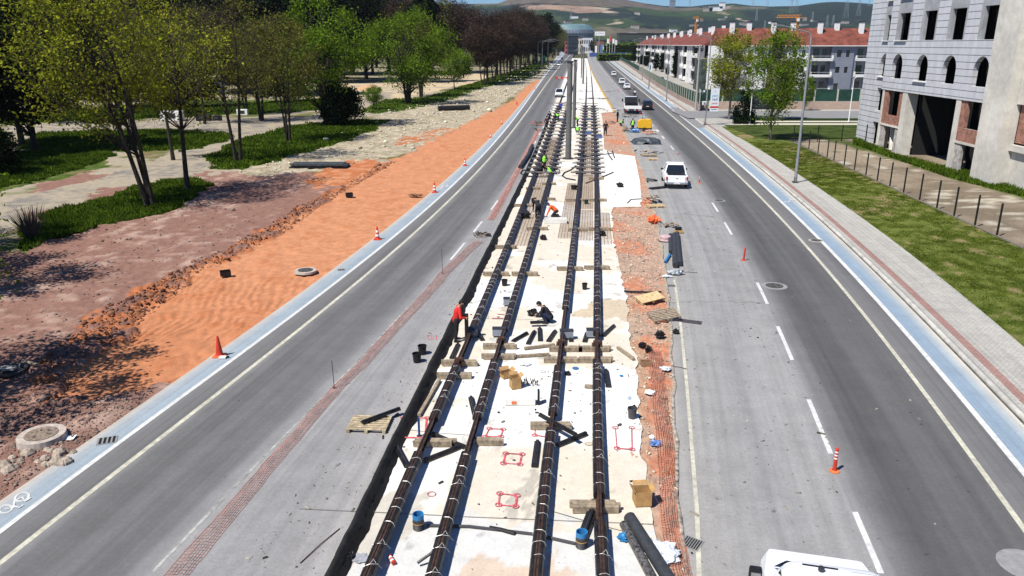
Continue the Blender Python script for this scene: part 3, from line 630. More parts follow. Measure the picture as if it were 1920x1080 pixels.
def matbrick(name, c1, c2, mo, w=.24, hgt=.16, ax='Object'):
    m, n, b = nodes(name); N = n.nodes; L = n.links
    tc = N.new('ShaderNodeTexCoord'); sp = N.new('ShaderNodeSeparateXYZ'); L.new(tc.outputs['Object'], sp.inputs[0])
    ad = N.new('ShaderNodeMath'); L.new(sp.outputs[0], ad.inputs[0]); L.new(sp.outputs[1], ad.inputs[1])
    cb = N.new('ShaderNodeCombineXYZ'); L.new(ad.outputs[0], cb.inputs[0]); L.new(sp.outputs[2], cb.inputs[1])
    t = N.new('ShaderNodeTexBrick'); t.inputs['Scale'].default_value = 1; t.inputs['Brick Width'].default_value = w; t.inputs['Row Height'].default_value = hgt
    t.inputs['Mortar Size'].default_value = .014; t.inputs['Color1'].default_value = (*c1, 1); t.inputs['Color2'].default_value = (*c2, 1); t.inputs['Mortar'].default_value = (*mo, 1)
    L.new(cb.outputs[0], t.inputs[0]); tx = N.new('ShaderNodeTexNoise'); tx.inputs['Scale'].default_value = 2.5; tx.inputs['Detail'].default_value = 8; L.new(tc.outputs['Object'], tx.inputs[0])
    rp = N.new('ShaderNodeValToRGB'); rp.color_ramp.elements[0].position = .35; rp.color_ramp.elements[0].color = (.55, .55, .55, 1); rp.color_ramp.elements[1].position = .62; L.new(tx.outputs['Fac'], rp.inputs[0])
    mx = N.new('ShaderNodeMixRGB'); mx.blend_type = 'MULTIPLY'; mx.inputs[0].default_value = 1; L.new(t.outputs[0], mx.inputs[1]); L.new(rp.outputs[0], mx.inputs[2])
    L.new(mx.outputs[0], b.inputs['Base Color']); b.inputs['Roughness'].default_value = .9; return m
panel = matjoint(); plaster = mat('grey_render', (.34, .35, .365), .85, var=.14, scale=1.2, stain=.15)
brickm = matbrick('hollow_brick', (.40, .15, .09), (.30, .10, .06), (.36, .30, .25))
rough = mat('raw_concrete', (.66, .63, .56), .92, var=.10, scale=1.6, bump=.008, bscale=5, stain=.20)
inside = mat('interior_shade_tone', (.012, .012, .012), .95, var=.2)  # near-black for the unlit rooms behind the openings; shade put into the colour
bld = thing('unfinished_building', A0, 'grey panel-clad unfinished building with empty arched and square window openings', 'building', rz=RZB)
def holes_wall(mb, s0, s1, z0, z1, holes, y0, y1):
    xs = sorted({s0, s1, *[q for h_ in holes for q in h_[:2] if s0 < q < s1]}); zs = sorted({z0, z1, *[q for h_ in holes for q in h_[2:] if z0 < q < z1]})
    for i in range(len(xs)-1):
        run = None
        for j in range(len(zs)-1):
            cx, cz = (xs[i]+xs[i+1])/2, (zs[j]+zs[j+1])/2
            solid = not any(h_[0] < cx < h_[1] and h_[2] < cz < h_[3] for h_ in holes)
            if solid:
                if run is None: run = zs[j]
            if (not solid or j == len(zs)-2) and run is not None:
                top = zs[j] if not solid else zs[j+1]
                mb.box(((xs[i]+xs[i+1])/2, (y0+y1)/2, (run+top)/2), (xs[i+1]-xs[i], y1-y0, top-run)); run = None
SC_ = [8.05, 13.95, 19.65, 25.35]; Wd = 2.6
def arch_fill(mb, a, b, zt, y0, y1):
    r = (b-a)/2; cx = (a+b)/2; zc = zt-r
    for sg in (-1, 1):
        pts = [(cx+sg*r, zt)]+[(cx+sg*r*math.cos(t), zc+r*math.sin(t)) for t in np.linspace(0, math.pi/2, 9)]
        n = len(pts); mb.add([(x, y0, z) for x, z in pts]+[(x, y1, z) for x, z in pts], [tuple(range(n)), tuple(range(2*n-1, n-1, -1))]+[(i, (i+1) % n, n+(i+1) % n, n+i) for i in range(n)])
w = MB(); H_ = []
for s in SC_: H_ += [(s, s+Wd, 7.9, 10.5), (s-.55, s+Wd+.55, 11.9, 19.1)]
holes_wall(w, 6.1, 29.4, 6.62, 21, H_, 0, .45)
for s in SC_: arch_fill(w, s, s+Wd, 10.5, 0, .45)
HL = [(2.4, 5.0, 7.9, 10.5), (1.85, 5.6, 11.9, 19.1), (2.6, 5.2, 0, 2.7), (2.6, 5.2, 4.0, 6.6)]
holes_wall(w, -2.1, 6.1, 0, 21, HL, .95, 1.35); arch_fill(w, 2.4, 5.0, 10.5, .95, 1.35)
w.box((6.275, .93, 10.5), (.35, .94, 21)); w.build('wall', panel, bld)
p = MB()
for s in SC_: holes_wall(p, s-.55, s+Wd+.55, 11.9, 19.1, [(s, s+Wd, 11.9, 14.7), (s, s+Wd, 16.3, 19.1)], .14, .5)
holes_wall(p, 1.85, 5.6, 11.9, 19.1, [(2.4, 5.0, 11.9, 14.7), (2.4, 5.0, 16.3, 19.1)], 1.08, 1.4)
p.build('window_surround', plaster, bld)
for s, z, y in ((SC_[0], 11.9, 0), (SC_[1], 7.9, 0), (2.4, 11.9, .95), (2.4, 7.9, .95), (SC_[0], 16.3, .1), (2.4, 16.3, 1.0)):
    q = MB().box((s+Wd/2, y+.02, z-.04), (Wd+.3, .42, .09)).build('window_sill', whitep, bld)
for a_, b_, hh_ in ((6.9, 11.75, (7.85, 10.8, 3.95, 6.6)), (24.1, 28.75, (25.2, 27.95, 4.15, 6.6))): b1 = MB(); holes_wall(b1, a_, b_, 2.95, 6.6, [hh_], .12, .4); b1.build('brick_infill', brickm, bld)
MB().box((36.5, .75, 5.3), (7.6, .3, 3.1)).build('brick_infill', brickm, bld); MB().box((3.9, 1.2, 3.3), (2.6, .25, 1.3)).build('brick_infill', brickm, bld)
b1.build('brick_infill', brickm, bld) if False else None
lbk = matbrick('limewashed_brick', (.50, .47, .44), (.44, .38, .35), (.49, .46, .42))
for a_, b_, hh_ in ((6.9, 11.75, (7.85, 10.8, 0, 2.7)), (24.1, 28.75, (25.3, 28.0, 0, 2.72))): b2 = MB(); holes_wall(b2, a_, b_, 0, 2.75, [hh_], .14, .42); b2.build('brick_wall', lbk, bld)
for a, b_ in ((6.45, 6.9), (11.75, 12.85), (23.25, 24.1)): MB().box(((a+b_)/2, .62, 3.3), (b_-a, 1.15, 6.6)).build('pillar', rough, bld)
for c_, d_, n_ in (((9.3, .5, 2.85), (4.84, .9, .2), 'lintel'), ((26.4, .5, 2.85), (4.64, .9, .2), 'lintel'), ((30.7, .05, 10.5), (3.6, 1.2, 21), 'corner_pier'), ((38.3, .62, 14.2), (11.5, .7, 14.7), 'upper_wall'), ((36.6, .60, 3.35), (8.1, .64, .5), 'beam'), ((37, .8, 1.55), (9, .35, 3.1), 'lower_wall'), ((41.5, .3, 10.5), (2.2, 1.0, 21), 'end_pier')): MB().box(c_, d_).build(n_, rough, bld)
for x_ in (9.0, 9.9): MB().bar((x_, .75, .1), (x_+(.9 if x_ > 9.5 else -.7), .9, 2.7), .35, .3).build('raking_strut', rough, bld)
f_ = MB()
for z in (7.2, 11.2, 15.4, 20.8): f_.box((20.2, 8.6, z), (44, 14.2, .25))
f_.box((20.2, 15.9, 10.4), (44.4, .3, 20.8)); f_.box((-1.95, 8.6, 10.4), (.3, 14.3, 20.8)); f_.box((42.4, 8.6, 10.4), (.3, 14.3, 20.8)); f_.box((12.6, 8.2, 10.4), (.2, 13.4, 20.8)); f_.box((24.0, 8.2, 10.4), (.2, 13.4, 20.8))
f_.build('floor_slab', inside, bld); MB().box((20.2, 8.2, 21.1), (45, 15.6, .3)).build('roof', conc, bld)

# ================================================================== FENCES
postm = mat('fence_black', (.012, .013, .013), .5)
fen = thing('wire_fence', (30.5, 55, 0), 'black post wire mesh fence between the lawn strip and the building lot', 'fence')
fy = sorted(g(*p)[1] for p in SV['FE'])
fy = [fy[0]-12.0, fy[0]-9.0, fy[0]-6.0, fy[0]-2.9]+fy+[fy[-1]+3.4*i for i in (1, 2)]
def FX(y): return X('FE', y)
for y in fy: 
    q = MB().box((FX(y)-30.5, y-55, 1.1), (.09, .09, 2.15)).box((FX(y)-30.5, y-55, .1), (.2, .2, .12)); q.build('post', postm, fen)
top = fy[-1]; xx = FX(top)
for i in range(1, 6): MB().box((xx+i*3.0-30.5, top-55+i*.15, 1.1), (.09, .09, 2.15)).build('post', postm, fen)
mw = MB(); run = [(FX(y), y) for y in fy]+[(xx+i*3.0, top+i*.15) for i in range(1, 6)]
for z in np.arange(.15, 2.05, .46):
    for a, b in zip(run[:-1], run[1:]): mw.bar((a[0]-30.5, a[1]-55, z), (b[0]-30.5, b[1]-55, z), .003, .003)
for a, b in zip(run[:-1], run[1:]):
    L_ = math.dist(a, b); k = int(L_/1.0)
    for i in range(k): t_ = (i+.5)/k; mw.box((a[0]+(b[0]-a[0])*t_-30.5, a[1]+(b[1]-a[1])*t_-55, 1.08), (.003, .003, 1.9))
mw.build('wire_mesh', postm, fen)
plm = mat('plinth_soil', (.16, .14, .115), .95, var=.3)
pl = MB()
for a, b in zip(run[:-1], run[1:]): pl.bar((a[0]-30.5, a[1]-55, .1), (b[0]-30.5, b[1]-55, .1), .22, .14)
pl.build('plinth', plm, fen)
# green screen fence on a brick wall
gscreen = mat('green_screen', (.012, .055, .038), .8, var=.3, scale=.8, bump=.03, bscale=3)
gwall = mat('wall_block', (.33, .25, .21), .9, var=.2, scale=1.5)
gpost = mat('screen_post', (.45, .44, .36), .7)
gf = thing('green_screen_fence', (34, 143, 0), 'long green screen fence on a low block wall beside the pavement', 'fence')
gy = list(np.arange(143.5, 330, 3.2))+list(np.arange(330, 640, 8)); gp = [(GFx(y), y) for y in gy]
wl = MB(); scn = MB()
for a, b in zip(gp[:-1], gp[1:]):
    wl.bar((a[0]-34, a[1]-143, .55), (b[0]-34, b[1]-143, .55), .28, 1.1); scn.bar((a[0]-34, a[1]-143, 2.1), (b[0]-34, b[1]-143, 2.1), .05, 1.9)
wl.build('wall', gwall, gf); scn.build('screen', gscreen, gf)
for a in gp[:58]: MB().box((a[0]-34-.05, a[1]-143, 1.6), (.12, .12, 2.9)).build('post', gpost, gf)
gf2 = thing('green_screen_fence', (34, 145, 0), 'green screen fence on a pinkish wall running along the side street', 'fence')
x1 = 92; wl = MB(); wl.box(((x1-34)/2, .4, .75), (x1-34, .3, 1.5)); wl.build('wall', mat('wall_pink', (.46, .34, .27), .9, var=.15), gf2)
MB().box(((x1-34)/2, .4, 2.6), (x1-34, .05, 2.1)).build('screen', gscreen, gf2)
for x in np.arange(34.3, x1, 4.2): MB().box((x-34, .4, 1.95), (.28, .28, 3.5)).build('post', gpost, gf2)
gt = thing('dark_gate', (46.0, 144.9, 0), 'dark metal gate panel in the side street wall behind the young tree', 'gate')
MB().box((0, 0, 1.25), (4.2, .1, 2.4)).build('panel', mat('gate_metal', (.012, .016, .024), .5), gt); MB().box((0, -.02, 2.5), (4.4, .16, .1)).build('top_rail', darksteel, gt)

# ================================================================== TERRACED HOUSES
tile = mat('roof_tile', (.20, .058, .038), .85, var=.3, scale=.5, stain=.2, bump=.06, bscale=5); hwhite = mat('house_white', (.74, .74, .72), .7, var=.08, scale=.5)
hblue = mat('house_grey_blue', (.20, .215, .26), .8, var=.1, scale=.5); hdark = mat('house_dark_render', (.24, .235, .25), .8, var=.2)  # darker render clads alternate houses of the left row
def house(loc, rz, Wd_, D, eave, ridge, wallm, label, balc=True, seed=0, group='terraced houses with red tiled roofs'):
    """local: facade on y=0 looking to -y, x along the row"""
    rn = random.Random(seed); h_ = thing('terraced_house', loc, label, 'house', group, rz=rz)
    bw = Wd_*.42; bx0 = Wd_*.08
    m = MB(); holes_wall(m, 0, Wd_, 0, eave, [(bx0, bx0+bw, .4, eave-.25), (Wd_*.62, Wd_*.72, 1.2, 2.6), (Wd_*.62, Wd_*.72, 5.0, 6.4), (Wd_*.62, Wd_*.72, 8.6, 10.2), (Wd_*.82, Wd_*.9, 5.0, 6.4), (Wd_*.82, Wd_*.9, 8.6, 10.2)], 0, .3)
    m.box((Wd_/2, D/2+.9, eave/2), (Wd_-.02, D-1.8, eave)); m.box((.15, .6, eave/2), (.3, .62, eave)); m.build('wall', wallm, h_)
    for zf in (1.4, 5.0, 8.6):
        for (a, b) in ((.62, .72), (.82, .90)):
            if zf < 2 and a > .8: continue
            f = MB().box((Wd_*(a+b)/2, .22, zf+.75), (Wd_*(b-a)+.02, .08, 1.6)).build('window', glass, h_)
    bg = MB(); fl = MB()
    for k in range(3):
        z = .45+k*3.7
        g_ = MB().box((bx0+bw*.3, 1.72, z+1.3), (bw*.38, .1, 2.4)).build('window', glass, h_); g2 = MB().box((bx0+bw*.76, 1.72, z+1.3), (bw*.22, .1, 2.4)).build('window', glass, h_)
        b_ = MB(); b_.box((bx0+bw/2, .35, z-.02), (bw+.5, 2.3, .18)); b_.box((bx0+bw/2, -.78, z+.35), (bw+.5, .1, .35)); b_.box((bx0-.2, -.3, z+.65), (.1, 1.0, 1.0)); b_.box((bx0+bw+.2, -.3, z+.65), (.1, 1.0, 1.0)); b_.box((bx0+bw*.5, -.78, z+1.0), (bw+.4, .05, .05))
        b_.build('balcony', hwhite, h_)
    o = .55; yr = D*.5; r = MB()
    r.add([(-.02, -o, eave), (Wd_+.02, -o, eave), (Wd_+.02, yr, ridge), (-.02, yr, ridge), (-.02, D+o, eave), (Wd_+.02, D+o, eave)], [(0, 1, 2, 3), (3, 2, 5, 4), (0, 3, 4), (1, 5, 2), (0, 4, 5, 1)])
    r.build('roof', tile, h_)
    MB().box((Wd_/2, -o-.03, eave-.06), (Wd_, .12, .16)).build('gutter', hwhite, h_)
    for k in range(2):
        cx = Wd_*(.3+.42*k)+rn.uniform(-.4, .4); cy = D*(.36+.1*k)
        ch = MB(); ch.box((cx, cy, ridge-.2), (1.0, .9, 3.0)); c_o = ch.build('chimney', hwhite, h_); MB().box((cx, cy, ridge+1.42), (1.25, 1.15, .22)).build('chimney_cap', darksteel, c_o)
    return h_
hx = 49.0; names = ['white walled terraced house half hidden behind the two young trees', 'terraced house with grey-blue wall behind the right young tree', 'grey-blue terraced house with white balconies left of the lamp column', 'grey-blue terraced house with white balcony next to the unfinished building', 'terraced house mostly hidden behind the unfinished building']
for i, l in enumerate(names): house((hx+i*10.6, 190+i*.4, 0), 0, 10.6, 12, 11.2, 15.2, [hwhite, hwhite, hblue, hblue, hblue][i], l, seed=i)
rw = [(g(1320, 160)[0], 215)]; pos = [(52.6, 222), (55.0, 247), (57.6, 274), (60.6, 303), (64.2, 335), (68.0, 368), (72.0, 402), (76.0, 441), (79.6, 486)]
ln = ['nearest terraced house of the left row beside the netted scaffold', 'second terraced house from the scaffold end of the left row', 'third terraced house from the scaffold, dark cypresses in front', 'terraced house with a broad white wall pier in the middle of the left row', 'terraced house behind the lamp post with two cypresses', 'terraced house in the far half of the left row', 'third terraced house from the far end of the left row', 'small far terraced house second from the end of the left row', 'farthest terraced house at the left end of the red roofs']
for i, l in enumerate(ln):
    a = Vector(pos[i]); b = Vector(pos[i+1]) if i < 8 else Vector((83.5, 540)); d = (a-b); wlen = d.length
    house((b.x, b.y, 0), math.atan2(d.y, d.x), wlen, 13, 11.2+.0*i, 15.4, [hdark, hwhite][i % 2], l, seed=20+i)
# netted scaffold at the corner house
sc_ = thing('scaffold', (49.5, 205, 0), 'scaffold hung with dark green netting at the corner of the houses', 'scaffold')
for x in (0, 3, 6): 
    for y in (0, 4, 8): MB().cyl((x-1, y, 0), (x-1, y, 8.6), .09, n=6).build('standard', steel, sc_)
net = MB()
net.add([(-1.1, -.1, .2), (5.2, -.1, .2), (5.2, -.1, 7.6), (1.9, -.1, 8.1), (-1.1, -.1, 7.9)], [(0, 1, 2, 3, 4)]); net.add([(-1.1, -.1, .2), (-1.1, 8.4, .2), (-1.1, 8.4, 7.6), (-1.1, -.1, 7.9)], [(0, 1, 2, 3)])
net.build('netting', mat('green_netting', (.02, .055, .045), .9, var=.5, scale=.6, col2=(.10, .13, .12)), sc_)
for z in (2, 4, 6, 8): MB().box((2, 4, z), (6.2, 8.2, .06)).build('deck', wood, sc_)

# ================================================================== LAMPS, POLES, SIGNS
def lamp(loc, h, dx, dy, dz, label, group='street lamps along the right pavement', two=None, name='street_lamp'):
    t = thing(name, loc, label, 'street lamp', group)
    MB().cyl((0, 0, 0), (0, 0, h), .13, .065, n=12).build('pole', steel, t); MB().box((0, 0, .05), (.42, .42, .1)).box((0, 0, .25), (.22, .22, .4)).build('base_plate', darksteel, t)
    for k, (ax, ay, az) in enumerate([(dx, dy, dz)]+([two] if two else [])):
        MB().tube([(0, 0, h-.1), (ax*.08, ay*.08, h+az*.25), (ax, ay, h+az)], [.06, .055, .045], n=8).build('arm', steel, t)
        M = Vector((ax, ay, az*.3)).to_track_quat('Y', 'Z').to_matrix(); MB().box((ax*1.08, ay*1.08, h+az), (.28, .75, .10), M=M).build('lamp_head', steel, t)
    return t
ll = ['nearest street lamp, on the paving beside the lawn strip', 'street lamp carrying the white banner at the side street corner', 'street lamp on the pavement in front of the green fence, behind the flatbed truck', 'fourth street lamp, halfway along the green fence', 'distant street lamp beyond the small white sign', 'farthest street lamp on the right, near the hedge']
lp = [(24.4, 66.3), (28.5, 116.2), (32.6, 167.7), (37.0, 216), (43.6, 268), (51.5, 325)]
for i, (x, y) in enumerate(lp): lamp((x, y, .13), 12.1, -2.7, -.3, .75, ll[i])
llp = [('left street lamp with its arm over the road, beside the dark park trees', (13.9, 386)), ('left street lamp behind its twin at the edge of the park', (17.6, 430)), ('far left street lamp beyond the green box', (23.5, 495))]
for l, (x, y) in llp: lamp((x-1.5, y, 0), 12.3, 7.0, 0, 1.6, l, 'street lamps at the park edge')
# banner and small signs
def text_part(body, parent, loc, size, m, rot=(math.pi/2, 0, 0), ext=.004, name='lettering', sx=1.0):
    cu = bpy.data.curves.new(name, 'FONT'); cu.body = body; cu.size = size; cu.align_x = 'CENTER'; cu.align_y = 'CENTER'; cu.extrude = ext
    o = bpy.data.objects.new(name+'_c', cu); C.objects.link(o); dg = bpy.context.evaluated_depsgraph_get(); me = bpy.data.meshes.new_from_object(o.evaluated_get(dg))
    bpy.data.objects.remove(o); me.materials.clear(); me.materials.append(m); q = link(name, me, parent); q.location = loc; q.rotation_euler = rot; q.scale = (sx, 1, 1); return q
bn = thing('lamp_banner', (29.0, 116.05, 0), 'white vertical banner with blue and red words, hung on a street lamp', 'banner')
b0, b1_ = 2.15, 5.5
MB().box((.62, 0, 3.75), (1.25, .05, 3.3)).build('cloth', mat('banner_white', (.72, .76, .80), .6, var=.05), bn)
MB().box((.62, -.032, 2.72), (1.24, .006, .26)).build('red_band', redp, bn); cy_ = mat('banner_cyan', (.10, .38, .62), .6); nv = mat('banner_navy', (.03, .14, .32), .6)
text_part('yeni', bn, (.62, -.034, 4.35), .55, cy_, sx=1.0); text_part('vadi', bn, (.62, -.034, 3.83), .55, nv); text_part('yerle', bn, (.62, -.034, 3.26), .44, redp)
MB().box((.62, -.034, 4.95), (.1, .006, .14)).build('emblem', nv, bn); MB().box((.6, -.034, 2.38), (.8, .006, .08)).build('small_print', nv, bn)
MB().cyl((-.05, 0, 5.45), (1.3, 0, 5.45), .03, n=6).cyl((-.05, 0, 2.05), (1.3, 0, 2.05), .03, n=6).build('bracket', steel, bn)
cb = thing('junction_box', (28.1, 116.0, 3.3), 'small pale box strapped to the lamp post beside the banner', 'junction box'); MB().box((0, -.1, 0), (.55, .3, .5)).build('cabinet', whitep, cb, bevel=.02); MB().box((0, -.27, 0), (.3, .03, .3)).build('door', steel, cb)
up = thing('utility_pole', (33.0, 142.2, .1), 'plain concrete utility pole at the corner of the green fence', 'utility pole')
MB().cyl((0, 0, 0), (0, 0, 11.4), .22, .12, n=10).build('pole', mat('pole_concrete', (.36, .33, .30), .9), up); MB().box((0, 0, 10.9), (1.7, .12, .12)).build('crossarm', steel, up)
for x in (-.7, 0, .7): MB().cyl((x, 0, 10.95), (x, 0, 11.2), .05, n=6).build('insulator', whitep, up)
fc = thing('security_camera_post', (34.3, 143.3, 2.9), 'small white lamp cluster on the fence corner post', 'lamp'); MB().cyl((0, 0, 0), (0, 0, .5), .05, n=6).build('stem', whitep, fc)
for x in (-.25, .25): MB().box((x, 0, .55), (.3, .3, .35)).build('lamp_head', whitep, fc, bevel=.03)
pb = thing('poster_stand', (35.9, 142.8, .14), 'upright poster stand with a pale yellow poster by the side street wall', 'poster stand')
MB().box((0, 0, .95), (1.25, .2, 1.75)).build('frame', darksteel, pb, bevel=.02); MB().box((-.1, -.12, 1.0), (.85, .02, 1.4)).build('poster', mat('poster_yellow', (.62, .62, .38), .6, var=.3, scale=5), pb)
for x in (-.5, .5): MB().box((x, 0, .05), (.12, .5, .1)).build('foot', darksteel, pb)
for (x, y, hh, l) in ((35.4, 117.3, 4.6, 'slim white park lamp post beside the dark conifer'), (51.5, 130-9.5, 6.4, 'slim white lamp post on the footpath before the unfinished building')):
    t = thing('park_lamp', (x, y, .14), l, 'lamp post', 'white park lamp posts'); MB().cyl((0, 0, 0), (0, 0, hh), .10, .045, n=8).build('pole', whitep, t); MB().cyl((0, 0, 0), (0, 0, .12), .2, n=8).build('base', whitep, t); MB().cyl((0, 0, hh), (.4, 0, hh+.3), .04, n=6).build('lamp_head', whitep, t)
sg = thing('small_sign', (36.4+2.0, 223, 0), 'small white rectangular sign on a post above the green fence', 'sign'); MB().cyl((0, 0, 0), (0, 0, 4.0), .06, n=8).build('post', steel, sg)
MB().box((0, -.05, 5.5), (.95, .06, 2.3)).build('panel', whitep, sg); MB().box((0, -.09, 5.4), (.25, .01, 1.2)).build('marking', nv, sg)
# tramway masts in the middle
def mast(loc, h, r, label, cap=True):
    t = thing('tram_mast', loc, label, 'mast', 'tramway masts between the tracks'); MB().cyl((0, 0, .1), (0, 0, h), r, r*.86, n=16).build('mast', mat('mast_steel', (.16, .16, .15), .6, metal=.3, var=.15, scale=2), t)
    MB().cyl((0, 0, h), (0, 0, h+.14), r*1.06, n=16).build('cap', darksteel, t); MB().cyl((0, 0, 0), (0, 0, .10), r*1.9, n=16).build('base_flange', darksteel, t); return t
mast((5.9, 81.6, 0), 9.75, .31, 'nearest bare tram mast standing between the two tracks'); mast((8.9, 113.1, 0), 9.3, .25, 'second bare tram mast, just behind the nearest one')
m3 = mast((21.7, 244.1, 0), 10.6, .26, 'third tram mast, slimmer and farther up the line')
def midx(y): return (X('R2', y)+X('R3', y))/2
i = 0
for y in [155, 195, 285, 325, 365, 405, 445, 490, 540, 590, 650, 720, 800]:
    if y < 240: continue
    t = thing('tram_mast', (midx(y)+.2, y, 0), 'distant tram mast in the converging row up the line', 'mast', 'distant tram masts'); MB().cyl((0, 0, 0), (0, 0, 10.6), .17, n=8).build('mast', MC['mast_steel'], t)
    MB().box((0, 0, 9.3), (6.0, .06, .06)).build('crossarm', steel, t); MB().cyl((0, 0, 10.6), (0, 0, 10.75), .2, n=8).build('cap', darksteel, t)

# ================================================================== TREES
def leafmat(name, a, b, c=None, trans=.35):
    m, n, bs = nodes(name); N = n.nodes; L = n.links
    ge = N.new('ShaderNodeNewGeometry'); rp = N.new('ShaderNodeValToRGB'); L.new(ge.outputs['Random Per Island'], rp.inputs[0])
    e = rp.color_ramp.elements; e[0].position = 0; e[0].color = (*a, 1); e[1].position = 1; e[1].color = (*b, 1)
    if c: q = e.new(.6); q.color = (*c, 1)
    tc = N.new('ShaderNodeTexCoord'); tx = N.new('ShaderNodeTexNoise'); tx.inputs['Scale'].default_value = .55; tx.inputs['Detail'].default_value = 3; L.new(tc.outputs['Object'], tx.inputs['Vector'])
    r2 = N.new('ShaderNodeValToRGB'); r2.color_ramp.elements[0].position = .35; r2.color_ramp.elements[0].color = (.62, .62, .62, 1); r2.color_ramp.elements[1].position = .65; r2.color_ramp.elements[1].color = (1.2, 1.2, 1.1, 1); L.new(tx.outputs['Fac'], r2.inputs[0])
    mx = N.new('ShaderNodeMixRGB'); mx.blend_type = 'MULTIPLY'; mx.inputs[0].default_value = 1; L.new(rp.outputs[0], mx.inputs[1]); L.new(r2.outputs[0], mx.inputs[2])
    df = N.new('ShaderNodeBsdfDiffuse'); tr = N.new('ShaderNodeBsdfTranslucent'); ms = N.new('ShaderNodeMixShader'); ms.inputs[0].default_value = trans
    L.new(mx.outputs[0], df.inputs[0]); L.new(mx.outputs[0], tr.inputs[0]); L.new(df.outputs[0], ms.inputs[1]); L.new(tr.outputs[0], ms.inputs[2]); L.new(ms.outputs[0], n.nodes['Material Output'].inputs[0])
    return m
bark = mat('bark', (.035, .028, .021), .95, var=.4, scale=5, bump=.02, bscale=12); barkp = mat('pale_bark', (.17, .15, .12), .9, var=.35, scale=3)
twigm = mat('bare_twig', (.06, .042, .034), .9, var=.3)
lf_y = leafmat('leaf_yellow_green', (.13, .18, .014), (.34, .39, .035), (.25, .245, .025)); lf_g = leafmat('leaf_fresh_green', (.085, .15, .011), (.18, .29, .022), (.13, .20, .02))
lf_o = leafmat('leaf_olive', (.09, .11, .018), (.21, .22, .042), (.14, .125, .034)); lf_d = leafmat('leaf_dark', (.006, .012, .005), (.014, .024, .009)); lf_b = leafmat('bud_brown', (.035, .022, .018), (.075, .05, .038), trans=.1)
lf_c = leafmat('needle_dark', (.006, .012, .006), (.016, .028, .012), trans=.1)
def quads(C_, size, rs, el=1.0, up=0.0):
    n = len(C_); a = rs.randn(n, 3); a[:, 2] += up; a /= np.linalg.norm(a, axis=1)[:, None]; b = rs.randn(n, 3); b -= a*(a*b).sum(1)[:, None]; b /= np.linalg.norm(b, axis=1)[:, None]
    s = size*rs.uniform(.6, 1.35, n)[:, None]; c2 = np.cross(a, b)
    V = np.stack([C_-b*s*el, C_+c2*s*.55, C_+b*s*el, C_-c2*s*.55], 1).reshape(-1, 3); return V, np.arange(4*n).reshape(-1, 4)
def make_tree(seed, h, cr, cb, lm, trunks=1, lean=0.0, clumps=60, per=110, cs=.9, leaf=.14, tr=.22, bm=bark, twigs=6, shape='round', spread=.35, el=1.0):
    rn = random.Random(seed); rs = np.random.RandomState(seed); mb = MB(); ctr = []; paths = []
    for k in range(trunks):
        a = 2*math.pi*k/max(trunks, 1)+rn.uniform(-.5, .5); sp = spread*cr if trunks > 1 else .08*cr
        top = Vector((math.cos(a)*sp+lean, math.sin(a)*sp, h*rn.uniform(.78, .95))); st = Vector((math.cos(a)*.22*(trunks > 1), math.sin(a)*.22*(trunks > 1), -.15)); P = []
        for i in range(9): t = i/8; q = st.lerp(top, t); q.x += math.sin(t*5+a)*.16*t*(h/10)+lean*0; q.y += math.cos(t*4+a)*.16*t*(h/10); q.x += (top.x-st.x)*(t*t-t)*.35; q.y += (top.y-st.y)*(t*t-t)*.35; P.append(q)
        r0 = tr*(1 if trunks == 1 else .72)*rn.uniform(.8, 1.1); mb.tube(P, [r0*(1.25 if i == 0 else 1-.85*i/8)+.012 for i in range(9)], n=7); paths.append((P, r0))
    zc = (h+cb)/2; rz_ = (h-cb)/2
    for i in range(clumps):
        for _ in range(30):
            u = rs.uniform(-1, 1, 3); d = np.linalg.norm(u)
            if shape == 'cone':
                zz = (u[2]+1)/2; rr = (1-zz)**.75+.06
                if math.hypot(u[0], u[1]) < rr and math.hypot(u[0], u[1]) > rr*.25: break
            elif shape == 'column':
                zz = (u[2]+1)/2; rr = min(1, (1-zz)*3+.05)*min(1, zz*4+.4)
                if math.hypot(u[0], u[1]) < rr: break
            elif .42 < d < 1 and (u[2] > -.75 or abs(u[0]) < .6): break
        q = Vector((u[0]*cr+lean*.8, u[1]*cr, zc+u[2]*rz_)); P, r0 = paths[rn.randrange(len(paths))]; hz_ = math.hypot(q.x-P[4].x, q.y-P[4].y)
        zt = max(cb*.55, q.z-hz_*rn.uniform(.55, 1.1)-rn.uniform(.2, 1)); j = min(range(9), key=lambda j: abs(P[j].z-zt)); s = P[j]
        m1 = s.lerp(q, .5)+Vector((rn.uniform(-.25, .25), rn.uniform(-.25, .25), (q.z-s.z)*-.10+.12*hz_*.4))
        rb = max(.018, r0*.33*(1-.5*j/8)); mb.tube([s, s.lerp(m1, .55), m1, m1.lerp(q, .6), q], [rb, rb*.75, rb*.5, rb*.32, .01], n=5, caps=False)
        for _ in range(twigs):
            e = q+Vector(rs.randn(3)*cs*.75); b0 = m1.lerp(q, rn.uniform(.3, 1)); mb.tube([b0, b0.lerp(e, .5)+Vector(rs.randn(3)*.08), e], [.014, .010, .005], n=3, caps=False)
        k = int(per*rs.uniform(.5, 1.5)); pts = rs.randn(k, 3)*cs*rs.uniform(.55, 1.15)*np.array([.62, .62, .48])+np.array(q); ctr.append(pts)
    Cc = np.concatenate(ctr); V, F = quads(Cc, leaf, rs, el=el)
    return mb.mesh('trunk', bm), npmesh('crown', V, F, lm)
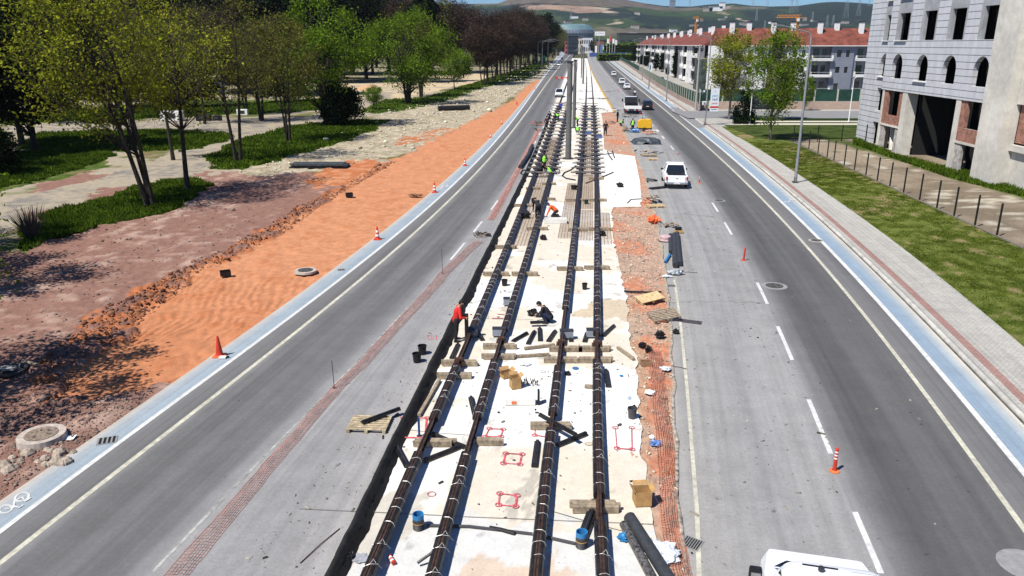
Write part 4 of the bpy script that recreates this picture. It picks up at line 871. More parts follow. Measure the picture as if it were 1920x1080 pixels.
def conifer(seed, h, r, lm=lf_c, n=2600, leaf=.42, tr=.22, bare=.18):
    rs = np.random.RandomState(seed); z = rs.uniform(bare, 1, n)**.9; rr = r*(1-z)**.7*(1+.25*np.sin(z*38+rs.uniform(0, 6))); a = rs.uniform(0, 2*math.pi, n); q = np.sqrt(rs.uniform(.12, 1, n)); lob = 1+.25*np.sin(a*5+z*20)
    P = np.stack([np.cos(a)*rr*q*lob, np.sin(a)*rr*q*lob, z*h-.25*q*rr], 1); V, F = quads(P, leaf, rs, el=1.3); mb = MB().tube([(0, 0, -.2), (0, 0, h*.5), (.05, 0, h*.97)], [tr, tr*.6, .03], n=7)
    return mb.mesh('trunk', bark), npmesh('crown', V, F, lm)
def tree(meshes, loc, label, cat='tree', group=None, rz=0, s=1.0, name='tree'):
    t = thing(name, loc, label, cat, group, rz=rz, s=s); link('trunk', meshes[0], t); link('crown', meshes[1], t); return t
T_big = make_tree(3, 17.5, 5.3, 5.8, lf_y, trunks=4, lean=-3.4, clumps=95, per=115, cs=1.35, leaf=.125, tr=.26, twigs=9)
T_thin = make_tree(5, 15, 4.2, 6.0, lf_y, trunks=1, clumps=50, per=75, cs=1.25, leaf=.12, tr=.2, twigs=9)
T_fork = make_tree(8, 16, 5.0, 6.6, lf_o, trunks=2, clumps=65, per=80, cs=1.35, leaf=.13, tr=.30, twigs=12, spread=.25)
T_oli = make_tree(12, 15, 5.0, 5.4, lf_o, trunks=3, clumps=75, per=95, cs=1.4, leaf=.15, tr=.26, twigs=10)
T_grn = make_tree(15, 16, 5.8, 3.0, lf_g, trunks=3, clumps=90, per=170, cs=1.3, leaf=.16, tr=.30, twigs=4)
T_gr2 = make_tree(19, 15.5, 7.6, 2.8, lf_g, trunks=5, clumps=95, per=170, cs=1.45, leaf=.17, tr=.34, twigs=4)
T_sm = make_tree(22, 8.5, 3.6, 2.2, lf_g, trunks=1, clumps=50, per=160, cs=1.1, leaf=.15, tr=.14, twigs=4)
T_bare = make_tree(25, 15, 4.6, 5.0, lf_b, trunks=1, clumps=75, per=150, cs=1.5, leaf=.13, tr=.28, twigs=22, el=1.6)
T_ba2 = make_tree(28, 14, 4.2, 4.5, lf_b, trunks=2, clumps=65, per=150, cs=1.5, leaf=.14, tr=.25, twigs=20, el=1.6)
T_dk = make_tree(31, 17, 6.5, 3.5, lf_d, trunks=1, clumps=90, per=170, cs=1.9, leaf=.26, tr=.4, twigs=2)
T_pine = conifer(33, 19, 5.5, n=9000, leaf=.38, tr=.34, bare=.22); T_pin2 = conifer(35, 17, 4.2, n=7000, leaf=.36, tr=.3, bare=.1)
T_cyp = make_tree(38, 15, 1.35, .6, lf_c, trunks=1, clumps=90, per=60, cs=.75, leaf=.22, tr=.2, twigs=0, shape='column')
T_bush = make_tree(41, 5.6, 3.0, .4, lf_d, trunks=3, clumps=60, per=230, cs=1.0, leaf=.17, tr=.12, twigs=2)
T_yng = make_tree(44, 13.2, 3.1, 3.0, lf_y, trunks=1, clumps=80, per=110, cs=1.05, leaf=.14, tr=.17, bm=barkp, twigs=7)
T_yn2 = make_tree(47, 14.0, 3.3, 2.6, lf_g, trunks=1, clumps=85, per=120, cs=1.05, leaf=.14, tr=.16, bm=barkp, twigs=6)
T_spr = make_tree(50, 4.9, 1.35, .3, lf_c, trunks=1, clumps=70, per=60, cs=.45, leaf=.13, tr=.09, twigs=0, shape='cone')
def gt_(u, v): 
    x, y = g(u, v); return (x, y, terr_h(x, y)-.08)
tree(T_big, gt_(283, 388), 'large multi-stemmed tree with thin yellow-green leaves, stems leaning left, on the near grass patch', s=1.0)
tree(T_thin, gt_(352, 358), 'slender single-stem tree with thin leaves right of the leaning multi-stemmed tree', rz=1)
tree(T_thin, gt_(325, 300), 'thin leafy tree between the slender stem and the gravel track', rz=3, s=.9)
tree(T_fork, gt_(447, 302), 'fork-trunked tree with sparse olive crown on the second grass patch', rz=.4)
tree(T_oli, gt_(541, 266), 'olive crowned tree whose trunk divides low, right of the fork-trunked tree', rz=2, s=(.82, .82, .98))
tree(T_grn, gt_(612, 236), 'bright fresh green tall tree above the dark bush', rz=.6, s=1.12)
tree(T_bush, gt_(640, 236), 'dense dark bush at the foot of the bright green tree', 'bush', name='bush', rz=1)
tree(T_gr2, gt_(765, 194), 'broad green tree with many low stems standing alone by the sand yard', rz=.5, s=1.18)
tree(T_oli, gt_(790, 182), 'olive tree just behind the broad green tree', rz=4, s=1.15)
tree(T_sm, gt_(852, 168), 'small round light green tree right of the broad tree', rz=2, s=1.25)
tree(T_fork, gt_(250, 255), 'olive tree behind the leaning multi-stemmed tree', rz=2.4)
tree(T_pine, gt_(42, 272), 'very dark tall pine at the left edge, left of the yellow-green tree', rz=0, s=1.12, name='pine_tree'); tree(T_dk, gt_(66, 283), 'dark leafy tree with leaning trunk beside the left edge pine', rz=1, s=1.0)
tree(T_pine, gt_(-60, 300), 'very dark pine cut by the left edge of the photo', rz=2, s=1.1, name='pine_tree')
tree(T_gr2, gt_(-190, 330), 'yellow-green tree reaching in at the left edge above the dark grass', rz=2, s=.9)
tree(T_oli, gt_(490, 226), 'olive tree beyond the gravel track', rz=.9); tree(T_fork, gt_(385, 232), 'sparse tree on the far side of the gravel track', rz=5, s=1.05)
tree(T_gr2, (-20.9, 22.6, -.1), 'tree outside the left edge that throws the dappled shade on the red soil', rz=2.5, s=.60)
tree(T_gr2, (-35.2, 43.5, -.1), 'further leafy tree outside the left edge shading the soil by the bare bush', rz=1.5, s=.62)
tree(T_gr2, (-29.9, 36.0, -.1), 'leafy tree outside the left edge shading the purple soil', rz=.5, s=.63)
tree(T_bush, gt_(-20, 330), 'dark shrub in the shade at the left edge', 'bush', name='bush', rz=1, s=.8)
# bare bush
bb = thing('bare_bush', gt_(62, 447), 'leafless grey twiggy bush by the path at the left', 'bush'); m = MB(); rn = random.Random(3)
for i in range(260):
    a = rn.uniform(0, 6.28); t = rn.uniform(.15, .95); L_ = rn.uniform(1.1, 2.2); e = Vector((math.cos(a)*t*1.25, math.sin(a)*t*1.25, L_)); b0 = Vector((math.cos(a)*.18, math.sin(a)*.18, 0)); m.tube([b0, b0.lerp(e, .5)+Vector((0, 0, .15)), e], [.020, .013, .006], n=3, caps=False)
m.build('branches', mat('grey_twig', (.10, .085, .07), .9, var=.3), bb, recalc=False)
# leaning broken tree and small things by the broad tree
tree(T_sm, gt_(700, 205), 'low ragged shrub with a leaning stem left of the broad green tree', 'bush', name='bush', rz=1, s=.5)
# brown bare row along the park edge
rb = [(905, 160), (914, 157), (926, 152), (938, 148), (948, 143), (957, 139), (966, 136), (975, 131), (984, 127), (992, 123), (1000, 119), (1006, 116), (932, 142), (960, 130), (978, 121)]
for i, (u, v) in enumerate(rb):
    tree(T_bare if i % 2 else T_ba2, (*g(u, v), -.1), 'leafless brown tree in the row at the park edge beside the road', rz=i*1.7, s=1.22+.10*math.sin(i*2.1)+.018*max(0, 160-v), group='brown leafless trees at the park edge')
tree(T_cyp, (*g(1027, 118), -.1), 'tall dark cypress at the right end of the bare tree row', rz=0, s=(2.2, 2.2, 2.35), name='cypress_tree')
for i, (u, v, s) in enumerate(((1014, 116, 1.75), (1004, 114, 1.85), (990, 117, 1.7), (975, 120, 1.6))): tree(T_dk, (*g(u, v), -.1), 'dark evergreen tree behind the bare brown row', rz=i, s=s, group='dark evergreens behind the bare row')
for i, (u, v, s) in enumerate(((1040, 103, 2.2), (1050, 100, 2.0), (1036, 108, 1.8), (1046, 105, 1.4), (1056, 98, 2.0))): tree(T_oli, (*g(u, v), -.1), 'olive roadside tree beyond the cypress', rz=i, s=s, group='olive trees beyond the cypress')
# woodland behind: every tree is its own
rn = random.Random(9); k = 0
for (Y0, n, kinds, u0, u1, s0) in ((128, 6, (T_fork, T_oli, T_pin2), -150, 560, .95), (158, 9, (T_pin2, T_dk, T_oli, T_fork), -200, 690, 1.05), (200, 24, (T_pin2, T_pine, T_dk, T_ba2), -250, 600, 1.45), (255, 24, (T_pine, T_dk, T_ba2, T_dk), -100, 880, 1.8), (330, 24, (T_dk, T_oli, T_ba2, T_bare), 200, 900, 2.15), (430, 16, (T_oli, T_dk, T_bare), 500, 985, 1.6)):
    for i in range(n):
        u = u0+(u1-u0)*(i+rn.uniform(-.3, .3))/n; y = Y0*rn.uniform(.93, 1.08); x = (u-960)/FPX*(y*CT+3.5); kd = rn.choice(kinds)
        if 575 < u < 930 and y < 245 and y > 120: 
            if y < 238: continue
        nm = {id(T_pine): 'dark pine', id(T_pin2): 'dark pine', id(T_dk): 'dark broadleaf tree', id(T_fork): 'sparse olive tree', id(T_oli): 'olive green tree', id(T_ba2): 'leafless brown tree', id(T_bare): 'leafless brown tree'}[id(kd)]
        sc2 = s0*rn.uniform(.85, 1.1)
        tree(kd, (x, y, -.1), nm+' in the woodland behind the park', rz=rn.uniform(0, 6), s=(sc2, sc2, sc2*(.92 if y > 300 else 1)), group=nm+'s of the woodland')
# low pale stems
# right side trees
tree(T_yng, (34.4, 125.0, .1), 'left young tree with pale bark and thin yellow-green crown behind the banner', rz=1, s=(1.05, 1.05, 1.02))
tree(T_yn2, (31.8+.4, 97.6, .1), 'right young tree with green crown on the lawn beside the street lamp', rz=2, s=(1.0, 1.0, .93))
tree(T_yng, (34.9+7, 124.5, .1), 'thin young tree between the banner tree and the white lamp post', rz=4, s=(.7, .7, .75))
tree(T_spr, (34.7, 118.6, .1), 'small dark green spruce between the two young trees', rz=0, s=1.15, name='spruce_tree')
tree(T_yn2, (52.5, 141.9, .1), 'small leafy tree at the side street wall below the houses', rz=3, s=.42)
cyl_ = ['dark cypress standing against the corner of the left house row', 'second dark cypress from the scaffold', 'third dark cypress from the scaffold', 'fourth dark cypress in front of the left house row', 'farthest dark cypress at the end of the left house row']
for i, (u, v, s) in enumerate(((1272, 146, .72), (1245, 135, .62), (1234, 133, .58), (1219, 127, .62), (1191, 118, .68))): x, y = g(u, v); tree(T_cyp, (x-1.0, y, 0), cyl_[i], rz=i, s=(s*1.35, s*1.35, s), name='cypress_tree', group='cypresses along the house row')
for i, (u, v, s) in enumerate(((1212, 124, .9), (1205, 121, .9), (1255, 140, .5))): tree(T_bush, (*g(u, v), 0), 'shrub between the cypresses of the house row', 'bush', name='bush', rz=i, s=s, group='shrubs along the house row')
# hedges, far greenery
def hedge(loc, d, lm, label, n=2500, leaf=.3, name='hedge'):
    t = thing(name, loc, label, 'hedge'); P = NR.uniform(-.5, .5, (n, 3))*np.array(d)+np.array((0, 0, d[2]/2)); P[:, 2] += .2*np.sin(P[:, 0]*.8); V, F = quads(P, leaf, NR, up=1.5); link('foliage', npmesh('foliage', V, F, lm), t)
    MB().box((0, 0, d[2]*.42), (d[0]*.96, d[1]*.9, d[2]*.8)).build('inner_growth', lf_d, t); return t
hedge((84, 585, 0), (44, 14, 5.2), lf_g, 'long clipped light green hedge left of the red roofs', leaf=.8)
hedge((96, 650, 0), (46, 4, 13), lf_g, 'tall dark green hedge behind the clipped hedge', n=2500, leaf=.9)
for i in range(34):
    u = 1050+i*8.5+rn.uniform(-3, 3); y = rn.uniform(850, 1100); 
    if 1060 < u < 1112 or u > 1330: continue
    x = (u-960)/FPX*(y*CT+3.5); tree(rn.choice((T_dk, T_oli, T_bare)), (x, y, -.3), 'distant roadside tree below the hills', rz=i, s=rn.uniform(.8, 1.2), group='distant trees below the hills')
for i in range(26):
    u = 1120+i*20+rn.uniform(-6, 6); y = rn.uniform(560, 760) if u > 1205 else rn.uniform(900, 1100); x = (u-960)/FPX*(y*CT+3.5); tree(rn.choice((T_dk, T_oli, T_pin2)), (x, y, -.3), 'distant tree showing above the red roofs', rz=i, s=rn.uniform(.9, 1.1), group='distant trees above the red roofs')
# grass blades and rubble
def blades(name, polys, n, hgt, m, zf, wpx=.03, lab=None):
    P = []
    for poly, k in polys:
        us = [p[0] for p in poly]; vs = [p[1] for p in poly]; wp = [g(*p) for p in poly]; ax = np.array(wp); cnt = 0
        while cnt < k:
            q = NR.uniform(ax.min(0), ax.max(0), (k*2, 2)); fx_ = (fbm(q[:, 0], q[:, 1], 4, .55)-.5)*2.2; fy_ = (fbm(q[:, 0]+91, q[:, 1]+7, 4, .55)-.5)*4.4*np.clip(q[:, 1]/60, .35, 2); fg_ = (fbm(q[:, 0]+13, q[:, 1]+3, 4, 1.6)-.5)*1.3; pu, pv = proj(q[:, 0]+fx_+fg_*.6, q[:, 1]+fy_+fg_) if hgt >= .3 and zf is terr_h else proj(q[:, 0], q[:, 1]); mk = inpoly(pu, pv, poly) & (q[:, 1] > 14); q = q[mk][:k-cnt]; P.append(q); cnt += len(q)
            if not len(q): break
    P = np.concatenate(P); n = len(P); z = np.array([zf(a, b) for a, b in P]); hh = hgt*NR.uniform(.4, 1.2, n)*(.6+.8*fbm(P[:, 0], P[:, 1], 3, .7)); a = NR.uniform(0, 6.28, n); w_ = wpx*(1+P[:, 1]/35)
    B = np.c_[P, z]; dx = np.c_[np.cos(a), np.sin(a), 0*a]*w_[:, None]; tp = B+np.c_[NR.randn(n)*hh*.35, NR.randn(n)*hh*.35, hh]
    V = np.stack([B-dx, B+dx, tp], 1).reshape(-1, 3); F = np.arange(3*n).reshape(-1, 3); return tag(link(name, npmesh(name, V, F, m)), lab or 'tall green grass growing on the park patches', 'grass', kind='stuff')
gb = leafmat('grass_blade', (.045, .09, .008), (.13, .19, .022), (.075, .125, .012), trans=.3); gbd = leafmat('verge_blade', (.075, .105, .012), (.17, .19, .035), (.11, .14, .018), trans=.3)
blades('grass', [(Z_G[0], 26000), (Z_G[1], 26000), (Z_G[2], 22000), ([(60, 345), (208, 298), (180, 280), (0, 288), (-60, 360)], 26000), (Z_G[4], 18000), ([(0, 215), (640, 185), (640, 205), (0, 236)], 20000), ([(150, 420), (180, 400), (185, 425), (120, 445), (100, 430)], 4000)], 0, .30, gb, terr_h)
blades('grass', [([(1405, 268), (1500, 272), (1601, 320), (1694, 363), (1789, 407), (1920, 468), (1920, 655), (1775, 540), (1665, 445), (1565, 377), (1440, 292)], 60000)], 0, .055, gbd, lambda a, b: .10, wpx=.018, lab='short green and yellowed grass of the verge')
blades('grass', [([(1601, 262), (1700, 300), (1780, 318), (1920, 352), (1920, 372), (1780, 335), (1600, 272)], 14000)], 0, .40, gb, lambda a, b: .05, lab='tall weeds along the foot of the unfinished building')
def stones(name, polys, sz, m, label, zf):
    b_ = bmesh.new(); bmesh.ops.create_icosphere(b_, subdivisions=1, radius=1); bv = np.array([v.co for v in b_.verts]); bf = np.array([[v.index for v in f.verts] for f in b_.faces]); b_.free(); VV, FF, o = [], [], 0
    for poly, k in polys:
        ax = np.array([g(*p) for p in poly]); cnt = 0
        while cnt < k:
            q = NR.uniform(ax.min(0), ax.max(0)); pu, pv = proj(q[0], q[1])
            if not inpoly(np.array([pu]), np.array([pv]), poly)[0]: continue
            cnt += 1; s = sz*NR.lognormal(0, .55)*(1+q[1]/140); v = bv*(1+NR.uniform(-.3, .3, bv.shape))*s*np.array([1, NR.uniform(.6, 1.1), NR.uniform(.4, .8)]); a = NR.uniform(0, 6.28); ca, sa = math.cos(a), math.sin(a)
            VV.append(np.c_[v[:, 0]*ca-v[:, 1]*sa+q[0], v[:, 0]*sa+v[:, 1]*ca+q[1], v[:, 2]+zf(*q)+s*.2]); FF.append(bf+o); o += len(bv)
    return tag(link(name, npmesh(name, np.concatenate(VV), np.concatenate(FF), m)), label, 'rubble', kind='stuff')
limest = leafmat('limestone', (.50, .46, .36), (.30, .26, .19), (.62, .58, .48), trans=0); clod = leafmat('clod', (.20, .12, .10), (.11, .065, .05), (.30, .12, .06), trans=0); clodp = leafmat('clod_purple', (.20, .13, .12), (.10, .065, .06), (.26, .20, .17), trans=0)
stones('rubble', [(Z_RUB, 5200), ([(1000, 133), (1010, 120), (940, 150), (900, 165), (930, 165)], 300), ([(335, 345), (385, 330), (385, 345), (330, 350)], 60)], .042, limest, 'pale limestone rubble lying between the park grass and the orange trench', terr_h)
stones('rubble', [(Z_OR2, 2600), ([(330, 505), (360, 530), (250, 610), (190, 650), (150, 640), (240, 560)], 700)], .032, clod, 'reddish clods along the broken trench edge', terr_h)
stones('rubble', [([(0, 470), (420, 340), (500, 420), (200, 640), (120, 740), (0, 800)], 1500), ([(0, 750), (190, 735), (300, 725), (190, 812), (0, 930)], 2200)], .022, clodp, 'small purple-brown stones on the bare soil', terr_h)
def soil_h(a, b): return -.03
stones('rubble', [([(1150, 395), (1222, 395), (1260, 640), (1285, 1080), (1250, 1080), (1197, 765), (1178, 600)], 5200), ([(1131, 250), (1185, 270), (1190, 290), (1135, 285)], 150)], .016, leafmat('gravel', (.38, .26, .19), (.24, .17, .13), (.60, .54, .46), trans=0), 'brown gravel and stones on the soil strip', soil_h)

# ================================================================== RAILS AND WORKS
def sweep(mb, path, prof, close=True):
    V = []; n = len(prof); k = len(path)
    for i, p in enumerate(path):
        a = Vector(path[max(i-1, 0)]); b = Vector(path[min(i+1, k-1)]); d = (b-a); d.z = 0; d.normalize(); nx = Vector((d.y, -d.x, 0))
        for x, z in prof: V.append(Vector(p)+nx*x+Vector((0, 0, z)))
    F = [(i*n+j, i*n+(j+1) % n, (i+1)*n+(j+1) % n, (i+1)*n+j) for i in range(k-1) for j in range(n if close else n-1)]
    if close: F += [tuple(range(n)), tuple(range((k-1)*n+n-1, (k-1)*n-1, -1))]
    mb.add(V, F); return mb
YG = lambda v: g(960, v)[1]
rail_top = mat('rail_head_brown', (.075, .042, .028), .5, metal=.35, var=.35, scale=6)
cas = mat('rail_casing', (.010, .009, .009), .5, var=.6, scale=4, col2=(.022, .018, .015), bump=.008, bscale=18, spec=.5)
nmR = {'R1': 'leftmost rail', 'R2': 'second rail from the left', 'R3': 'third rail from the left', 'R4': 'rightmost rail'}
gaps = {'R1': [(700, 642), (868, 802)], 'R2': [(690, 632), (868, 800)], 'R3': [(702, 590), (822, 792)], 'R4': [(690, 640), (1000, 948)]}
Yr_ = list(np.arange(8, 80, .7))+list(np.arange(80, 200, 3))+list(np.arange(200, 900, 12))
RZ = .21
tie_me = MB()
for pts in ([(-.178, 0, .17), (-.135, .01, .285), (-.05, 0, .325), (.06, .01, .33), (.14, 0, .29), (.178, -.01, .18)],): tie_me.tube(pts, .0055, n=4)
tie1 = tie_me.mesh('wire_tie', wirem)
t2 = MB().tube([(-.2, 0, .15), (-.15, .0, .29), (.0, .02, .33), (.17, .05, .29), (.24, .12, .12)], .006, n=4).tube([(.0, .02, .33), (.07, .10, .40), (.13, .05, .33)], .006, n=4); tie2 = t2.mesh('wire_tie', wirem)
rnr = random.Random(5)
for k in ('R1', 'R2', 'R3', 'R4'):
    x0, y0 = X(k, 8), 8.0; t = thing('tram_rail', (x0, y0, 0), 'tram rail wrapped in black rubber and wire ties, '+nmR[k], 'rail', 'four tram rails of the works')
    P = lambda ys: [(X(k, y)-x0, y-y0, 0) for y in ys]
    hd = MB(); 
    for a, b in ((-.055, -.012), (.012, .055)): sweep(hd, P(Yr_), [(a, RZ+.12), (b, RZ+.12), (b, RZ+.19), (a, RZ+.19)])
    sweep(hd, P([y for y in Yr_ if y < 240]), [(-.012, RZ+.12), (.012, RZ+.12), (.012, RZ+.165), (-.012, RZ+.165)])
    hd.build('rail_head', rail_top, t, recalc=True)
    ft = MB(); sweep(ft, P([y for y in Yr_ if y < 300]), [(-.09, RZ), (.09, RZ), (.09, RZ+.015), (.02, RZ+.03), (.02, RZ+.119), (-.02, RZ+.119), (-.02, RZ+.03), (-.09, RZ+.015)]); ft.build('rail_foot', rust, t)
    segs = []; cur = 8.0
    for v1, v2 in sorted(gaps[k], key=lambda q: -q[0]): segs.append((cur, YG(v1))); cur = YG(v2)
    segs.append((cur, 152))
    for a, b in segs:
        ys = [a]+[y for y in Yr_ if a < y < b]+[b]; m = MB(); s_ = 1.0
        for sg in (-1, 1): sweep(m, P(ys), [(sg*.022, RZ+.02), (sg*.13, RZ+.0), (sg*.15, RZ+.03), (sg*.158, RZ+.10), (sg*.132, RZ+.165), (sg*.09, RZ+.185), (sg*.058, RZ+.185), (sg*.058, RZ+.115), (sg*.022, RZ+.115)])
        m.build('rubber_casing', cas, t)
    y = 14.0+rnr.random(); n = 0
    while y < 52 and n < 92:
        if any(a < y < b for a, b in segs):
            q = link('wire_tie', tie1 if rnr.random() < .72 else tie2, t); q.location = (X(k, y)-x0, y-y0, RZ-.13+rnr.uniform(-.004, .006)); q.rotation_euler = (0, 0, rnr.uniform(-.22, .22)-.1); n += 1
        y += rnr.uniform(.30, .75)*(1+y/70)
# timber under the rails
def timber(u1, u2, v, label, n=2, h=.18, dv=0, w=.11):
    a = g(u1, v); b = g(u2, v+dv); t = thing('timber_support', (*a, 0), label, 'timber', 'timber blocks under the rails'); d = Vector((b[0]-a[0], b[1]-a[1], 0)); dn = d.normalized(); sd_ = Vector((-dn.y, dn.x, 0))
    for i in range(n):
        e0 = rnr.uniform(-.06, .06); MB().bar(sd_*i*(w+.012)+dn*e0+Vector((0, 0, h/2+.03)), d+sd_*i*(w+.012)+dn*rnr.uniform(-.08, .12)+Vector((0, 0, h/2+.03)), w, h).build('beam', wood, t, bevel=.006)
rows = [(962, 'R4', 1070, 1162), (838, 'R1', 776, 850), (836, 'R2', 891, 942), (806, 'R3', 993, 1070), (711, 'R1', 820, 886), (687, 'R1', 829, 891), (675, 'R2', 905, 966), (655, 'R2', 904, 965), (681, 'R3', 1020, 1083), (660, 'R3', 1031, 1090), (681, 'R4', 1086, 1148), (660, 'R4', 1086, 1144), (518, 'R1', 907, 952), (518, 'R2', 960, 1005), (508, 'R3', 1045, 1090), (506, 'R4', 1097, 1143), (467, 'R1', 930, 968), (432, 'R2', 989, 1025), (434, 'R3', 1064, 1098), (433, 'R4', 1105, 1143), (388, 'R1', 965, 1000), (376, 'R2', 1021, 1040), (378, 'R3', 1062, 1093), (378, 'R4', 1105, 1135), (356, 'R1', 985, 1012), (347, 'R2', 1017, 1043), (337, 'R4', 1104, 1130)]
cnt = {}
for v, k, a, b in rows:
    cnt[k] = cnt.get(k, 0)+1; o_n = ['nearest', 'second', 'third', 'fourth', 'fifth', 'sixth', 'seventh', 'eighth', 'ninth'][cnt[k]-1]
    timber(a, b, v, o_n+' pair of weathered timber blocks from the camera under the '+nmR[k], n=3 if v > 900 else 2)
for (u1, v1, u2, v2, l) in ((983, 657, 1040, 650, 'loose timber lying between the second and third rail'), (968, 672, 1030, 668, 'second loose timber below the other between the middle rails'), (1158, 655, 1188, 677, 'single loose plank angled right of the rightmost rail'), (786, 783, 824, 716, 'long thin lath leaning beside the black membrane'), (1096, 728, 1112, 729, 'small pale offcut beside the rightmost rail')):
    a, b = g(u1, v1), g(u2, v2); t = MB().bar((*a, .09), (*b, .09), .11, .1).build('loose_plank', wood, bevel=.006); tag(t, l, 'plank')
# rail joint clamps at the bare stretches
for (u, v, k, l) in ((856, 690, 'R1', 'rust red joint clamp on the leftmost rail'), (932, 650, 'R2', 'rust red joint clamp on the second rail'), (1117, 657, 'R4', 'rust red joint clamp on the rightmost rail'), (1048, 655, 'R3', 'rust red joint clamp on the third rail')):
    y = YG(v); x = X(k, y); t = thing('joint_clamp', (x, y, .1), l, 'clamp', 'joint clamps on the rails'); MB().box((0, 0, .20), (.28, .16, .22)).build('plate', rust, t, bevel=.01)
    for sx_ in (-.16, .16): MB().box((sx_, 0, .1), (.05, .34, .14)).build('jaw', rust, t, bevel=.008); MB().cyl((sx_*1.3, -.08, .12), (sx_*.7, -.08, .12), .03, n=6).build('bolt', darksteel, t)
for (u, v, w_, l) in ((936, 632, .55, 'grey box section across the second rail'), (1062, 636, .55, 'grey box section across the third rail'), (1108, 634, .38, 'small grey box section beside the rightmost rail'), (886, 632, .42, 'grey box section beside the leftmost rail'), (950, 574, .3, 'small grey block left of the second rail')):
    x, y = g(u, v); t = thing('grey_block', (x, y, 0), l, 'block', 'grey blocks set on the rails'); MB().box((0, 0, .24), (w_, .26, .30)).build('block', mat('block_grey', (.26, .29, .33), .6, var=.1), t, bevel=.012); MB().box((0, 0, .40), (w_+.02, .28, .03)).build('lid', darksteel, t)
# loose rubber casings
def casing(u1, v1, u2, v2, label, w=.19, h=.10, z=.03, z2=None):
    a = Vector((*g(u1, v1), z)); b = Vector((*g(u2, v2), z if z2 is None else z2)); t = thing('rubber_casing_piece', a, label, 'rubber piece', 'loose black rubber casings'); d = b-a
    M = d.to_track_quat('Y', 'Z').to_matrix(); L_ = d.length; m = MB()
    pr = [(-w/2, 0), (w/2, 0), (w/2, h*.45), (w*.30, h*.5), (w*.22, h), (-w*.22, h), (-w*.30, h*.5), (-w/2, h*.45)]; n = 8
    m.add([M@Vector((x, y, zz)) for y in (0, L_) for x, zz in pr], [tuple(range(n)), tuple(range(2*n-1, n-1, -1))]+[(i, (i+1) % n, n+(i+1) % n, n+i) for i in range(n)])
    m.build('casing', rubber, t, bevel=.008); MB().box(M@Vector((0, L_/2, h+.002)), (w*.10, L_*.94, .006), M=M).build('groove', darksteel, t); return t
CS = [(994, 613, 1021, 612, 'short black casing lying crosswise on top of the others near the seated worker', .19, .1, .16), (962, 642, 988, 627, 'black casing slanting left of the fan of casings'), (990, 647, 1002, 624, 'second casing of the fan left of the third rail'), (1013, 641, 1012, 618, 'upright pointing casing in the fan under the crosswise one'), (1028, 642, 1041, 623, 'rightmost casing of the fan left of the third rail'), (1071, 642, 1066, 624, 'black casing right against the third rail'), (1096, 643, 1101, 626, 'black casing left against the rightmost rail'), (1130, 632, 1151, 613, 'black casing slanting alone right of the rightmost rail'), (1141, 728, 1136, 697, 'black casing right of the rightmost rail beside the offcut'), (847, 674, 859, 648, 'long open casing left of the leftmost rail'), (788, 752, 801, 716, 'casing lying along the black membrane'), (883, 748, 891, 782, 'short casing leaning on the second rail'), (742, 836, 764, 878, 'near casing between membrane and leftmost rail'), (808, 816, 872, 842, 'long casing bridging the first two rails'), (794, 868, 860, 842, 'lower casing of the pair between the first two rails'), (1002, 878, 1008, 831, 'single casing left of the third rail'), (1012, 797, 1080, 836, 'long casing laid slanting across the third rail', .15, .1, .33), (1045, 838, 1099, 816, 'casing crossing under the slanting one', .2), (1092, 1012, 1118, 942, 'big casing leaning on the rightmost rail', .26, .14), (905, 640, 893, 620, 'small casing right of the leftmost rail'), (1115, 970, 1128, 1000, 'casing tucked behind the rightmost rail', .2)]
for c_i in CS: casing(*c_i)
# membrane along the slab edge
ym = np.r_[np.arange(7, 60, .10), np.arange(60, 116, .4)]; cx = Xa('MB', ym); n = 7
mu = np.linspace(0, 1, n); pf_x = np.array([-.10, -.09, .0, .06, .12, .22, .27]); pf_z = np.array([0, .25, .33, .30, .16, .06, .022])
wob = (fbm(ym*1.0, ym*0, 4, .9)-.5); w2_ = fbm(ym[:, None]*1.0+mu*0, mu[None, :]*3+ym[:, None]*0, 4, 3.0)-.5
MX = cx[:, None]+pf_x*(1+.3*wob[:, None])+wob[:, None]*.16+w2_*.07; MZ = pf_z*(1+.55*wob[:, None])+w2_*.08*(pf_z > .03); MZ[:, -1] = .02
mi_ = np.arange(len(ym)*n).reshape(len(ym), n); mF = np.stack([mi_[:-1, :-1], mi_[:-1, 1:], mi_[1:, 1:], mi_[1:, :-1]], -1).reshape(-1, 4)
tag(link('membrane_edging', npmesh('membrane_edging', np.stack([MX, np.repeat(ym[:, None], n, 1), MZ], -1).reshape(-1, 3), mF, mat('bitumen_membrane', (.010, .0095, .009), .75, var=.4, scale=3, bump=.02, bscale=14), smooth=False)), 'crumpled black membrane edging draped along the left slab edge', 'membrane')
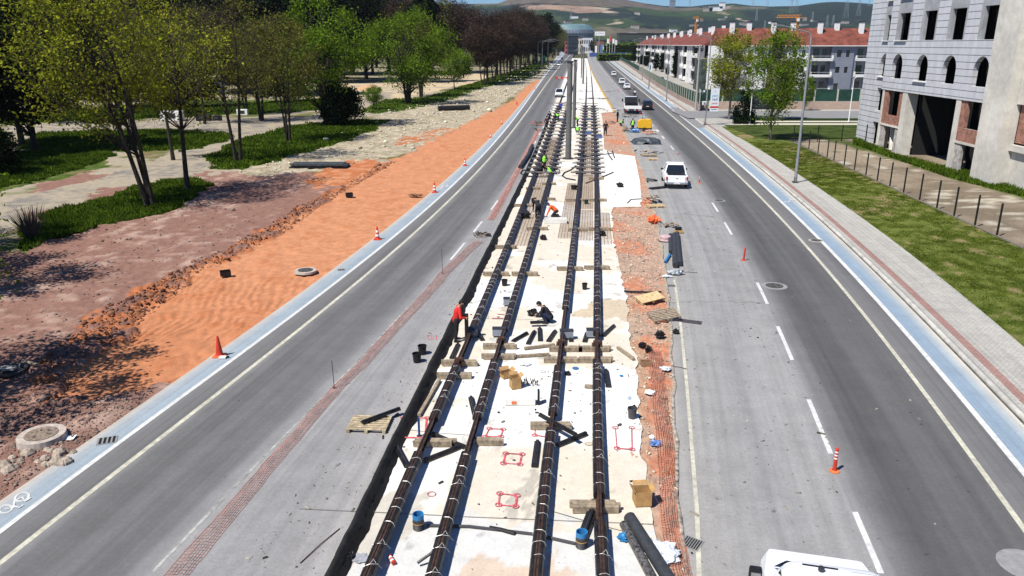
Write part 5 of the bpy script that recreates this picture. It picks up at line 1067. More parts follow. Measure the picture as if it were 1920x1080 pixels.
# nets
def net(name, cl, w, y0, y1, label, m, nl=9, dy=.10, zb=.10, th=.007, jit=.05):
    b_ = MB(); ys = np.arange(y0, y1, dy); cxs = np.array([cl(y) for y in ys]); ws = np.array([w(y) for y in ys]); V = np.empty((len(ys), nl+1, 3))
    for j in range(nl+1):
        t = j/nl-.5; V[:, j, 0] = cxs+t*ws+(fbm(ys, ys*0+j*.13, 3, 1.2)-.5)*.16*ws; V[:, j, 1] = ys+(fbm(ys*2, ys*0+j, 2, 2.0)-.5)*jit*2; V[:, j, 2] = .015+zb*(1-4*t*t)*(fbm(ys+5, ys*0+j*.2, 3, .8))
    for i in range(len(ys)-1):
        for j in range(nl+1):
            a, c_ = Vector(V[i, j]), Vector(V[i+1, j]); thx = th*(1+ys[i]/60)
            b_.add([a-Vector((thx, 0, 0)), a+Vector((thx, 0, 0)), c_+Vector((thx, 0, 0)), c_-Vector((thx, 0, 0))], [(0, 1, 2, 3)])
            if j < nl: e = Vector(V[i, j+1]); b_.add([a-Vector((0, thx, -.002)), e-Vector((0, thx, -.002)), e+Vector((0, thx, .002)), a+Vector((0, thx, .002))], [(0, 1, 2, 3)])
    return tag(b_.build(name, m, recalc=False), label, 'net')
netm = mat('safety_net', (.36, .15, .11), .7, var=.3, scale=3)
NLp = [g(*p) for p in ((330, 1080), (500, 880), (562, 810), (634, 727), (686, 677), (735, 622), (812, 540), (834, 512), (892, 458), (905, 446))]; ny_ = np.array([p[1] for p in NLp]); nx_ = np.array([p[0] for p in NLp])
net('safety_net', lambda y: float(np.interp(y, ny_, nx_)) if y > 14.8 else nx_[0]+(y-ny_[0])*.19, lambda y: float(np.interp(y, (10, 15, 22, 30, 46), (.62, .56, .42, .44, .6))), 10, 46, 'long faded orange safety net fallen along the left lane line', netm, nl=7, th=.005, dy=.12)
NRp = [g(*p) for p in ((1278, 1080), (1255, 970), (1250, 860), (1240, 780), (1232, 700), (1228, 660))]; ry_ = np.array([p[1] for p in NRp][::1]); rx_ = np.array([p[0] for p in NRp])
net('safety_net', lambda y: float(np.interp(y, ry_, rx_)), lambda y: .50, 13.5, 28.5, 'bunched red-orange safety net lying on the soil strip at the right', mat('safety_net_red', (.42, .16, .10), .7, var=.4, scale=3), nl=8, dy=.10, zb=.12, th=.0065, jit=.09)
net('safety_net', lambda y: X('MB', y)-.9, lambda y: .5, 52, 112, 'pale pink stretch of safety net beside the far end of the membrane', mat('safety_net_pink', (.50, .25, .20), .7, var=.3), nl=5, dy=.35, th=.012)
for (u, v, h_, l) in ((627, 728, 1.05, 'thin steel stake holding up the fallen net'), (830, 513, 1.35, 'thin steel stake in the far part of the fallen net')):
    x, y = g(u, v); t = thing('stake', (x, y, 0), l, 'stake'); MB().cyl((0, 0, 0), (-.02, 0, h_), .013, n=6).build('rod', rust, t); MB().cyl((0, 0, 0), (0, 0, .04), .06, n=8).build('foot', rust, t)
for i, (a, b, l) in enumerate((((563, 1057), (637, 992), 'bent thin rebar lying on the left closed lane'), ((1275, 511), (1308, 512), 'thin rod lying by the plastic bag'), ((1262, 688), (1288, 693), 'thin rod poking over the kerb onto the lane'))):
    p, q = g(*a), g(*b); tag(MB().tube([(*p, .02), ((p[0]+q[0])/2, (p[1]+q[1])/2+.05, .03), (*q, .02)], .012, n=5).build('rebar_rod', rust), l, 'rebar')
tag(MB().tube([(*g(1170, 548), .05), (*g(1215, 551), .08), (*g(1240, 551), .1)], .05, n=8).build('drain_pipe', black), 'thin black drain pipe running under the tilted board', 'pipe')
# steel bars across the tracks
barm = mat('gauge_bar_steel', (.22, .20, .18), .6, metal=.3, var=.2)
ordn = lambda i: str(i+1)+({1: 'st', 2: 'nd', 3: 'rd'}.get((i+1) % 10, 'th') if not 10 < i+1 < 20 else 'th')
for ks, nm in ((('R1', 'R2'), 'left'), (('R3', 'R4'), 'right')):
    for i in range(21):
        y = 70.5+i*2.75*(1+i*.028); x1_, x2_ = X(ks[0], y)-.75, X(ks[1], y)+.75; t = thing('gauge_bar', ((x1_+x2_)/2, y, .36), 'steel gauge bar across the %s track, %s from the near end' % (nm, ordn(i)), 'steel bar', 'gauge bars across the tracks'); hw = (x2_-x1_)/2+.1
        MB().bar((-hw, 0, 0), (hw, rnr.uniform(-.12, .12), 0), .20, .11).build('bar', barm, t)
        for s_ in (X(ks[0], y), X(ks[1], y)): MB().box((s_-(x1_+x2_)/2, 0, -.06), (.22, .14, .1)).build('clamp', barm, t)
    for i in range(20):
        y = 71.9+i*2.75*(1+i*.028)
        for k in ks:
            L_ = .95*(1+i*.02); t = thing('rail_trough', (X(k, y), y, 0), 'dark open trough under the %s, %s from the near end' % (nmR[k], ordn(i)), 'trough', 'dark troughs under the rails'); m = MB()
            for sx_ in (-.42, .42): m.box((sx_, 0, .11), (.05, L_, .18))
            m.box((0, 0, .035), (.84, L_, .03)); m.build('trough_body', black, t); MB().box((0, L_/2, .13), (.86, .04, .16)).build('end_plate', darksteel, t)
# rebar mats
rb_m = mat('rebar_rust', (.24, .15, .09), .8, var=.3)
def mat_mesh(fa, fb, y0, y1, label, dx=.17):
    t = thing('rebar_mat', ((fa(y0)+fb(y0))/2, y0, .03), label, 'rebar mat', 'rebar mats on the slab'); m = MB(); n = int((fb(y0)-fa(y0))/dx); ox = (fa(y0)+fb(y0))/2
    for i in range(n+1): f = i/n; m.bar((fa(y0)+(fb(y0)-fa(y0))*f-ox, 0, .02), (fa(y1)+(fb(y1)-fa(y1))*f-ox, y1-y0, .02), .013, .013)
    y = y0
    while y < y1: m.bar((fa(y)-ox, y-y0, .034), (fb(y)-ox, y-y0, .034), .013, .013); y += dx
    m.build('grid', rb_m, t, recalc=False)
o = lambda k, d: (lambda y: X(k, y)+d)
mat_mesh(o('R1', .28), o('R2', -.25), YG(462), YG(402), 'rusty rebar mat between the first two rails, nearest one'); mat_mesh(o('R1', .28), o('R2', -.25), YG(400), YG(322), 'rusty rebar mat between the first two rails, farther one')
mat_mesh(o('R3', -1.0), o('R3', -.25), YG(448), YG(345), 'narrow rebar mat left of the third rail'); mat_mesh(o('R3', .25), o('R4', -.25), YG(452), YG(395), 'rebar mat between the right hand rails, nearest one'); mat_mesh(o('R3', .25), o('R4', -.25), YG(393), YG(322), 'rebar mat between the right hand rails, middle one'); mat_mesh(o('R3', .25), o('R4', -.25), YG(320), YG(262), 'rebar mat between the right hand rails, far one')
mat_mesh(o('R1', .3), o('R2', -.3), YG(320), YG(262), 'rebar mat under the left gauge bars')
mat_mesh(o('R4', .25), o('R4', .9), YG(460), YG(400), 'narrow rebar mat right of the rightmost rail')

# ------------------------------------------------------------------ small site things
def cone(u, v, label, s=1.0, bands=True, rz=0):
    x, y = g(u, v); t = thing('traffic_cone', (x, y, .0), label, 'traffic cone', 'traffic cones', rz=rz, s=s); MB().box((0, 0, .025), (.40, .40, .05)).build('base', MC['orange_plastic'] if not bands else redp, t, bevel=.012)
    MB().lathe((0, 0, .05), [(.145, 0), (.125, .04), (.03, .70), (.0, .705)], n=18).build('cone_body', redp, t)
    if bands:
        for z0, z1 in ((.20, .32), (.42, .54)): r = lambda z: .128-(z-.09)*.144+.004; MB().lathe((0, 0, 0), [(r(z0), z0), (r(z1), z1)], n=18).build('white_band', whitep, t)
cone(412, 668, 'faded plain orange cone nearest the camera on the left blue lane', 1.12, bands=False); cone(708, 449, 'red and white striped cone, second along the left blue lane', 1.1); cone(815, 361, 'red and white striped cone, third along the left blue lane', 1.1); cone(872, 311, 'red and white striped cone, fourth along the left blue lane', 1.05)
cone(920, 258, 'small far cone beside the trench where the rubble starts', .9); cone(941, 232, 'small far cone at the upper end of the orange trench', .9); cone(969, 196, 'tiny pinkish cone farther up the left blue lane', 1.0, False); cone(1003, 168, 'tiny farthest cone on the left blue lane', 1.0, False)
wc = thing('white_cone_foot', (*g(418, 672), .02), 'white worn rubber foot beside the plain orange cone', 'rubber foot'); MB().box((0, 0, .03), (.26, .18, .06)).build('pad', whitep, wc, bevel=.01); MB().box((.17, .05, .03), (.1, .08, .05)).build('fragment', black, wc, bevel=.01)
def bollard(u, v, label, s=1.0, stripes=True, tilt=0.0):
    x, y = g(u, v); t = thing('lane_bollard', (x, y, .004), label, 'bollard', 'red flexible lane bollards', s=s); t.rotation_euler = (tilt, tilt*.6, 0)
    MB().lathe((0, 0, 0), [(.14, 0), (.14, .025), (.07, .05)], n=16).build('base', MC['orange_plastic'] if stripes else redp, t); MB().lathe((0, 0, .04), [(.058, 0), (.048, .30), (.045, .66), (.032, .70), (0, .715)], n=16).build('post', redp, t)
    if stripes:
        for z in (.42, .52, .62): MB().lathe((0, 0, 0), [(.0495, z-.02), (.0485, z+.022)], n=16).build('white_band', whitep, t)
bollard(1564, 884, 'red and white banded bollard on the right lane line, nearest the camera'); bollard(1394, 488, 'plain dark red bollard, second along the right lane line', 1.0, False, .06); bollard(1311, 344, 'red bollard beside the parked pickup', .95); bollard(1270, 290, 'leaning small red bollard behind the pickup', .7, False, .9); bollard(1236, 245, 'tiny far red bollard beyond the yellow generator', .9, False); bollard(1200, 214, 'tiny far red bollard by the flatbed truck', 1.0, False)
for i, (u, v) in enumerate(((1173, 182), (1160, 172), (1150, 158), (1140, 148))): bollard(u, v, 'tiny bollard far up the right lane line', 1.0, group if False else False)
def manhole(u, v, r, label, raised=0.0, m=None, ringm=None):
    x, y = g(u, v); t = thing('manhole', (x, y, .004), label, 'manhole cover', s=1.0); MB().lathe((0, 0, 0), [(r*1.5, 0), (r*1.45, raised+.004), (r*1.02, raised+.006)], n=28).build('surround', ringm or conc, t); MB().lathe((0, 0, raised+.006), [(r, 0), (r, .014), (r*.9, .02), (r*.88, .014), (0, .014)], n=28).build('cover', m or mat('cast_iron', (.10, .095, .085), .6, metal=.3, var=.4, scale=10, bump=.01, bscale=30), t)
    for a in range(3): MB().box((math.cos(a*2.1)*r*.5, math.sin(a*2.1)*r*.5, raised+.024), (r*.28, .04, .006), rz=a*2.1).build('rib', darksteel, t)
cimat = mat('road_patch', G(.24), .9, var=.12, scale=6)
manhole(1452, 536, .42, 'round iron manhole cover in the dark lane beside the second dash', 0, None, cimat); manhole(1348, 376, .33, 'far round manhole cover on the lane line', 0, None, cimat); manhole(1530, 451, .3, 'manhole cover on the yellowed edge line'); xq, yq = g(1925, 1060); tag(MB().lathe((xq, yq, .006), [(.62, 0), (.6, .008), (0, .010)], n=24).build('road_patch', cimat), 'pale round asphalt patch cut by the lower right corner', 'patch')
manhole(573, 510, .40, 'raised concrete manhole ring with iron cover in the orange sand', .10, None, mat('ring_concrete', (.42, .36, .31), .9, var=.2)); manhole(80, 826, .46, 'raised worn manhole ring on a concrete lump at the lower left', .22, mat('rusty_cover', (.22, .17, .13), .9, var=.4, scale=9), MC['ring_concrete'])
x, y = g(105, 858); cl_ = MB(); rn = random.Random(4)
for i in range(26):
    a = rn.uniform(0, 6.28); d = rn.uniform(.3, 1.25); s_ = rn.uniform(.06, .22); cl_.lathe((math.cos(a)*d+x*0, math.sin(a)*d*.8, -.02), [(s_*1.1, 0), (s_, s_*.5), (s_*.5, s_*.95), (0, s_)], n=6)
xx_, yy_ = g(75, 855); q = cl_.build('concrete_lumps', mat('lump_concrete', (.34, .28, .22), .95, var=.4, scale=6, bump=.03, bscale=14)); q.location = (xx_, yy_, 0); tag(q, 'broken concrete lumps around the raised manhole ring', 'rubble', kind='stuff')
x, y = g(128, 824); tag(MB().add([(x-.18, y-.1, .03), (x+.2, y-.12, .05), (x+.24, y+.1, .12), (x+.02, y+.18, .04), (x-.15, y+.12, .1)], [(0, 1, 2, 3, 4)]).build('plastic_scrap', whitep), 'crumpled pale scrap beside the raised manhole ring', 'scrap')
def grate(u, v, w, l_, rz, label, n=7):
    x, y = g(u, v); t = thing('drain_grate', (x, y, .006), label, 'drain grate', rz=rz); MB().box((0, 0, .004), (w*1.12, l_*1.12, .008)).build('frame', mat('grate_frame', (.22, .22, .21), .8), t); m = MB()
    for i in range(n): m.box((-w/2+w*(i+.5)/n, 0, .011), (w/n*.55, l_*.94, .006), rz=.0)
    m.build('slots', black, t)
grate(1297, 1019, .42, .42, -.6, 'square drain grate with slanting slots beside the soil strip'); grate(201, 826, .5, .42, .35, 'rectangular drain cover in the near blue lane at left', 4); grate(640, 506, .34, .3, .3, 'small drain cover in the blue lane beside the raised manhole', 4); grate(1258, 536, .4, .3, 0, 'small dark drain on the lane by the plastic bag', 4)
def openbox(loc, d, rz, m, label, cat='box', name='cardboard_box', flaps=True, group=None, tiltx=0.0):
    t = thing(name, loc, label, cat, group, rz=rz); t.rotation_euler = (tiltx, 0, rz); w, l_, h_ = d; e = .012; b_ = MB(); b_.box((0, 0, e/2), (w, l_, e))
    for sx_ in (-1, 1): b_.box((sx_*(w/2-e/2), 0, h_/2+e/2), (e, l_, h_)); b_.box((0, sx_*(l_/2-e/2), h_/2+e/2), (w-2*e, e, h_))
    b_.build('box_body', m, t)
    if flaps:
        for sx_ in (-1, 1): MB().bar((sx_*w/2, 0, h_+e), (sx_*(w/2+.10), 0, h_+.09), l_*.96, .008).build('flap', m, t); 
        MB().bar((0, l_/2, h_+e), (0, l_/2+.09, h_+.10), w*.96, .008).build('flap', m, t)
    return t
openbox((*g(966, 728), .03), (.34, .30, .42), .35, card, 'tall open cardboard box on the white part of the slab'); openbox((*g(950, 708), .03), (.40, .30, .22), .5, card, 'low open cardboard box behind the tall one'); openbox((*g(1203, 944), .03), (.42, .40, .40), .1, card, 'open cardboard box at the slab edge by the red net', flaps=True)
openbox((*g(423, 516), .0), (.52, .42, .24), .45, black, 'black open formwork box in the orange sand', 'formwork', 'formwork_box', False); openbox((*g(655, 368), .0), (.55, .5, .26), .3, black, 'far black formwork box in the orange sand', 'formwork', 'formwork_box', False); openbox((*g(1211, 684), -.02), (.40, .34, .16), .05, mat('box_brown', (.28, .17, .10), .8), 'brown open box on the orange soil', flaps=False)
x, y = g(975, 757); t = thing('foam_block', (x, y, .03), 'white foam block lying by the cardboard boxes', 'foam block'); MB().box((0, 0, .12), (1.02, .36, .24)).build('block', mat('white_foam', (.72, .71, .66), .8, var=.06), t, bevel=.02); MB().box((.62, -.02, .22), (.07, .26, .5)).build('black_pad', black, t, bevel=.01); MB().box((-.2, -.19, .1), (.16, .01, .1)).build('logo_patch', orangep, t)
nb = MB(); rn = random.Random(8); x, y = g(993, 722)
for i in range(22): a = rn.uniform(0, 6.28); p = Vector((rn.uniform(-.3, .3), rn.uniform(-.2, .2), .04)); nb.tube([p, p+Vector((math.cos(a)*.05, math.sin(a)*.05, .05)), p+Vector((math.cos(a)*.07, math.sin(a)*.07, .15))], .014, n=5)
q = nb.build('clip_pile', darksteel); q.location = (x, y, .02); tag(q, 'scattered pile of small steel rail clips beside the tall cardboard box', 'clips')
def bucket(u, v, label, m, r=.14, h_=.32, base='bucket', cat='bucket', inner=None, rz=0, tilt=0, z=.02):
    x, y = g(u, v); t = thing(base, (x, y, z), label, cat, rz=rz); t.rotation_euler = (tilt, tilt*.5, rz); MB().lathe((0, 0, 0), [(0, 0), (r*.82, 0), (r, h_), (r*.93, h_), (r*.78, .03), (0, .03)], n=18).build('body', m, t); MB().lathe((0, 0, h_-.02), [(r*1.0, -.01), (r*1.07, 0), (r*1.07, .025), (r*1.0, .03)], n=18).build('rim', inner or m, t)
bucket(782, 679, 'left one of two black buckets on the closed lane', black, .17, .34); bucket(792, 664, 'right one of two black buckets on the closed lane', black, .17, .34); bucket(946, 536, 'dark bucket beside the second rail', black, .15, .3); bucket(1096, 543, 'dark bucket on the pale band left of the rightmost rail', black, .13, .3); bucket(1076, 356, 'black sack like bucket left of the third rail', black, .26, .34); bucket(1000, 381, 'dark bucket between the first two rails', black, .16, .34); bucket(1099, 383, 'dark green bucket between the right rails', mat('bucket_green', (.01, .04, .03), .5), .16, .32)
bucket(1185, 784, 'dark bucket with a blue rag at the slab edge', mat('bucket_grey', (.06, .06, .065), .5), .15, .34); x, y = g(1178, 768); tag(MB().add([(x, y, .33), (x+.12, y+.05, .36), (x+.06, y+.12, .46), (x-.06, y+.1, .38)], [(0, 1, 2, 3)]).build('blue_rag', mat('rag_blue', (.30, .36, .42), .8)), 'pale blue rag hanging over the dark bucket', 'rag')
def ppipe(u, v, label, h_=.42, r=.135):
    x, y = g(u, v); t = thing('drain_riser', (x, y, .02), label, 'pipe', 'blue lined corrugated riser pipes'); pr = [(r, 0)]
    for i in range(8): z = h_*.45*(i+.5)/8; pr += [(r, z-.006), (r*1.06, z), (r, z+.006)]
    MB().lathe((0, 0, 0), pr+[(r, h_*.5), (r*1.04, h_*.52), (r*1.04, h_)], n=20).build('corrugated_pipe', mat('pipe_dark', (.05, .05, .055), .5), t); MB().lathe((0, 0, 0), [(r*1.045, h_*.72), (r*1.05, h_), (r*.92, h_), (r*.90, h_*.3), (0, h_*.3)], n=20).build('blue_liner', bluep, t); MB().lathe((0, 0, 0), [(r*1.08, h_*.40), (r*1.10, h_*.44), (r*1.08, h_*.48)], n=20).build('sealing_band', card, t)
ppipe(785, 992, 'blue topped riser pipe between the first two rails'); ppipe(1090, 1026, 'blue topped riser pipe left of the rightmost rail')
tag(MB().tube([(*g(800, 988), .04), (*g(880, 990), .04), (*g(1000, 1004), .035), (*g(1078, 1022), .04)], .045, n=8).build('corrugated_hose', mat('pipe_dark', (.05, .05, .055), .5)), 'corrugated grey hose joining the two riser pipes across the slab', 'hose')
tag(MB().tube([(*g(918, 993), .06), (*g(940, 997), .06), (*g(965, 1004), .06)], .05, n=10).build('short_pipe', black), 'short black pipe lying in front of the corrugated hose', 'pipe')
def roll(u1, v1, u2, v2, r, label, m=black, z=None, name='pipe_insulation', cat='pipe', bend=0):
    a, b = Vector((*g(u1, v1), r)), Vector((*g(u2, v2), r)); 
    if z: a.z += z; b.z += z
    c_ = (a+b)/2+Vector((bend, 0, 0)); t = thing(name, a, label, cat); MB().tube([(0, 0, 0), (c_-a)*.5, c_-a, (b-a)*.75+Vector((bend*.5, 0, 0)), b-a], r, n=16).build('tube', m, t); d = (b-a).normalized(); MB().tube([-d*.01, -d*.004], r*.6, n=12).build('bore', darksteel, t); return t
grp = mat('pipe_graphite', (.035, .038, .043), .6, var=.2)
roll(1180, 980, 1262, 1110, .155, 'thick black foam roll lying from the slab edge out of the frame at the bottom', grp); roll(1169, 990, 1232, 1110, .11, 'thinner roll wrapped in clear film beside the thick black roll', mat('film_dark', (.10, .095, .09), .25, var=.6, scale=12), name='wrapped_roll')
roll(1266, 503, 1264, 445, .16, 'middle one of three long black pipes standing on the lane edge', grp, bend=.0); roll(1274, 500, 1269, 442, .15, 'right one of three long black pipes on the lane edge', grp); roll(1258, 478, 1257, 445, .14, 'left shorter one of three long black pipes on the lane edge', grp); roll(1247, 494, 1256, 480, .08, 'short blue pipe leaning beside the three black pipes', bluep)
roll(822, 208, 880, 206, .45, 'black pipe roll lying on the limestone rubble', black, name='black_roll'); 
def crumple(u, v, d, m, label, seed=0, name='plastic_bag', cat='plastic bag', z=0.02):
    x, y = g(u, v); rs = np.random.RandomState(seed); b_ = bmesh.new(); bmesh.ops.create_icosphere(b_, subdivisions=3, radius=.5)
    for v_ in b_.verts: k = 1+.32*rs.randn()*.6; v_.co = Vector((v_.co.x*d[0]*k, v_.co.y*d[1]*k, max(0, (v_.co.z+.35)*d[2]*k)))
    me = bpy.data.meshes.new(name); b_.to_mesh(me); b_.free(); me.materials.append(m); o = link(name, me); o.location = (x, y, z); return tag(o, label, cat)
crumple(1266, 515, (.75, .45, .3), mat('bag_blue_white', (.45, .55, .66), .4, var=.6, scale=7, col2=(.70, .74, .76)), 'crumpled blue and white plastic bag at the end of the black pipes', 1); crumple(1250, 520, (.45, .3, .1), plasticw, 'flat clear plastic scrap left of the blue and white bag', 2)
crumple(1172, 1012, (.34, .3, .16), bluep, 'bright blue plastic scrap left of the thick black roll', 3); crumple(1222, 1025, (.20, .2, .12), bluep, 'small blue plastic scrap right of the thick black roll', 31); crumple(1242, 1045, (.75, .8, .22), plasticw, 'crumpled clear plastic sheeting beside the red net at the bottom', 4); crumple(1228, 835, (.32, .24, .14), mat('bag_blue', (.12, .22, .45), .4, var=.4), 'blue plastic bag on the red net', 5); crumple(1218, 738, (.30, .34, .10), whitep, 'white paper scrap on the soil strip', 6); crumple(1222, 822, (.16, .16, .08), whitep, 'small white scrap above the blue bag', 61)
crumple(1104, 833+0, (.28, .2, .03), mat('pale_paper', (.46, .42, .34), .8), 'torn pale paper at the end of the slanting casing', 7); crumple(985, 685, (.4, .3, .08), plasticw, 'clear plastic scrap above the tall cardboard box', 8); crumple(1248, 694, (.42, .3, .12), plasticw, 'grey-violet plastic bag at the kerb', 9); crumple(677, 1048, (.40, .34, .03), mat('grey_tile', (.30, .31, .34), .6), 'flat grey plate on the slab near the bottom', 10, 'grey_plate', 'plate'); crumple(657, 1046, (.22, .24, .14), black, 'small black lump left of the grey plate', 11, 'rubber_lump', 'rubber piece')
for i, (u, v, s_, l) in enumerate(((1204, 652, .22, 'left of two black rubber lumps on the orange soil'), (1216, 660, .22, 'right of two black rubber lumps on the orange soil'), (1237, 633, .28, 'black rubber lump above the two lumps'), (1267, 626, .2, 'black rubber lump on the lane at the white line'), (1130, 443, .3, 'small black tool bag right of the rightmost rail'), (1163, 351, .4, 'black sack on the white concrete'), (1019, 450, .3, 'black block right of the second rail'), (998, 592, .3, 'black upright casing piece beside the seated worker'), (1064, 704, .16, 'small curled black piece right of the third rail'), (985, 410, .5, 'black tools heaped on the second rail'))):
    crumple(u, v, (s_*1.3, s_, s_*1.1), black, l, 20+i, 'rubber_lump', 'rubber piece')
x, y = g(787, 810); t = thing('blue_post', (x+.02, y-.3, .02), 'small blue upright post left of the leftmost rail', 'post'); MB().cyl((0, 0, 0), (0, 0, .62), .035, n=10).build('tube', mat('navy_paint', (.02, .05, .20), .4), t); MB().cyl((0, 0, 0), (0, 0, .02), .08, n=10).build('foot', darksteel, t)
x, y = g(733, 1053); t = thing('striped_tube', (x-.05, y+.1, .08), 'fallen red and white striped tube by the leftmost rail', 'tube', rz=.5)
for i in range(5): MB().cyl((0, -i*.06, 0), (0, -(i+1)*.06, 0), .05, n=12).build('band', redp if i % 2 == 0 else whitep, t)
x, y = g(800, 1062); tag(MB().cyl((*g(783, 1064), .12), (*g(812, 1056), .30), .035, n=8).build('crowbar', darksteel), 'short grey bar leaning on the second rail near the bottom', 'bar')
for i, (u, v, r_, m_, l) in enumerate(((1079, 692, .12, nv, 'dark blue disc on the slab right of the third rail'), (1165, 706, .07, bluep, 'tiny blue scrap on the white slab'), (1017, 697, .12, whitep, 'white ring lying right of the boxes'))): x, y = g(u, v); tag(MB().lathe((x, y, .032), [(r_, 0), (r_, .015), (r_*.7, .02), (r_*.7 if i == 2 else 0, .01)], n=20).build('disc', m_), l, 'disc')
def pallet(u, v, rz, label, w=1.2, l_=.8, tilt=(0, 0), z=0.0, m=wood2, solid=False):
    x, y = g(u, v); t = thing('wooden_pallet', (x, y, z), label, 'pallet', rz=rz); t.rotation_euler = (tilt[0], tilt[1], rz)
    if solid: MB().box((0, 0, .12), (w, l_, .03)).build('deck_board', m, t)
    else:
        for i in range(7): MB().box((0, -l_/2+l_*(i+.5)/7, .125), (w, l_/7*.68, .022)).build('deck_board', m, t)
    for sx_ in (-1, 0, 1):
        MB().box((sx_*(w/2-.06), 0, .102), (.1, l_, .02)).build('stringer', m, t)
        for sy in (-1, 0, 1): MB().box((sx_*(w/2-.06), sy*(l_/2-.06), .055), (.1, .12, .072)).build('block', m, t)
        MB().box((sx_*(w/2-.06), 0, .011), (.1, l_, .02)).build('bottom_board', m, t)
pallet(693, 799, -.06, 'pale wooden pallet on the closed lane beside the black membrane', 1.25, 1.0, m=mat('pallet_grey', (.42, .34, .22), .85, var=.35, scale=6, bump=.004)); casing(679, 803, 750, 778, 'long black casing lying on the wooden pallet', .17, .09, .17, .20)
pallet(1244, 598, .25, 'slatted pallet tilted over the kerb beside the soil strip', 1.25, .9, (.18, -.10), .12, wood); pallet(1218, 566, .35, 'solid plywood board crate tilted on the soil', 1.2, .75, (.15, -.12), .12, wood2, True); pallet(1229, 388, .1, 'yellowish pallet heaped with black bags behind the hand truck', 1.3, .9, m=wood2); pallet(1216, 292, .05, 'flat wooden board pallet near the pickup', 1.6, 1.4, solid=True, m=wood); pallet(1224, 300, -.15, 'small broken pallet of yellow wood in front of the flat board pallet', 1.0, .8, m=wood2)
tp = mat('oil_stain', (.035, .03, .028), .6)
strip('pallet_shadow', [g(1262, 598), g(1285, 602), g(1316, 606)], .45, .007, mat('shadow_tone', (.07, .06, .055), .5, var=.3))  # cast shadow of the tilted pallet, painted as a dark strip on the lane
def heap(u, v, d, n, ms, label, seed, name='debris_heap', cat='debris', boards=True):
    x, y = g(u, v); t = thing(name, (x, y, .02), label, cat); rn = random.Random(seed)
    for mi, m in enumerate(ms):
        b_ = MB()
        for i in range(n//len(ms)):
            p = Vector((rn.gauss(0, d[0]*.3), rn.gauss(0, d[1]*.3), rn.uniform(.03, d[2]))); a = rn.uniform(0, 6.28); L_ = rn.uniform(.2, .9)*d[0]*.55; b_.bar(p, p+Vector((math.cos(a)*L_, math.sin(a)*L_*.6, rn.uniform(-.05, .15))), rn.uniform(.05, .16), rn.uniform(.03, .08))
        b_.build(['dark_piece', 'board', 'scrap', 'sheet'][mi % 4], m, t)
heap(1222, 381, (1.3, .8, .45), 18, (black, wood), 'black bags and straps heaped on the yellowish pallet', 1); heap(1217, 288, (1.5, .8, .35), 16, (black, wood2), 'black sheets and broken boards beside the pickup', 2); heap(1232, 340, (2.2, .3, .1), 6, (black,), 'dark boards lying between the soil strip and the pickup', 3); heap(1246, 426, (1.6, .7, .22), 14, (wood, wood), 'stack of worn planks above the hand truck', 4, 'plank_stack', 'planks')
casing(1219, 355, 1247, 352, 'black slab of rubber beside the soil strip below the boards', .55, .12); heap(903, 443, (.9, .5, .14), 20, (darksteel, wood), 'small scrap heap on the closed lane by the far end of the net', 5); heap(1215, 252, (2.0, 1.0, .5), 24, (orangep, card, whitep), 'orange and brown site clutter beside the dark tarpaulin heap', 6); heap(1180, 220, (3.0, 1.2, .5), 24, (wood, darksteel), 'brown timber scraps by the flatbed truck', 7); heap(1178, 204, (2, 1.5, .5), 16, (darksteel, wood), 'dark scrap heap left of the flatbed truck', 8); heap(1175, 246, (1.2, 4.0, .4), 46, (wood, darksteel, card), 'rubble and timber scraps along the far kerb', 9)
heap(1012, 236, (2.2, 1.6, .7), 20, (orangep, wood, darksteel), 'orange and dark tool heap at the left end of the gauge bars', 10); heap(1018, 246, (2, 1.5, .3), 16, (darksteel, wood), 'dark boards stacked left of the gauge bars', 11); heap(1140, 208, (4.5, 2.2, .5), 22, (mat('membrane_grey', (.05, .065, .075), .6), whitep), 'grey membrane sheets dumped right of the tracks', 12); heap(1110, 186, (5, 3, .3), 20, (darksteel, steel), 'steel offcuts laid on the white slab beyond the masts', 13)
x, y = g(1226, 411); crumple(1226, 416, (.75, 1.3, .45), orangep, 'bunched orange net hanging at the end of the soil strip', 40, 'orange_bundle', 'net')
t = thing('hand_truck', (*g(1247, 452), .02), 'pink and white drum with a black base among the planks', 'drum'); MB().lathe((0, 0, 0), [(.36, 0), (.38, .05), (.34, .1), (.34, .28), (.30, .32), (0, .33)], n=20).build('drum', mat('drum_pink', (.55, .38, .38), .6, var=.3, scale=9), t); MB().lathe((0, 0, -.01), [(.4, 0), (.42, .02), (.42, .06)], n=20).build('base', black, t)
t = thing('cap_box', (*g(1272, 437), .02), 'brown flat box with a black cap beside the three pipes', 'box'); MB().box((0, 0, .08), (.55, .4, .15)).build('body', card, t, bevel=.02); MB().box((0, .1, .25), (.4, .3, .22)).build('cap', black, t, bevel=.05)
# hoses by the vest workers
def hose(pts, r, label, m=black): tag(MB().tube([(*g(*p), r+.02) for p in pts], r, n=8).build('hose', m), label, 'hose')
hose([(1079, 339), (1062, 336), (1054, 331), (1058, 325), (1070, 320), (1080, 312)], .055, 'thick black hose curling left of the third rail'); hose([(1030, 333), (1010, 333), (985, 332), (976, 326), (980, 320), (995, 322)], .05, 'black hose looped around the two left rails'); hose([(1040, 320), (1048, 318), (1050, 325), (1044, 328), (1040, 325)], .04, 'small black hose loop right of the second rail'); hose([(1139, 285), (1142, 293), (1148, 301)], .06, 'left one of two short curved black pipes on the white concrete'); hose([(1148, 284), (1150, 291), (1152, 297)], .06, 'right one of two short curved black pipes on the white concrete')
hose([(1098, 345), (1125, 335), (1150, 324)], .05, 'long dark lever bar across the rightmost rail', darksteel); hose([(1176, 382), (1183, 375), (1203, 374)], .035, 'shovel lying on the white concrete', darksteel)
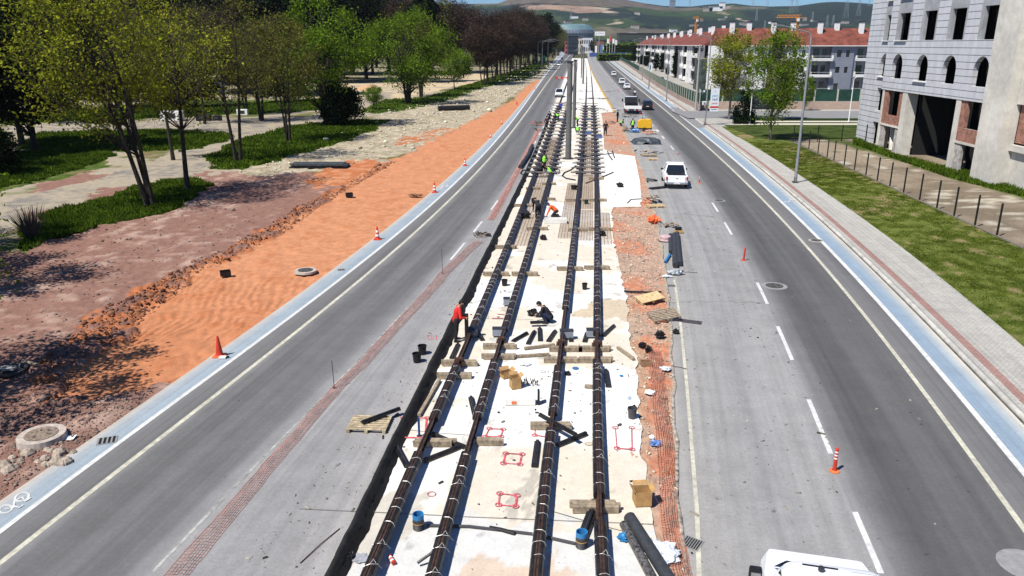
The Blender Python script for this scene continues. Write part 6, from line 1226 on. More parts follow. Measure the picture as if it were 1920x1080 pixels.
roll(975, 317, 998, 276, .20, 'thick black bent roll lying over the far membrane', grp, name='black_roll', bend=.15)
# mats in the park
t = thing('mesh_sheet_stack', (*g(600, 313), .02), 'flat stack of dark grey geotextile sheets at the edge of the red soil', 'sheets', rz=0)
for i in range(5): MB().box((rnr.uniform(-.15, .15), rnr.uniform(-.1, .1), .05+i*.07), (5.6-i*.12, 1.9, .055)).build('sheet', mat('geotextile', (.045, .05, .058), .8, var=.4, scale=3), t, bevel=.01)
crumple(779, 368, (1.1, .5, .22), mat('sack_brown', (.30, .16, .09), .9), 'brown lump half buried in the orange sand', 50, 'sand_lump', 'lump')
t = thing('broken_drum', (*g(22, 700), .05), 'dark broken basin with a pale slab inside in the shade at the lower left', 'debris'); MB().lathe((0, 0, 0), [(0, 0), (.45, 0), (.55, .14), (.5, .14), (.42, .05)], n=20).build('basin', mat('basin_grey', (.10, .095, .085), .7, var=.4), t); MB().box((-.1, .0, .16), (.6, .34, .06)).build('slab', conc, t); MB().bar((.2, .4, .3), (.9, .2, .2), .08, .06).build('board', wood, t)
for (u, v, d, m_, l, nm) in ((324, 226, (3.2, 1.6, 1.5), whitep, 'small white cabinet on the gravel seen through the trees', 'white_cabinet'), (383, 226, (2.2, 1.2, .9), black, 'wide black crate on the far gravel', 'black_crate'), (408, 226, (1.2, 1.0, .8), black, 'small black crate right of the wide one', 'black_crate'), (455, 216, (1.8, .6, 1.0), whitep, 'white block on the far grass', 'white_block'), (405, 175, (4, 2, 2.6), whitep, 'white container beyond the far grass', 'container')):
    x, y = g(u, v); t = thing(nm, (x, y, 0), l, nm.replace('_', ' ')); MB().box((0, 0, d[2]/2), d).build('body', m_, t, bevel=.06); MB().box((0, -d[1]/2-.03, d[2]*.55), (d[0]*.5, .04, d[2]*.5)).build('panel', darksteel, t)
x, y = g(690, 168); hp = bmesh.new(); bmesh.ops.create_icosphere(hp, subdivisions=4, radius=1)
for v_ in hp.verts: v_.co = Vector((v_.co.x*3.4, v_.co.y*3, max(0, v_.co.z)**1.3*1.3+.1*math.sin(v_.co.x*4)))
me = bpy.data.meshes.new('sand_pile'); hp.to_mesh(me); hp.free(); me.materials.append(mat('pile_sand', (.45, .28, .16), .95, var=.15, bump=.04, bscale=6)); q = link('sand_pile', me); q.location = (x, y, 0); tag(q, 'low mound of brownish sand in the bright sand yard', 'sand pile')
t = thing('green_bin_shelter', (*g(1018, 117), 0), 'green panel shelter at the park edge by the left street lamps', 'shelter'); MB().box((0, 0, 2.8), (3.4, 2, 5.6)).build('body', mat('shelter_green', (.02, .16, .10), .6), t); MB().box((0, 0, 5.7), (3.8, 2.4, .2)).build('roof', darksteel, t)
# generator
t = thing('generator', (*g(1208, 246), .02), 'yellow towed generator with black base in the right closed lane', 'generator', rz=-.25, s=1.0); yl = mat('generator_yellow', (.72, .40, .02), .45, var=.06)
MB().side([(-.9, .45), (.9, .45), (.95, 1.35), (.6, 1.6), (-.75, 1.65), (-1.0, 1.3)], -.62, .62).build('housing', yl, t, bevel=.05); MB().box((0, 0, .36), (1.3, 2.0, .2)).build('chassis', black, t); MB().box((0, -.98, .95), (.95, .06, .5)).build('grille', black, t)
t.rotation_euler = (0, 0, 1.45)
for sx_ in (-.62, .62): MB().cyl((sx_-.08, 0, .28), (sx_+.08, 0, .28), .28, n=16).build('wheel', tyre, t)
MB().bar((0, .95, .4), (0, 1.8, .3), .08, .08).build('drawbar', darksteel, t); MB().cyl((.2, .3, 1.6), (.2, .3, 1.85), .05, n=8).build('exhaust', darksteel, t); MB().bar((-.4, 0, 1.66), (.4, 0, 1.66), .06, .08).build('lifting_eye', darksteel, t)
# tarpaulin heap
x, y = g(1211, 268); gy_ = np.linspace(-1, 1, 40); gx_ = np.linspace(-1, 1, 60); TX, TY = np.meshgrid(gx_, gy_); hh = .62*np.clip(1-TX**2*.9-TY**2*.9+(fbm(TX*2, TY*2, 3, 1.3)-.5)*.6, 0, 1)**.6*(.35+1.3*fbm(TX*4+9+TY*3, TY*1.5, 4, 1.2)); ti = np.arange(2400).reshape(40, 60)
tag(link('tarpaulin_heap', npmesh('tarpaulin_heap', np.stack([x+TX*1.75, y+TY*1.7, hh+.01], -1).reshape(-1, 3), np.stack([ti[:-1, :-1], ti[:-1, 1:], ti[1:, 1:], ti[1:, :-1]], -1).reshape(-1, 4), mat('tarp_grey', (.045, .055, .065), .5, var=.2, scale=4))), 'dark grey tarpaulin thrown over a heap beside the generator', 'tarpaulin')
crumple(1190, 248, (1.3, 1.3, .5), mat('sheet_blue', (.20, .35, .60), .6), 'light blue sheet beside the vest worker', 60, 'blue_sheet', 'sheet')
for i, (u, v, l) in enumerate(((1102, 225, 'upper blue crate under the right gauge bars'), (1102, 252, 'middle blue crate under the right gauge bars'), (1122, 258, 'blue crate right of the rightmost rail'), (1053, 226, 'blue crate left of the masts'))):
    x, y = g(u, v); openbox((x, y, .02), (.95, .6, .3), 0, mat('crate_blue', (.07, .12, .30), .6), l, 'crate', 'blue_crate', False)
heap(1060, 196, (5, 3.5, .35), 26, (darksteel, wood, steel), 'steel and timber offcuts between the masts and the closed lane', 14); heap(1098, 205, (5, 4, .3), 24, (wood, darksteel), 'timber and rods laid beyond the last gauge bars', 15); heap(1052, 214, (1.8, 3, .5), 18, (whitep, darksteel), 'pale sheets and tools left of the masts', 16); heap(1125, 172, (6, 4, .3), 18, (darksteel, wood, whitep), 'scattered formwork pieces far up the white slab', 17); heap(1146, 232, (1.5, 3, .25), 16, (wood, darksteel), 'sticks strewn over the tan soil', 18)
def litter(name, polys, sz, m, label, z=.035):
    V_l, F_l, o_l = [], [], 0
    for poly, k in polys:
        ax = np.array([g(*p) for p in poly]); c_l = 0
        while c_l < k:
            q = NR.uniform(ax.min(0), ax.max(0)); pu, pv_ = proj(q[0], q[1])
            if not inpoly(np.array([pu]), np.array([pv_]), poly)[0]: continue
            c_l += 1; s_l = sz*NR.lognormal(0, .6); a_l = NR.uniform(0, 6.28); e_l = NR.uniform(1, 3.5); dx_, dy_ = math.cos(a_l)*s_l*e_l, math.sin(a_l)*s_l*e_l; nx2, ny2 = -math.sin(a_l)*s_l, math.cos(a_l)*s_l
            b4 = [(q[0]-dx_-nx2, q[1]-dy_-ny2), (q[0]+dx_-nx2*.6, q[1]+dy_-ny2), (q[0]+dx_*.8+nx2, q[1]+dy_+ny2*.7), (q[0]-dx_+nx2*.5, q[1]-dy_+ny2)]
            V_l += [(x_l, y_l, z) for x_l, y_l in b4]+[(x_l*.85+q[0]*.15, y_l*.85+q[1]*.15, z+s_l*NR.uniform(.4, 1.2)) for x_l, y_l in b4]; F_l += [(o_l+a1_, o_l+b1__, o_l+c1_, o_l+d1_) for a1_, b1__, c1_, d1_ in ((4, 5, 6, 7), (0, 1, 5, 4), (1, 2, 6, 5), (2, 3, 7, 6), (3, 0, 4, 7))]; o_l += 8
    return tag(link(name, npmesh(name, np.array(V_l), np.array(F_l), m)), label, 'litter', kind='stuff')
slabP = [(1010, 290), (1128, 290), (1150, 400), (1175, 560), (1195, 700), (1215, 950), (1240, 1080), (640, 1080), (760, 790), (860, 620), (950, 420)]
litter('site_litter', [(slabP, 1100), ([(800, 690), (1195, 690), (1200, 800), (760, 800)], 260), ([(1128, 290), (1200, 290), (1215, 385), (1150, 390)], 60)], .007, leafmat('scraps', (.03, .028, .025), (.22, .18, .14), (.10, .08, .07), trans=0), 'small scraps, clips and crumbs strewn over the pale slab')
litter('road_grit', [([(1245, 400), (1350, 400), (1440, 560), (1600, 900), (1640, 1080), (1300, 1080), (1270, 700)], 800), ([(905, 480), (700, 760), (420, 1080), (600, 1080), (840, 640), (940, 440)], 380), ([(1270, 520), (1600, 520), (1900, 1000), (1700, 1000)], 90)], .009, leafmat('grit', (.03, .028, .025), (.14, .12, .10), (.34, .32, .29), trans=0), 'grit and mud crumbs on the closed lanes', .004)
# barrier far left
t = thing('road_barrier', (*g(1054, 149), 0), 'small red and white plastic barrier across the far closed lane', 'barrier'); 
for i in range(5): MB().box((-2.0+i*1.0, 0, .65), (.98, .18, .5)).build('panel', redp if i % 2 == 0 else mat('barrier_pale', (.6, .35, .30), .6), t)
for x_ in (-1.8, 0, 1.8): MB().box((x_, 0, .2), (.4, .6, .4)).build('foot', redp, t)

# ================================================================== VEHICLES
taillm = mat('tail_lamp', (.35, .01, .01), .25); headm = mat('head_lamp', (.62, .64, .66), .12, spec=.8); chrome = mat('chrome', (.6, .6, .62), .2, metal=.9); platem = mat('number_plate', (.65, .65, .62), .5)
def wheels(t, W_, ys, r):
    for y in ys:
        for sx_ in (-1, 1):
            w = MB().cyl((sx_*(W_/2-.2), y, r), (sx_*(W_/2+.005), y, r), r, n=20).build('wheel', tyre, t, bevel=.02); MB().cyl((sx_*(W_/2-.02), y, r), (sx_*(W_/2+.015), y, r), r*.58, n=14).build('rim', steel, w)
def loft(st, name, m, t, bevel=.04):           # st: (y, z0, z1, w0, w1) cross-sections front to back
    b_ = MB(); n = 6; V = []
    for y, z0, z1, w0, w1 in st: zm = z0+(z1-z0)*.55; V += [(-w0, y, z0), (w0, y, z0), (max(w0, w1)*1.0, y, zm), (w1, y, z1), (-w1, y, z1), (-max(w0, w1)*1.0, y, zm)]
    k = len(st); b_.add(V, [tuple(range(n)), tuple(range((k-1)*n+n-1, (k-1)*n-1, -1))]+[(i*n+j, (i+1)*n+j, (i+1)*n+(j+1) % n, i*n+(j+1) % n) for i in range(k-1) for j in range(n)]); return b_.build(name, m, t, bevel=bevel)
def vehicle(loc, rz, paint, label, kind, group=None, cat='car', name='parked_car', s=1.0):
    t = thing(name, loc, label, cat, group, rz=rz, s=s); P = dict(sedan=(4.4, 1.8, 1.45), suv=(4.5, 1.9, 1.68), van=(5.0, 1.95, 2.1), pickup=(5.3, 1.86, 1.8))[kind]; L_, W_, H_ = P; w = W_/2
    # y=0 rear, forward is +y
    if kind == 'pickup':
        loft([(0.05, .52, 1.08, w*.96, w*.93), (.15, .45, 1.10, w, w*.95), (1.6, .42, 1.10, w, w*.96), (3.6, .42, 1.10, w, w*.95), (5.0, .45, 1.02, w*.97, w*.86), (5.3, .5, .85, w*.86, w*.8)], 'body', paint, t, .05)
        MB().box((0, .82, 1.105), (W_*.80, 1.35, .05)).build('bed_cover', black, t, bevel=.01); MB().box((0, .0, .82), (W_*.74, .06, .5)).build('tailgate', paint, t, bevel=.02); MB().box((0, -.04, .88), (.16, .02, .07)).build('badge', chrome, t)
        cab = [(1.55, 1.10, w*.90), (1.82, 1.74, w*.74), (2.9, 1.80, w*.74), (3.85, 1.10, w*.88)]; zb = 1.09; wb = w*.93; MB().box((0, -.10, .50), (W_*.92, .22, .16)).build('bumper', chrome, t, bevel=.03); MB().box((0, -.22, .5), (.52, .01, .12)).build('number_plate', platem, t)
    elif kind == 'sedan':
        loft([(0, .38, .92, w*.86, w*.76), (.25, .30, 1.0, w*.97, w*.86), (2.2, .28, .98, w, w*.9), (3.3, .28, .95, w, w*.88), (4.2, .32, .74, w*.92, w*.76), (4.4, .38, .62, w*.8, w*.7)], 'body', paint, t, .06); cab = [(.35, .98, w*.80), (1.0, 1.40, w*.64), (2.3, 1.45, w*.66), (3.2, .95, w*.82)]; zb = .96; wb = w*.86
    elif kind == 'suv':
        loft([(0, .42, 1.02, w*.92, w*.84), (.2, .34, 1.06, w, w*.9), (2.4, .32, 1.06, w, w*.92), (3.5, .32, 1.02, w, w*.9), (4.35, .36, .85, w*.92, w*.78), (4.5, .45, .7, w*.8, w*.7)], 'body', paint, t, .06); cab = [(.12, 1.05, w*.86), (.45, 1.60, w*.72), (2.4, 1.68, w*.72), (3.4, 1.03, w*.86)]; zb = 1.04; wb = w*.9
    else:
        loft([(0, .40, 1.15, w*.97, w*.95), (.2, .34, 1.2, w, w*.96), (3.6, .34, 1.2, w, w*.96), (4.7, .36, 1.0, w*.95, w*.82), (5.0, .42, .8, w*.85, w*.75)], 'body', paint, t, .06); cab = [(.06, 1.18, w*.93), (.25, 2.0, w*.84), (3.3, 2.1, w*.84), (4.1, 1.18, w*.9)]; zb = 1.16; wb = w*.94
    V = []
    for i, (y, z, ww) in enumerate(cab): V.append((y, z, ww))
    (y0, z0, w0), (y1, z1, w1), (y2, z2, w2), (y3, z3, w3) = V
    vs = [(-wb, y0, zb), (wb, y0, zb), (wb, y3, zb), (-wb, y3, zb), (-w1, y1, z1), (w1, y1, z1), (w2, y2, z2), (-w2, y2, z2)]
    g1 = MB().add(vs, [(0, 1, 5, 4), (1, 2, 6, 5), (2, 3, 7, 6), (3, 0, 4, 7)]); g1.build('window', glass, t)
    MB().add([(-w1*1.01, y1-.02, z1), (w1*1.01, y1-.02, z1), (w2*1.01, y2+.04, z2), (-w2*1.01, y2+.04, z2)]+[(-w1*.9, y1+.1, z1+.05), (w1*.9, y1+.1, z1+.05), (w2*.9, y2-.08, z2+.05), (-w2*.9, y2-.08, z2+.05)], [(0, 1, 5, 4), (1, 2, 6, 5), (2, 3, 7, 6), (3, 0, 4, 7), (4, 5, 6, 7), (3, 2, 1, 0)]).build('roof', paint, t)
    pl_ = MB()
    for a, b in ((0, 4), (1, 5), (2, 6), (3, 7)): pl_.bar(vs[a], vs[b], .09, .07)
    for sx_ in (-1, 1): pl_.bar((sx_*wb, (y0+y3)/2-.1, zb), (sx_*(w1+w2)/2, (y1+y2)/2-.1, (z1+z2)/2), .08, .05)
    pl_.build('pillar', paint, t); wheels(t, W_, (L_*.19, L_*.80), .36 if kind != 'sedan' else .32)
    for sx_ in (-1, 1):
        MB().box((sx_*w*.90, .03, zb-.22), (.13, .10, .28)).build('tail_light', taillm, t, bevel=.015); MB().box((sx_*w*.72, L_-.14, zb-.34), (.3, .16, .14)).build('head_light', headm, t, bevel=.02)
        MB().box((sx_*(w+.10), y3-.55, zb+.08), (.2, .12, .16)).build('mirror', black, t, bevel=.03)
    MB().box((0, L_-.03, .52), (W_*.7, .08, .2)).build('grille', black, t); MB().box((0, -.01, .42), (W_*.8, .06, .12)).build('rear_bumper', black, t)
    if kind != 'pickup': MB().box((0, -.03, .72), (.5, .02, .11)).build('number_plate', platem, t)
    return t
def dirR(k, y): return -math.atan2(X(k, y+2)-X(k, y-2), 4)
x, y = g(1269, 355); vehicle((x, y+.15, .005), dirR('RD', y), carwhite, 'white double cab pickup parked in the right closed lane, seen from behind', 'pickup', name='pickup_truck', cat='pickup')
x, y = g(1214, 207); vehicle((x, y, .005), dirR('RY', y)+.0, carblack, 'black car driving away beside the flatbed truck', 'suv', cat='car', name='black_car')
x, y = g(1176, 168); vehicle((x, y, .005), dirR('RY', y), carwhite, 'white saloon car driving away behind the motorcycle', 'sedan', name='white_car')
x, y = g(1171, 160); vehicle((x, y+5, .005), dirR('RY', y), carwhite, 'white car just ahead of the white saloon car', 'suv', name='white_car')
x, y = g(1151, 143); vehicle((x, y, .005), dirR('RY', y), carwhite, 'white car alone farther up the right lane', 'suv', name='white_car')
x, y = g(1048, 183); d = dirR('LD', y); vehicle((x+math.sin(-d)*5.3, y+5.3, .005), d+math.pi, carwhite, 'white pickup facing the camera in the left closed lane', 'pickup', name='pickup_truck', cat='pickup')
x, y = g(1047, 124); d = dirR('LY', y); vehicle((x+.5, y+5, .005), d+math.pi, carwhite, 'white van coming down the left road', 'van', cat='van', name='white_van')
x, y = g(1053, 112); vehicle((x+.8, y+5, .005), d+math.pi, carblack, 'dark car behind the oncoming white van', 'sedan', name='dark_car')
x, y = g(1073, 100); vehicle((x, y, .005), -.2, carwhite, 'tiny white vehicle at the far end of the left closed lane', 'van', cat='van', name='white_van')
x, y = g(1112, 102); vehicle((x, y, .005), -.2, carwhite, 'tiny white car at the far end of the right lanes', 'sedan', name='white_car')
t = thing('dark_lorry', (*g(1107, 98.5), 0), 'dark box lorry at the far end of the right lanes', 'lorry', rz=-.1); MB().box((0, 4, 2.4), (3.0, 7, 3.6)).build('box_body', darksteel, t); MB().box((0, 8.6, 1.6), (2.8, 2, 2.4)).build('cab', carblack, t); wheels(t, 2.8, (1.5, 8.4), .5)
# flatbed truck
x, y = g(1184, 214); t = thing('flatbed_truck', (x, y, .005), 'white flatbed truck with a dark open load, seen from behind', 'truck', rz=dirR('RD', y)-.03, s=1.12)
MB().box((0, 2.1, .86), (2.2, 4.2, .14)).build('bed', darksteel, t); MB().box((.2, -.06, 1.02), (2.6, .1, .48)).build('tailgate', whitep, t, bevel=.02)
for sx_ in (-1, 1): MB().box((sx_*1.1, 2.1, 1.12), (.06, 4.1, .42)).build('side_board', whitep, t); MB().box((sx_*.85, -.08, .55), (.3, .06, .16)).build('tail_light', taillm, t); MB().box((sx_*1.32, 5.0, 1.75), (.22, .14, .42)).build('mirror', black, t, bevel=.03)
for z in (.62,): MB().box((0, 2.6, z), (.8, 5.6, .24)).build('chassis', darksteel, t)
loft([(4.4, .6, 2.3, 1.0, .92), (5.6, .6, 2.35, 1.0, .9), (6.2, .6, 1.5, .98, .92)], 'cab', carwhite, t); MB().box((0, 4.37, 1.75), (1.5, .03, .55)).build('rear_window', glass, t); MB().box((0, 4.2, 1.85), (2.0, .1, .95)).build('load_guard', darksteel, t); MB().box((0, 2.9, 1.3), (1.9, 2.3, .75)).build('dark_load', black, t, bevel=.12); wheels(t, 2.1, (1.1, 5.2), .40)
# parked cars behind the green fence
pk = [((1248, 160), carwhite, 'white car parked nearest to the camera behind the green fence'), ((1241, 154), carblack, 'dark car parked second behind the green fence'), ((1224, 147), carblack, 'dark car parked third behind the green fence'), ((1216, 142.5), carwhite, 'white car parked fourth behind the green fence'), ((1209, 139.5), carblack, 'dark car parked fifth behind the green fence'), ((1202, 136), carwhite, 'silver white car parked sixth behind the green fence'), ((1195, 133), carblack, 'dark car parked seventh behind the green fence'), ((1186, 128), carblack, 'dark car parked eighth behind the green fence'), ((1162, 115.5), carwhite, 'white car at the far end of the parked row, right one of two'), ((1158, 114), carwhite, 'white car at the far end of the parked row, left one of two')]
for i, ((u, v), m, l) in enumerate(pk): x, y = g(u, v); x = max(x, GFx(y)+1.6); vehicle((x, y, .04), dirR('RBO', y)+.1, m, l, 'sedan' if i % 3 else 'suv', 'cars parked behind the green fence')
# white van at the bottom edge
xv, yv = g(1503, 1040, 2.15); vt = thing('white_van', (xv, yv-2.15, .005), 'roof and mirror of a white van cut off by the bottom edge', 'van', rz=-.24, s=1.13)
W2 = .98
loft([(-4.2, .4, 1.25, W2, W2), (2.2, .4, 1.25, W2, W2), (3.1, .45, 1.08, W2*.96, W2*.84), (3.35, .5, .85, W2*.85, W2*.75)], 'body', carwhite, vt, .08)
vr_ = loft([(-4.2, 1.2, 2.12, W2*.97, W2*.84), (.9, 1.2, 2.18, W2*.97, W2*.80), (1.35, 1.2, 2.10, W2*.97, W2*.74), (1.62, 1.2, 1.95, W2*.95, W2*.62)], 'roof', carwhite, vt, 0); bv_ = vr_.modifiers.new('b', 'BEVEL'); bv_.width = .20; bv_.segments = 6; bv_.limit_method = 'ANGLE'; bv_.angle_limit = .12; vr_.data.polygons.foreach_set('use_smooth', [True]*len(vr_.data.polygons))
MB().add([(-W2*.74, 1.58, 1.93), (W2*.74, 1.58, 1.93), (W2*.84, 2.3, 1.26), (-W2*.84, 2.3, 1.26)], [(0, 1, 2, 3)]).build('windscreen', glass, vt)
for sx_ in (-1, 1):
    MB().add([(sx_*(W2*.985), .1, 1.3), (sx_*(W2*.985), 1.5, 1.3), (sx_*(W2*.86), 1.3, 1.95), (sx_*(W2*.86), .1, 1.98)], [(0, 1, 2, 3)]).build('side_window', glass, vt)
    mm = MB().box((sx_*(W2+.18), 1.85, 1.34), (.22, .16, .32)).build('mirror', black, vt, bevel=.05); MB().box((sx_*(W2+.18), 1.764, 1.34), (.16, .012, .24)).build('mirror_glass', chrome, mm)
MB().box((-.25, 1.26, 2.10), (.55, .09, .03)).build('roof_slot', black, vt, bevel=.01); MB().box((.40, 1.24, 2.10), (.40, .05, .03)).build('roof_slot', black, vt, bevel=.01); MB().cyl((-.26, 1.12, 2.16), (-.26, 1.12, 2.22), .05, n=10).build('roof_aerial', darksteel, vt); MB().cyl((.86, .9, 2.02), (.86, .9, 2.12), .06, n=12).build('marker_lamp', mat('lamp_smoke', (.16, .17, .15), .3), vt); wheels(vt, 1.96, (-3.2, 2.3), .36)

# ================================================================== PEOPLE
skin = mat('skin', (.42, .25, .17), .6, var=.08); hair = mat('dark_hair', (.012, .010, .009), .7)
def capsules(mb, L_):
    for p, q, r1, r2 in L_:
        p, q = Vector(p), Vector(q); mb.cyl(p, q, r1, r2, n=12)
        for c, r in ((p, r1), (q, r2)): mb.lathe(c, [(r*math.cos(a)+1e-4, r*math.sin(a)) for a in np.linspace(-math.pi/2, math.pi/2, 9)], n=12)
def remesh(name, L_, m, t, vox=.02, sm=2):
    mb = MB(); capsules(mb, L_); o = mb.build(name, m, t); b_ = bmesh.new(); b_.from_mesh(o.data); bmesh.ops.remove_doubles(b_, verts=b_.verts, dist=1e-4); bmesh.ops.recalc_face_normals(b_, faces=b_.faces); b_.to_mesh(o.data); b_.free()
    r = o.modifiers.new('r', 'REMESH'); r.mode = 'VOXEL'; r.voxel_size = vox; r.use_smooth_shade = True; s = o.modifiers.new('s', 'SMOOTH'); s.iterations = sm; s.factor = .5; return o
def person(loc, rz, pose, top, bottom, label, hairm=hair, vest=None, s=1.0, helmet=None, vox=.018, group=None):
    t = thing('person', loc, label, 'person', group, rz=rz, s=s); J = {}
    D = dict(stand=dict(hip=.92, pitch=4, kn=((-.11, .03, .50), (.11, .05, .50)), an=((-.13, 0, .08), (.13, .06, .08)), ha=((-.27, .18, .92), (.27, .20, .95)), hd=10),
        hold=dict(hip=.92, pitch=14, kn=((-.12, .04, .50), (.12, .0, .50)), an=((-.15, 0, .08), (.16, -.06, .08)), ha=((.12, .36, 1.0), (.30, .34, 1.06)), hd=35),
        bend=dict(hip=.86, pitch=62, kn=((-.13, .10, .48), (.13, .06, .48)), an=((-.15, 0, .08), (.15, -.05, .08)), ha=((-.15, .62, .42), (.17, .60, .40)), hd=70),
        squat=dict(hip=.30, pitch=38, kn=((-.20, .38, .52), (.20, .36, .50)), an=((-.17, .12, .08), (.17, .10, .08)), ha=((-.12, .58, .30), (.14, .60, .32)), hd=55),
        kneel=dict(hip=.42, pitch=50, kn=((-.15, .30, .08), (.15, .28, .08)), an=((-.15, -.12, .10), (.15, -.12, .10)), ha=((-.15, .66, .12), (.18, .64, .16)), hd=60),
        ride=dict(hip=.86, pitch=18, kn=((-.24, .36, .72), (.24, .36, .72)), an=((-.22, .22, .30), (.22, .22, .30)), ha=((-.32, .55, 1.05), (.32, .55, 1.05)), hd=12))[pose]
    a = R(D['pitch']); hz_ = D['hip']; H0 = Vector((0, 0, hz_)); up_ = Vector((0, math.sin(a), math.cos(a))); ch = H0+up_*.36; nk = H0+up_*.56; b = R(D['hd']); hdv = Vector((0, math.sin(b), math.cos(b))); hd = nk+hdv*.17; fw = Vector((0, math.cos(b), -math.sin(b)))
    sh = [ch+up_*.13+Vector((sx_*.185, 0, 0)) for sx_ in (-1, 1)]; ha = [Vector(q) for q in D['ha']]; el = []
    for i, sx_ in enumerate((-1, 1)): m_ = (sh[i]+ha[i])/2; d = (ha[i]-sh[i]).length; k = math.sqrt(max(0, .30**2-(d/2)**2)); e = m_+Vector((sx_*.6, -.45, -.65)).normalized()*k; el.append(e)
    hp = [Vector((sx_*.10, 0, hz_)) for sx_ in (-1, 1)]; kn = [Vector(q) for q in D['kn']]; an = [Vector(q) for q in D['an']]
    B = [(H0, ch, .125, .135), (ch, nk-up_*.08, .135, .09), (nk-up_*.06, nk+hdv*.05, .058, .052), (hd-hdv*.03, hd+hdv*.035, .082, .093), (hd-hdv*.065+fw*.035, hd-hdv*.03+fw*.03, .045, .06), (hd+fw*.085-hdv*.01, hd+fw*.105-hdv*.03, .012, .018)]
    for sx_ in (-1, 1): B.append((hd+Vector((sx_*.088, 0, 0)), hd+Vector((sx_*.094, 0, 0))-hdv*.02, .018, .014))
    for i, sx_ in enumerate((-1, 1)):
        B += [(sh[i], el[i], .052, .040), (el[i], ha[i], .038, .026), (hp[i], kn[i], .082, .055), (kn[i], an[i], .052, .036), (an[i]-Vector((0, .05, .03)), an[i]+Vector((0, .15, -.045)), .038, .030)]
        d = (ha[i]-el[i]).normalized(); pz = ha[i]+d*.05; B.append((ha[i], pz, .026, .034)); sd_ = Vector((1, 0, 0)); q = pz+d*.03
        for j, (o_, l_) in enumerate(((-.030, .055), (-.010, .066), (.010, .062), (.030, .046))): f0 = q+sd_*o_; f1 = f0+(d*.8+Vector((0, .1, -.5))).normalized()*l_*.6; f2 = f1+(d*.2+Vector((0, .0, -1))).normalized()*l_*.5; B += [(f0, f1, .0105, .010), (f1, f2, .010, .009)]
        B.append((ha[i]+sd_*(-sx_)*.025+d*.02, ha[i]+sd_*(-sx_)*.055+d*.06, .013, .011))
    remesh('body', B, skin, t, vox=.0125 if vox < .02 else .02, sm=1)
    J_ = [(H0-up_*.02, ch, .155, .165), (ch, nk-up_*.09, .165, .085)]
    for i in range(2): J_ += [(ch+up_*.10, sh[i], .09, .078), (sh[i], el[i], .076, .062), (el[i], el[i].lerp(ha[i], .92), .060, .045)]
    remesh('jacket', J_, top, t, vox)
    if vest: remesh('hi_vis_vest', [(H0+up_*.05, ch, .172, .180), (ch, nk-up_*.10, .180, .105)], vest, t, vox); 
    Tz = [(H0, H0+up_*.05, .155, .15)]
    for i in range(2): Tz += [(hp[i], kn[i], .112, .080), (kn[i], an[i]+Vector((0, 0, .03)), .078, .062)]
    remesh('trousers', Tz, bottom, t, vox)
    for i in range(2): remesh('shoe', [(an[i]-Vector((0, .04, .035)), an[i]+Vector((0, .17, -.045)), .050, .042)], black, t, vox)
    if helmet: remesh('helmet', [(hd+hdv*.035, hd+hdv*.05, .125, .105), (hd+hdv*.03+fw*.06, hd+hdv*.02+fw*.12, .07, .05)], helmet, t, vox)
    else: remesh('hair', [(hd+hdv*.035-fw*.025, hd+hdv*.05, .102, .092), (hd-hdv*.03-fw*.04, hd-fw*.03, .075, .09)], hairm, t, vox)
    for sx_ in (-1, 1): MB().lathe(hd+fw*.090+Vector((sx_*.034, 0, 0))+hdv*.012, [(1e-4, -.010), (.010, 0), (1e-4, .010)], n=8).build('eye', black, t)
    return t
cred = mat('jacket_red', (.55, .02, .015), .7); cdk = mat('cloth_black', (.014, .014, .018), .85, var=.3); cnv = mat('cloth_navy', (.018, .026, .055), .85, var=.2); chv = mat('hi_vis', (.28, .85, .06), .6, var=.08); cor = mat('cloth_orange', (.85, .13, .02), .7); cblue = mat('cloth_blue', (.03, .05, .30), .8); cgr = mat('cloth_grey', (.35, .34, .30), .9); cbr = mat('cloth_maroon', (.05, .015, .02), .8)
x, y = g(856, 640); person((x, y, .03), -1.35, 'hold', cred, cdk, 'person in a red jacket and black trousers holding a casing upright at the membrane')
tt_ = thing('rubber_casing_piece', (x+.42, y+.02, .03), 'tall black casing held upright by the person in the red jacket', 'rubber piece'); MB().box((0, 0, .58), (.15, .12, 1.15)).build('casing', rubber, tt_, bevel=.02); MB().box((-.079, 0, .58), (.006, .05, 1.1)).build('groove', steel, tt_)
x, y = g(1031, 606); person((x, y, .0), 1.35, 'squat', cdk, cnv, 'person in black sitting low on the slab left of the third rail')
x, y = g(1022, 322); person((x-.1, y, .02), .2, 'stand', cdk, cdk, 'person in a bright green vest standing on the left rails, back to the camera', vest=chv)
x, y = g(1032, 330); person((x, y, .02), 1.2, 'squat', cdk, cgr, 'person in a bright green vest crouching right beside the standing one', vest=chv)
x, y = g(1012, 326); person((x, y, .02), -.6, 'kneel', cdk, cdk, 'person in dark clothes kneeling left of the standing green vest')
x, y = g(1009, 412); person((x, y, .12), .3, 'bend', cdk, cdk, 'person all in black bending over the second rail')
x, y = g(1043, 407); person((x, y, .02), 1.5, 'kneel', cor, cdk, 'person with an orange top and black trousers kneeling by the white slab box')
x, y = g(1043, 414); openbox((x-.1, y-.7, .02), (1.5, .7, .30), 0, MC['white_foam'] if 'white_foam' in MC else whitep, 'white open crate in front of the kneeling orange worker', 'crate', 'white_crate', False)
V2 = .03
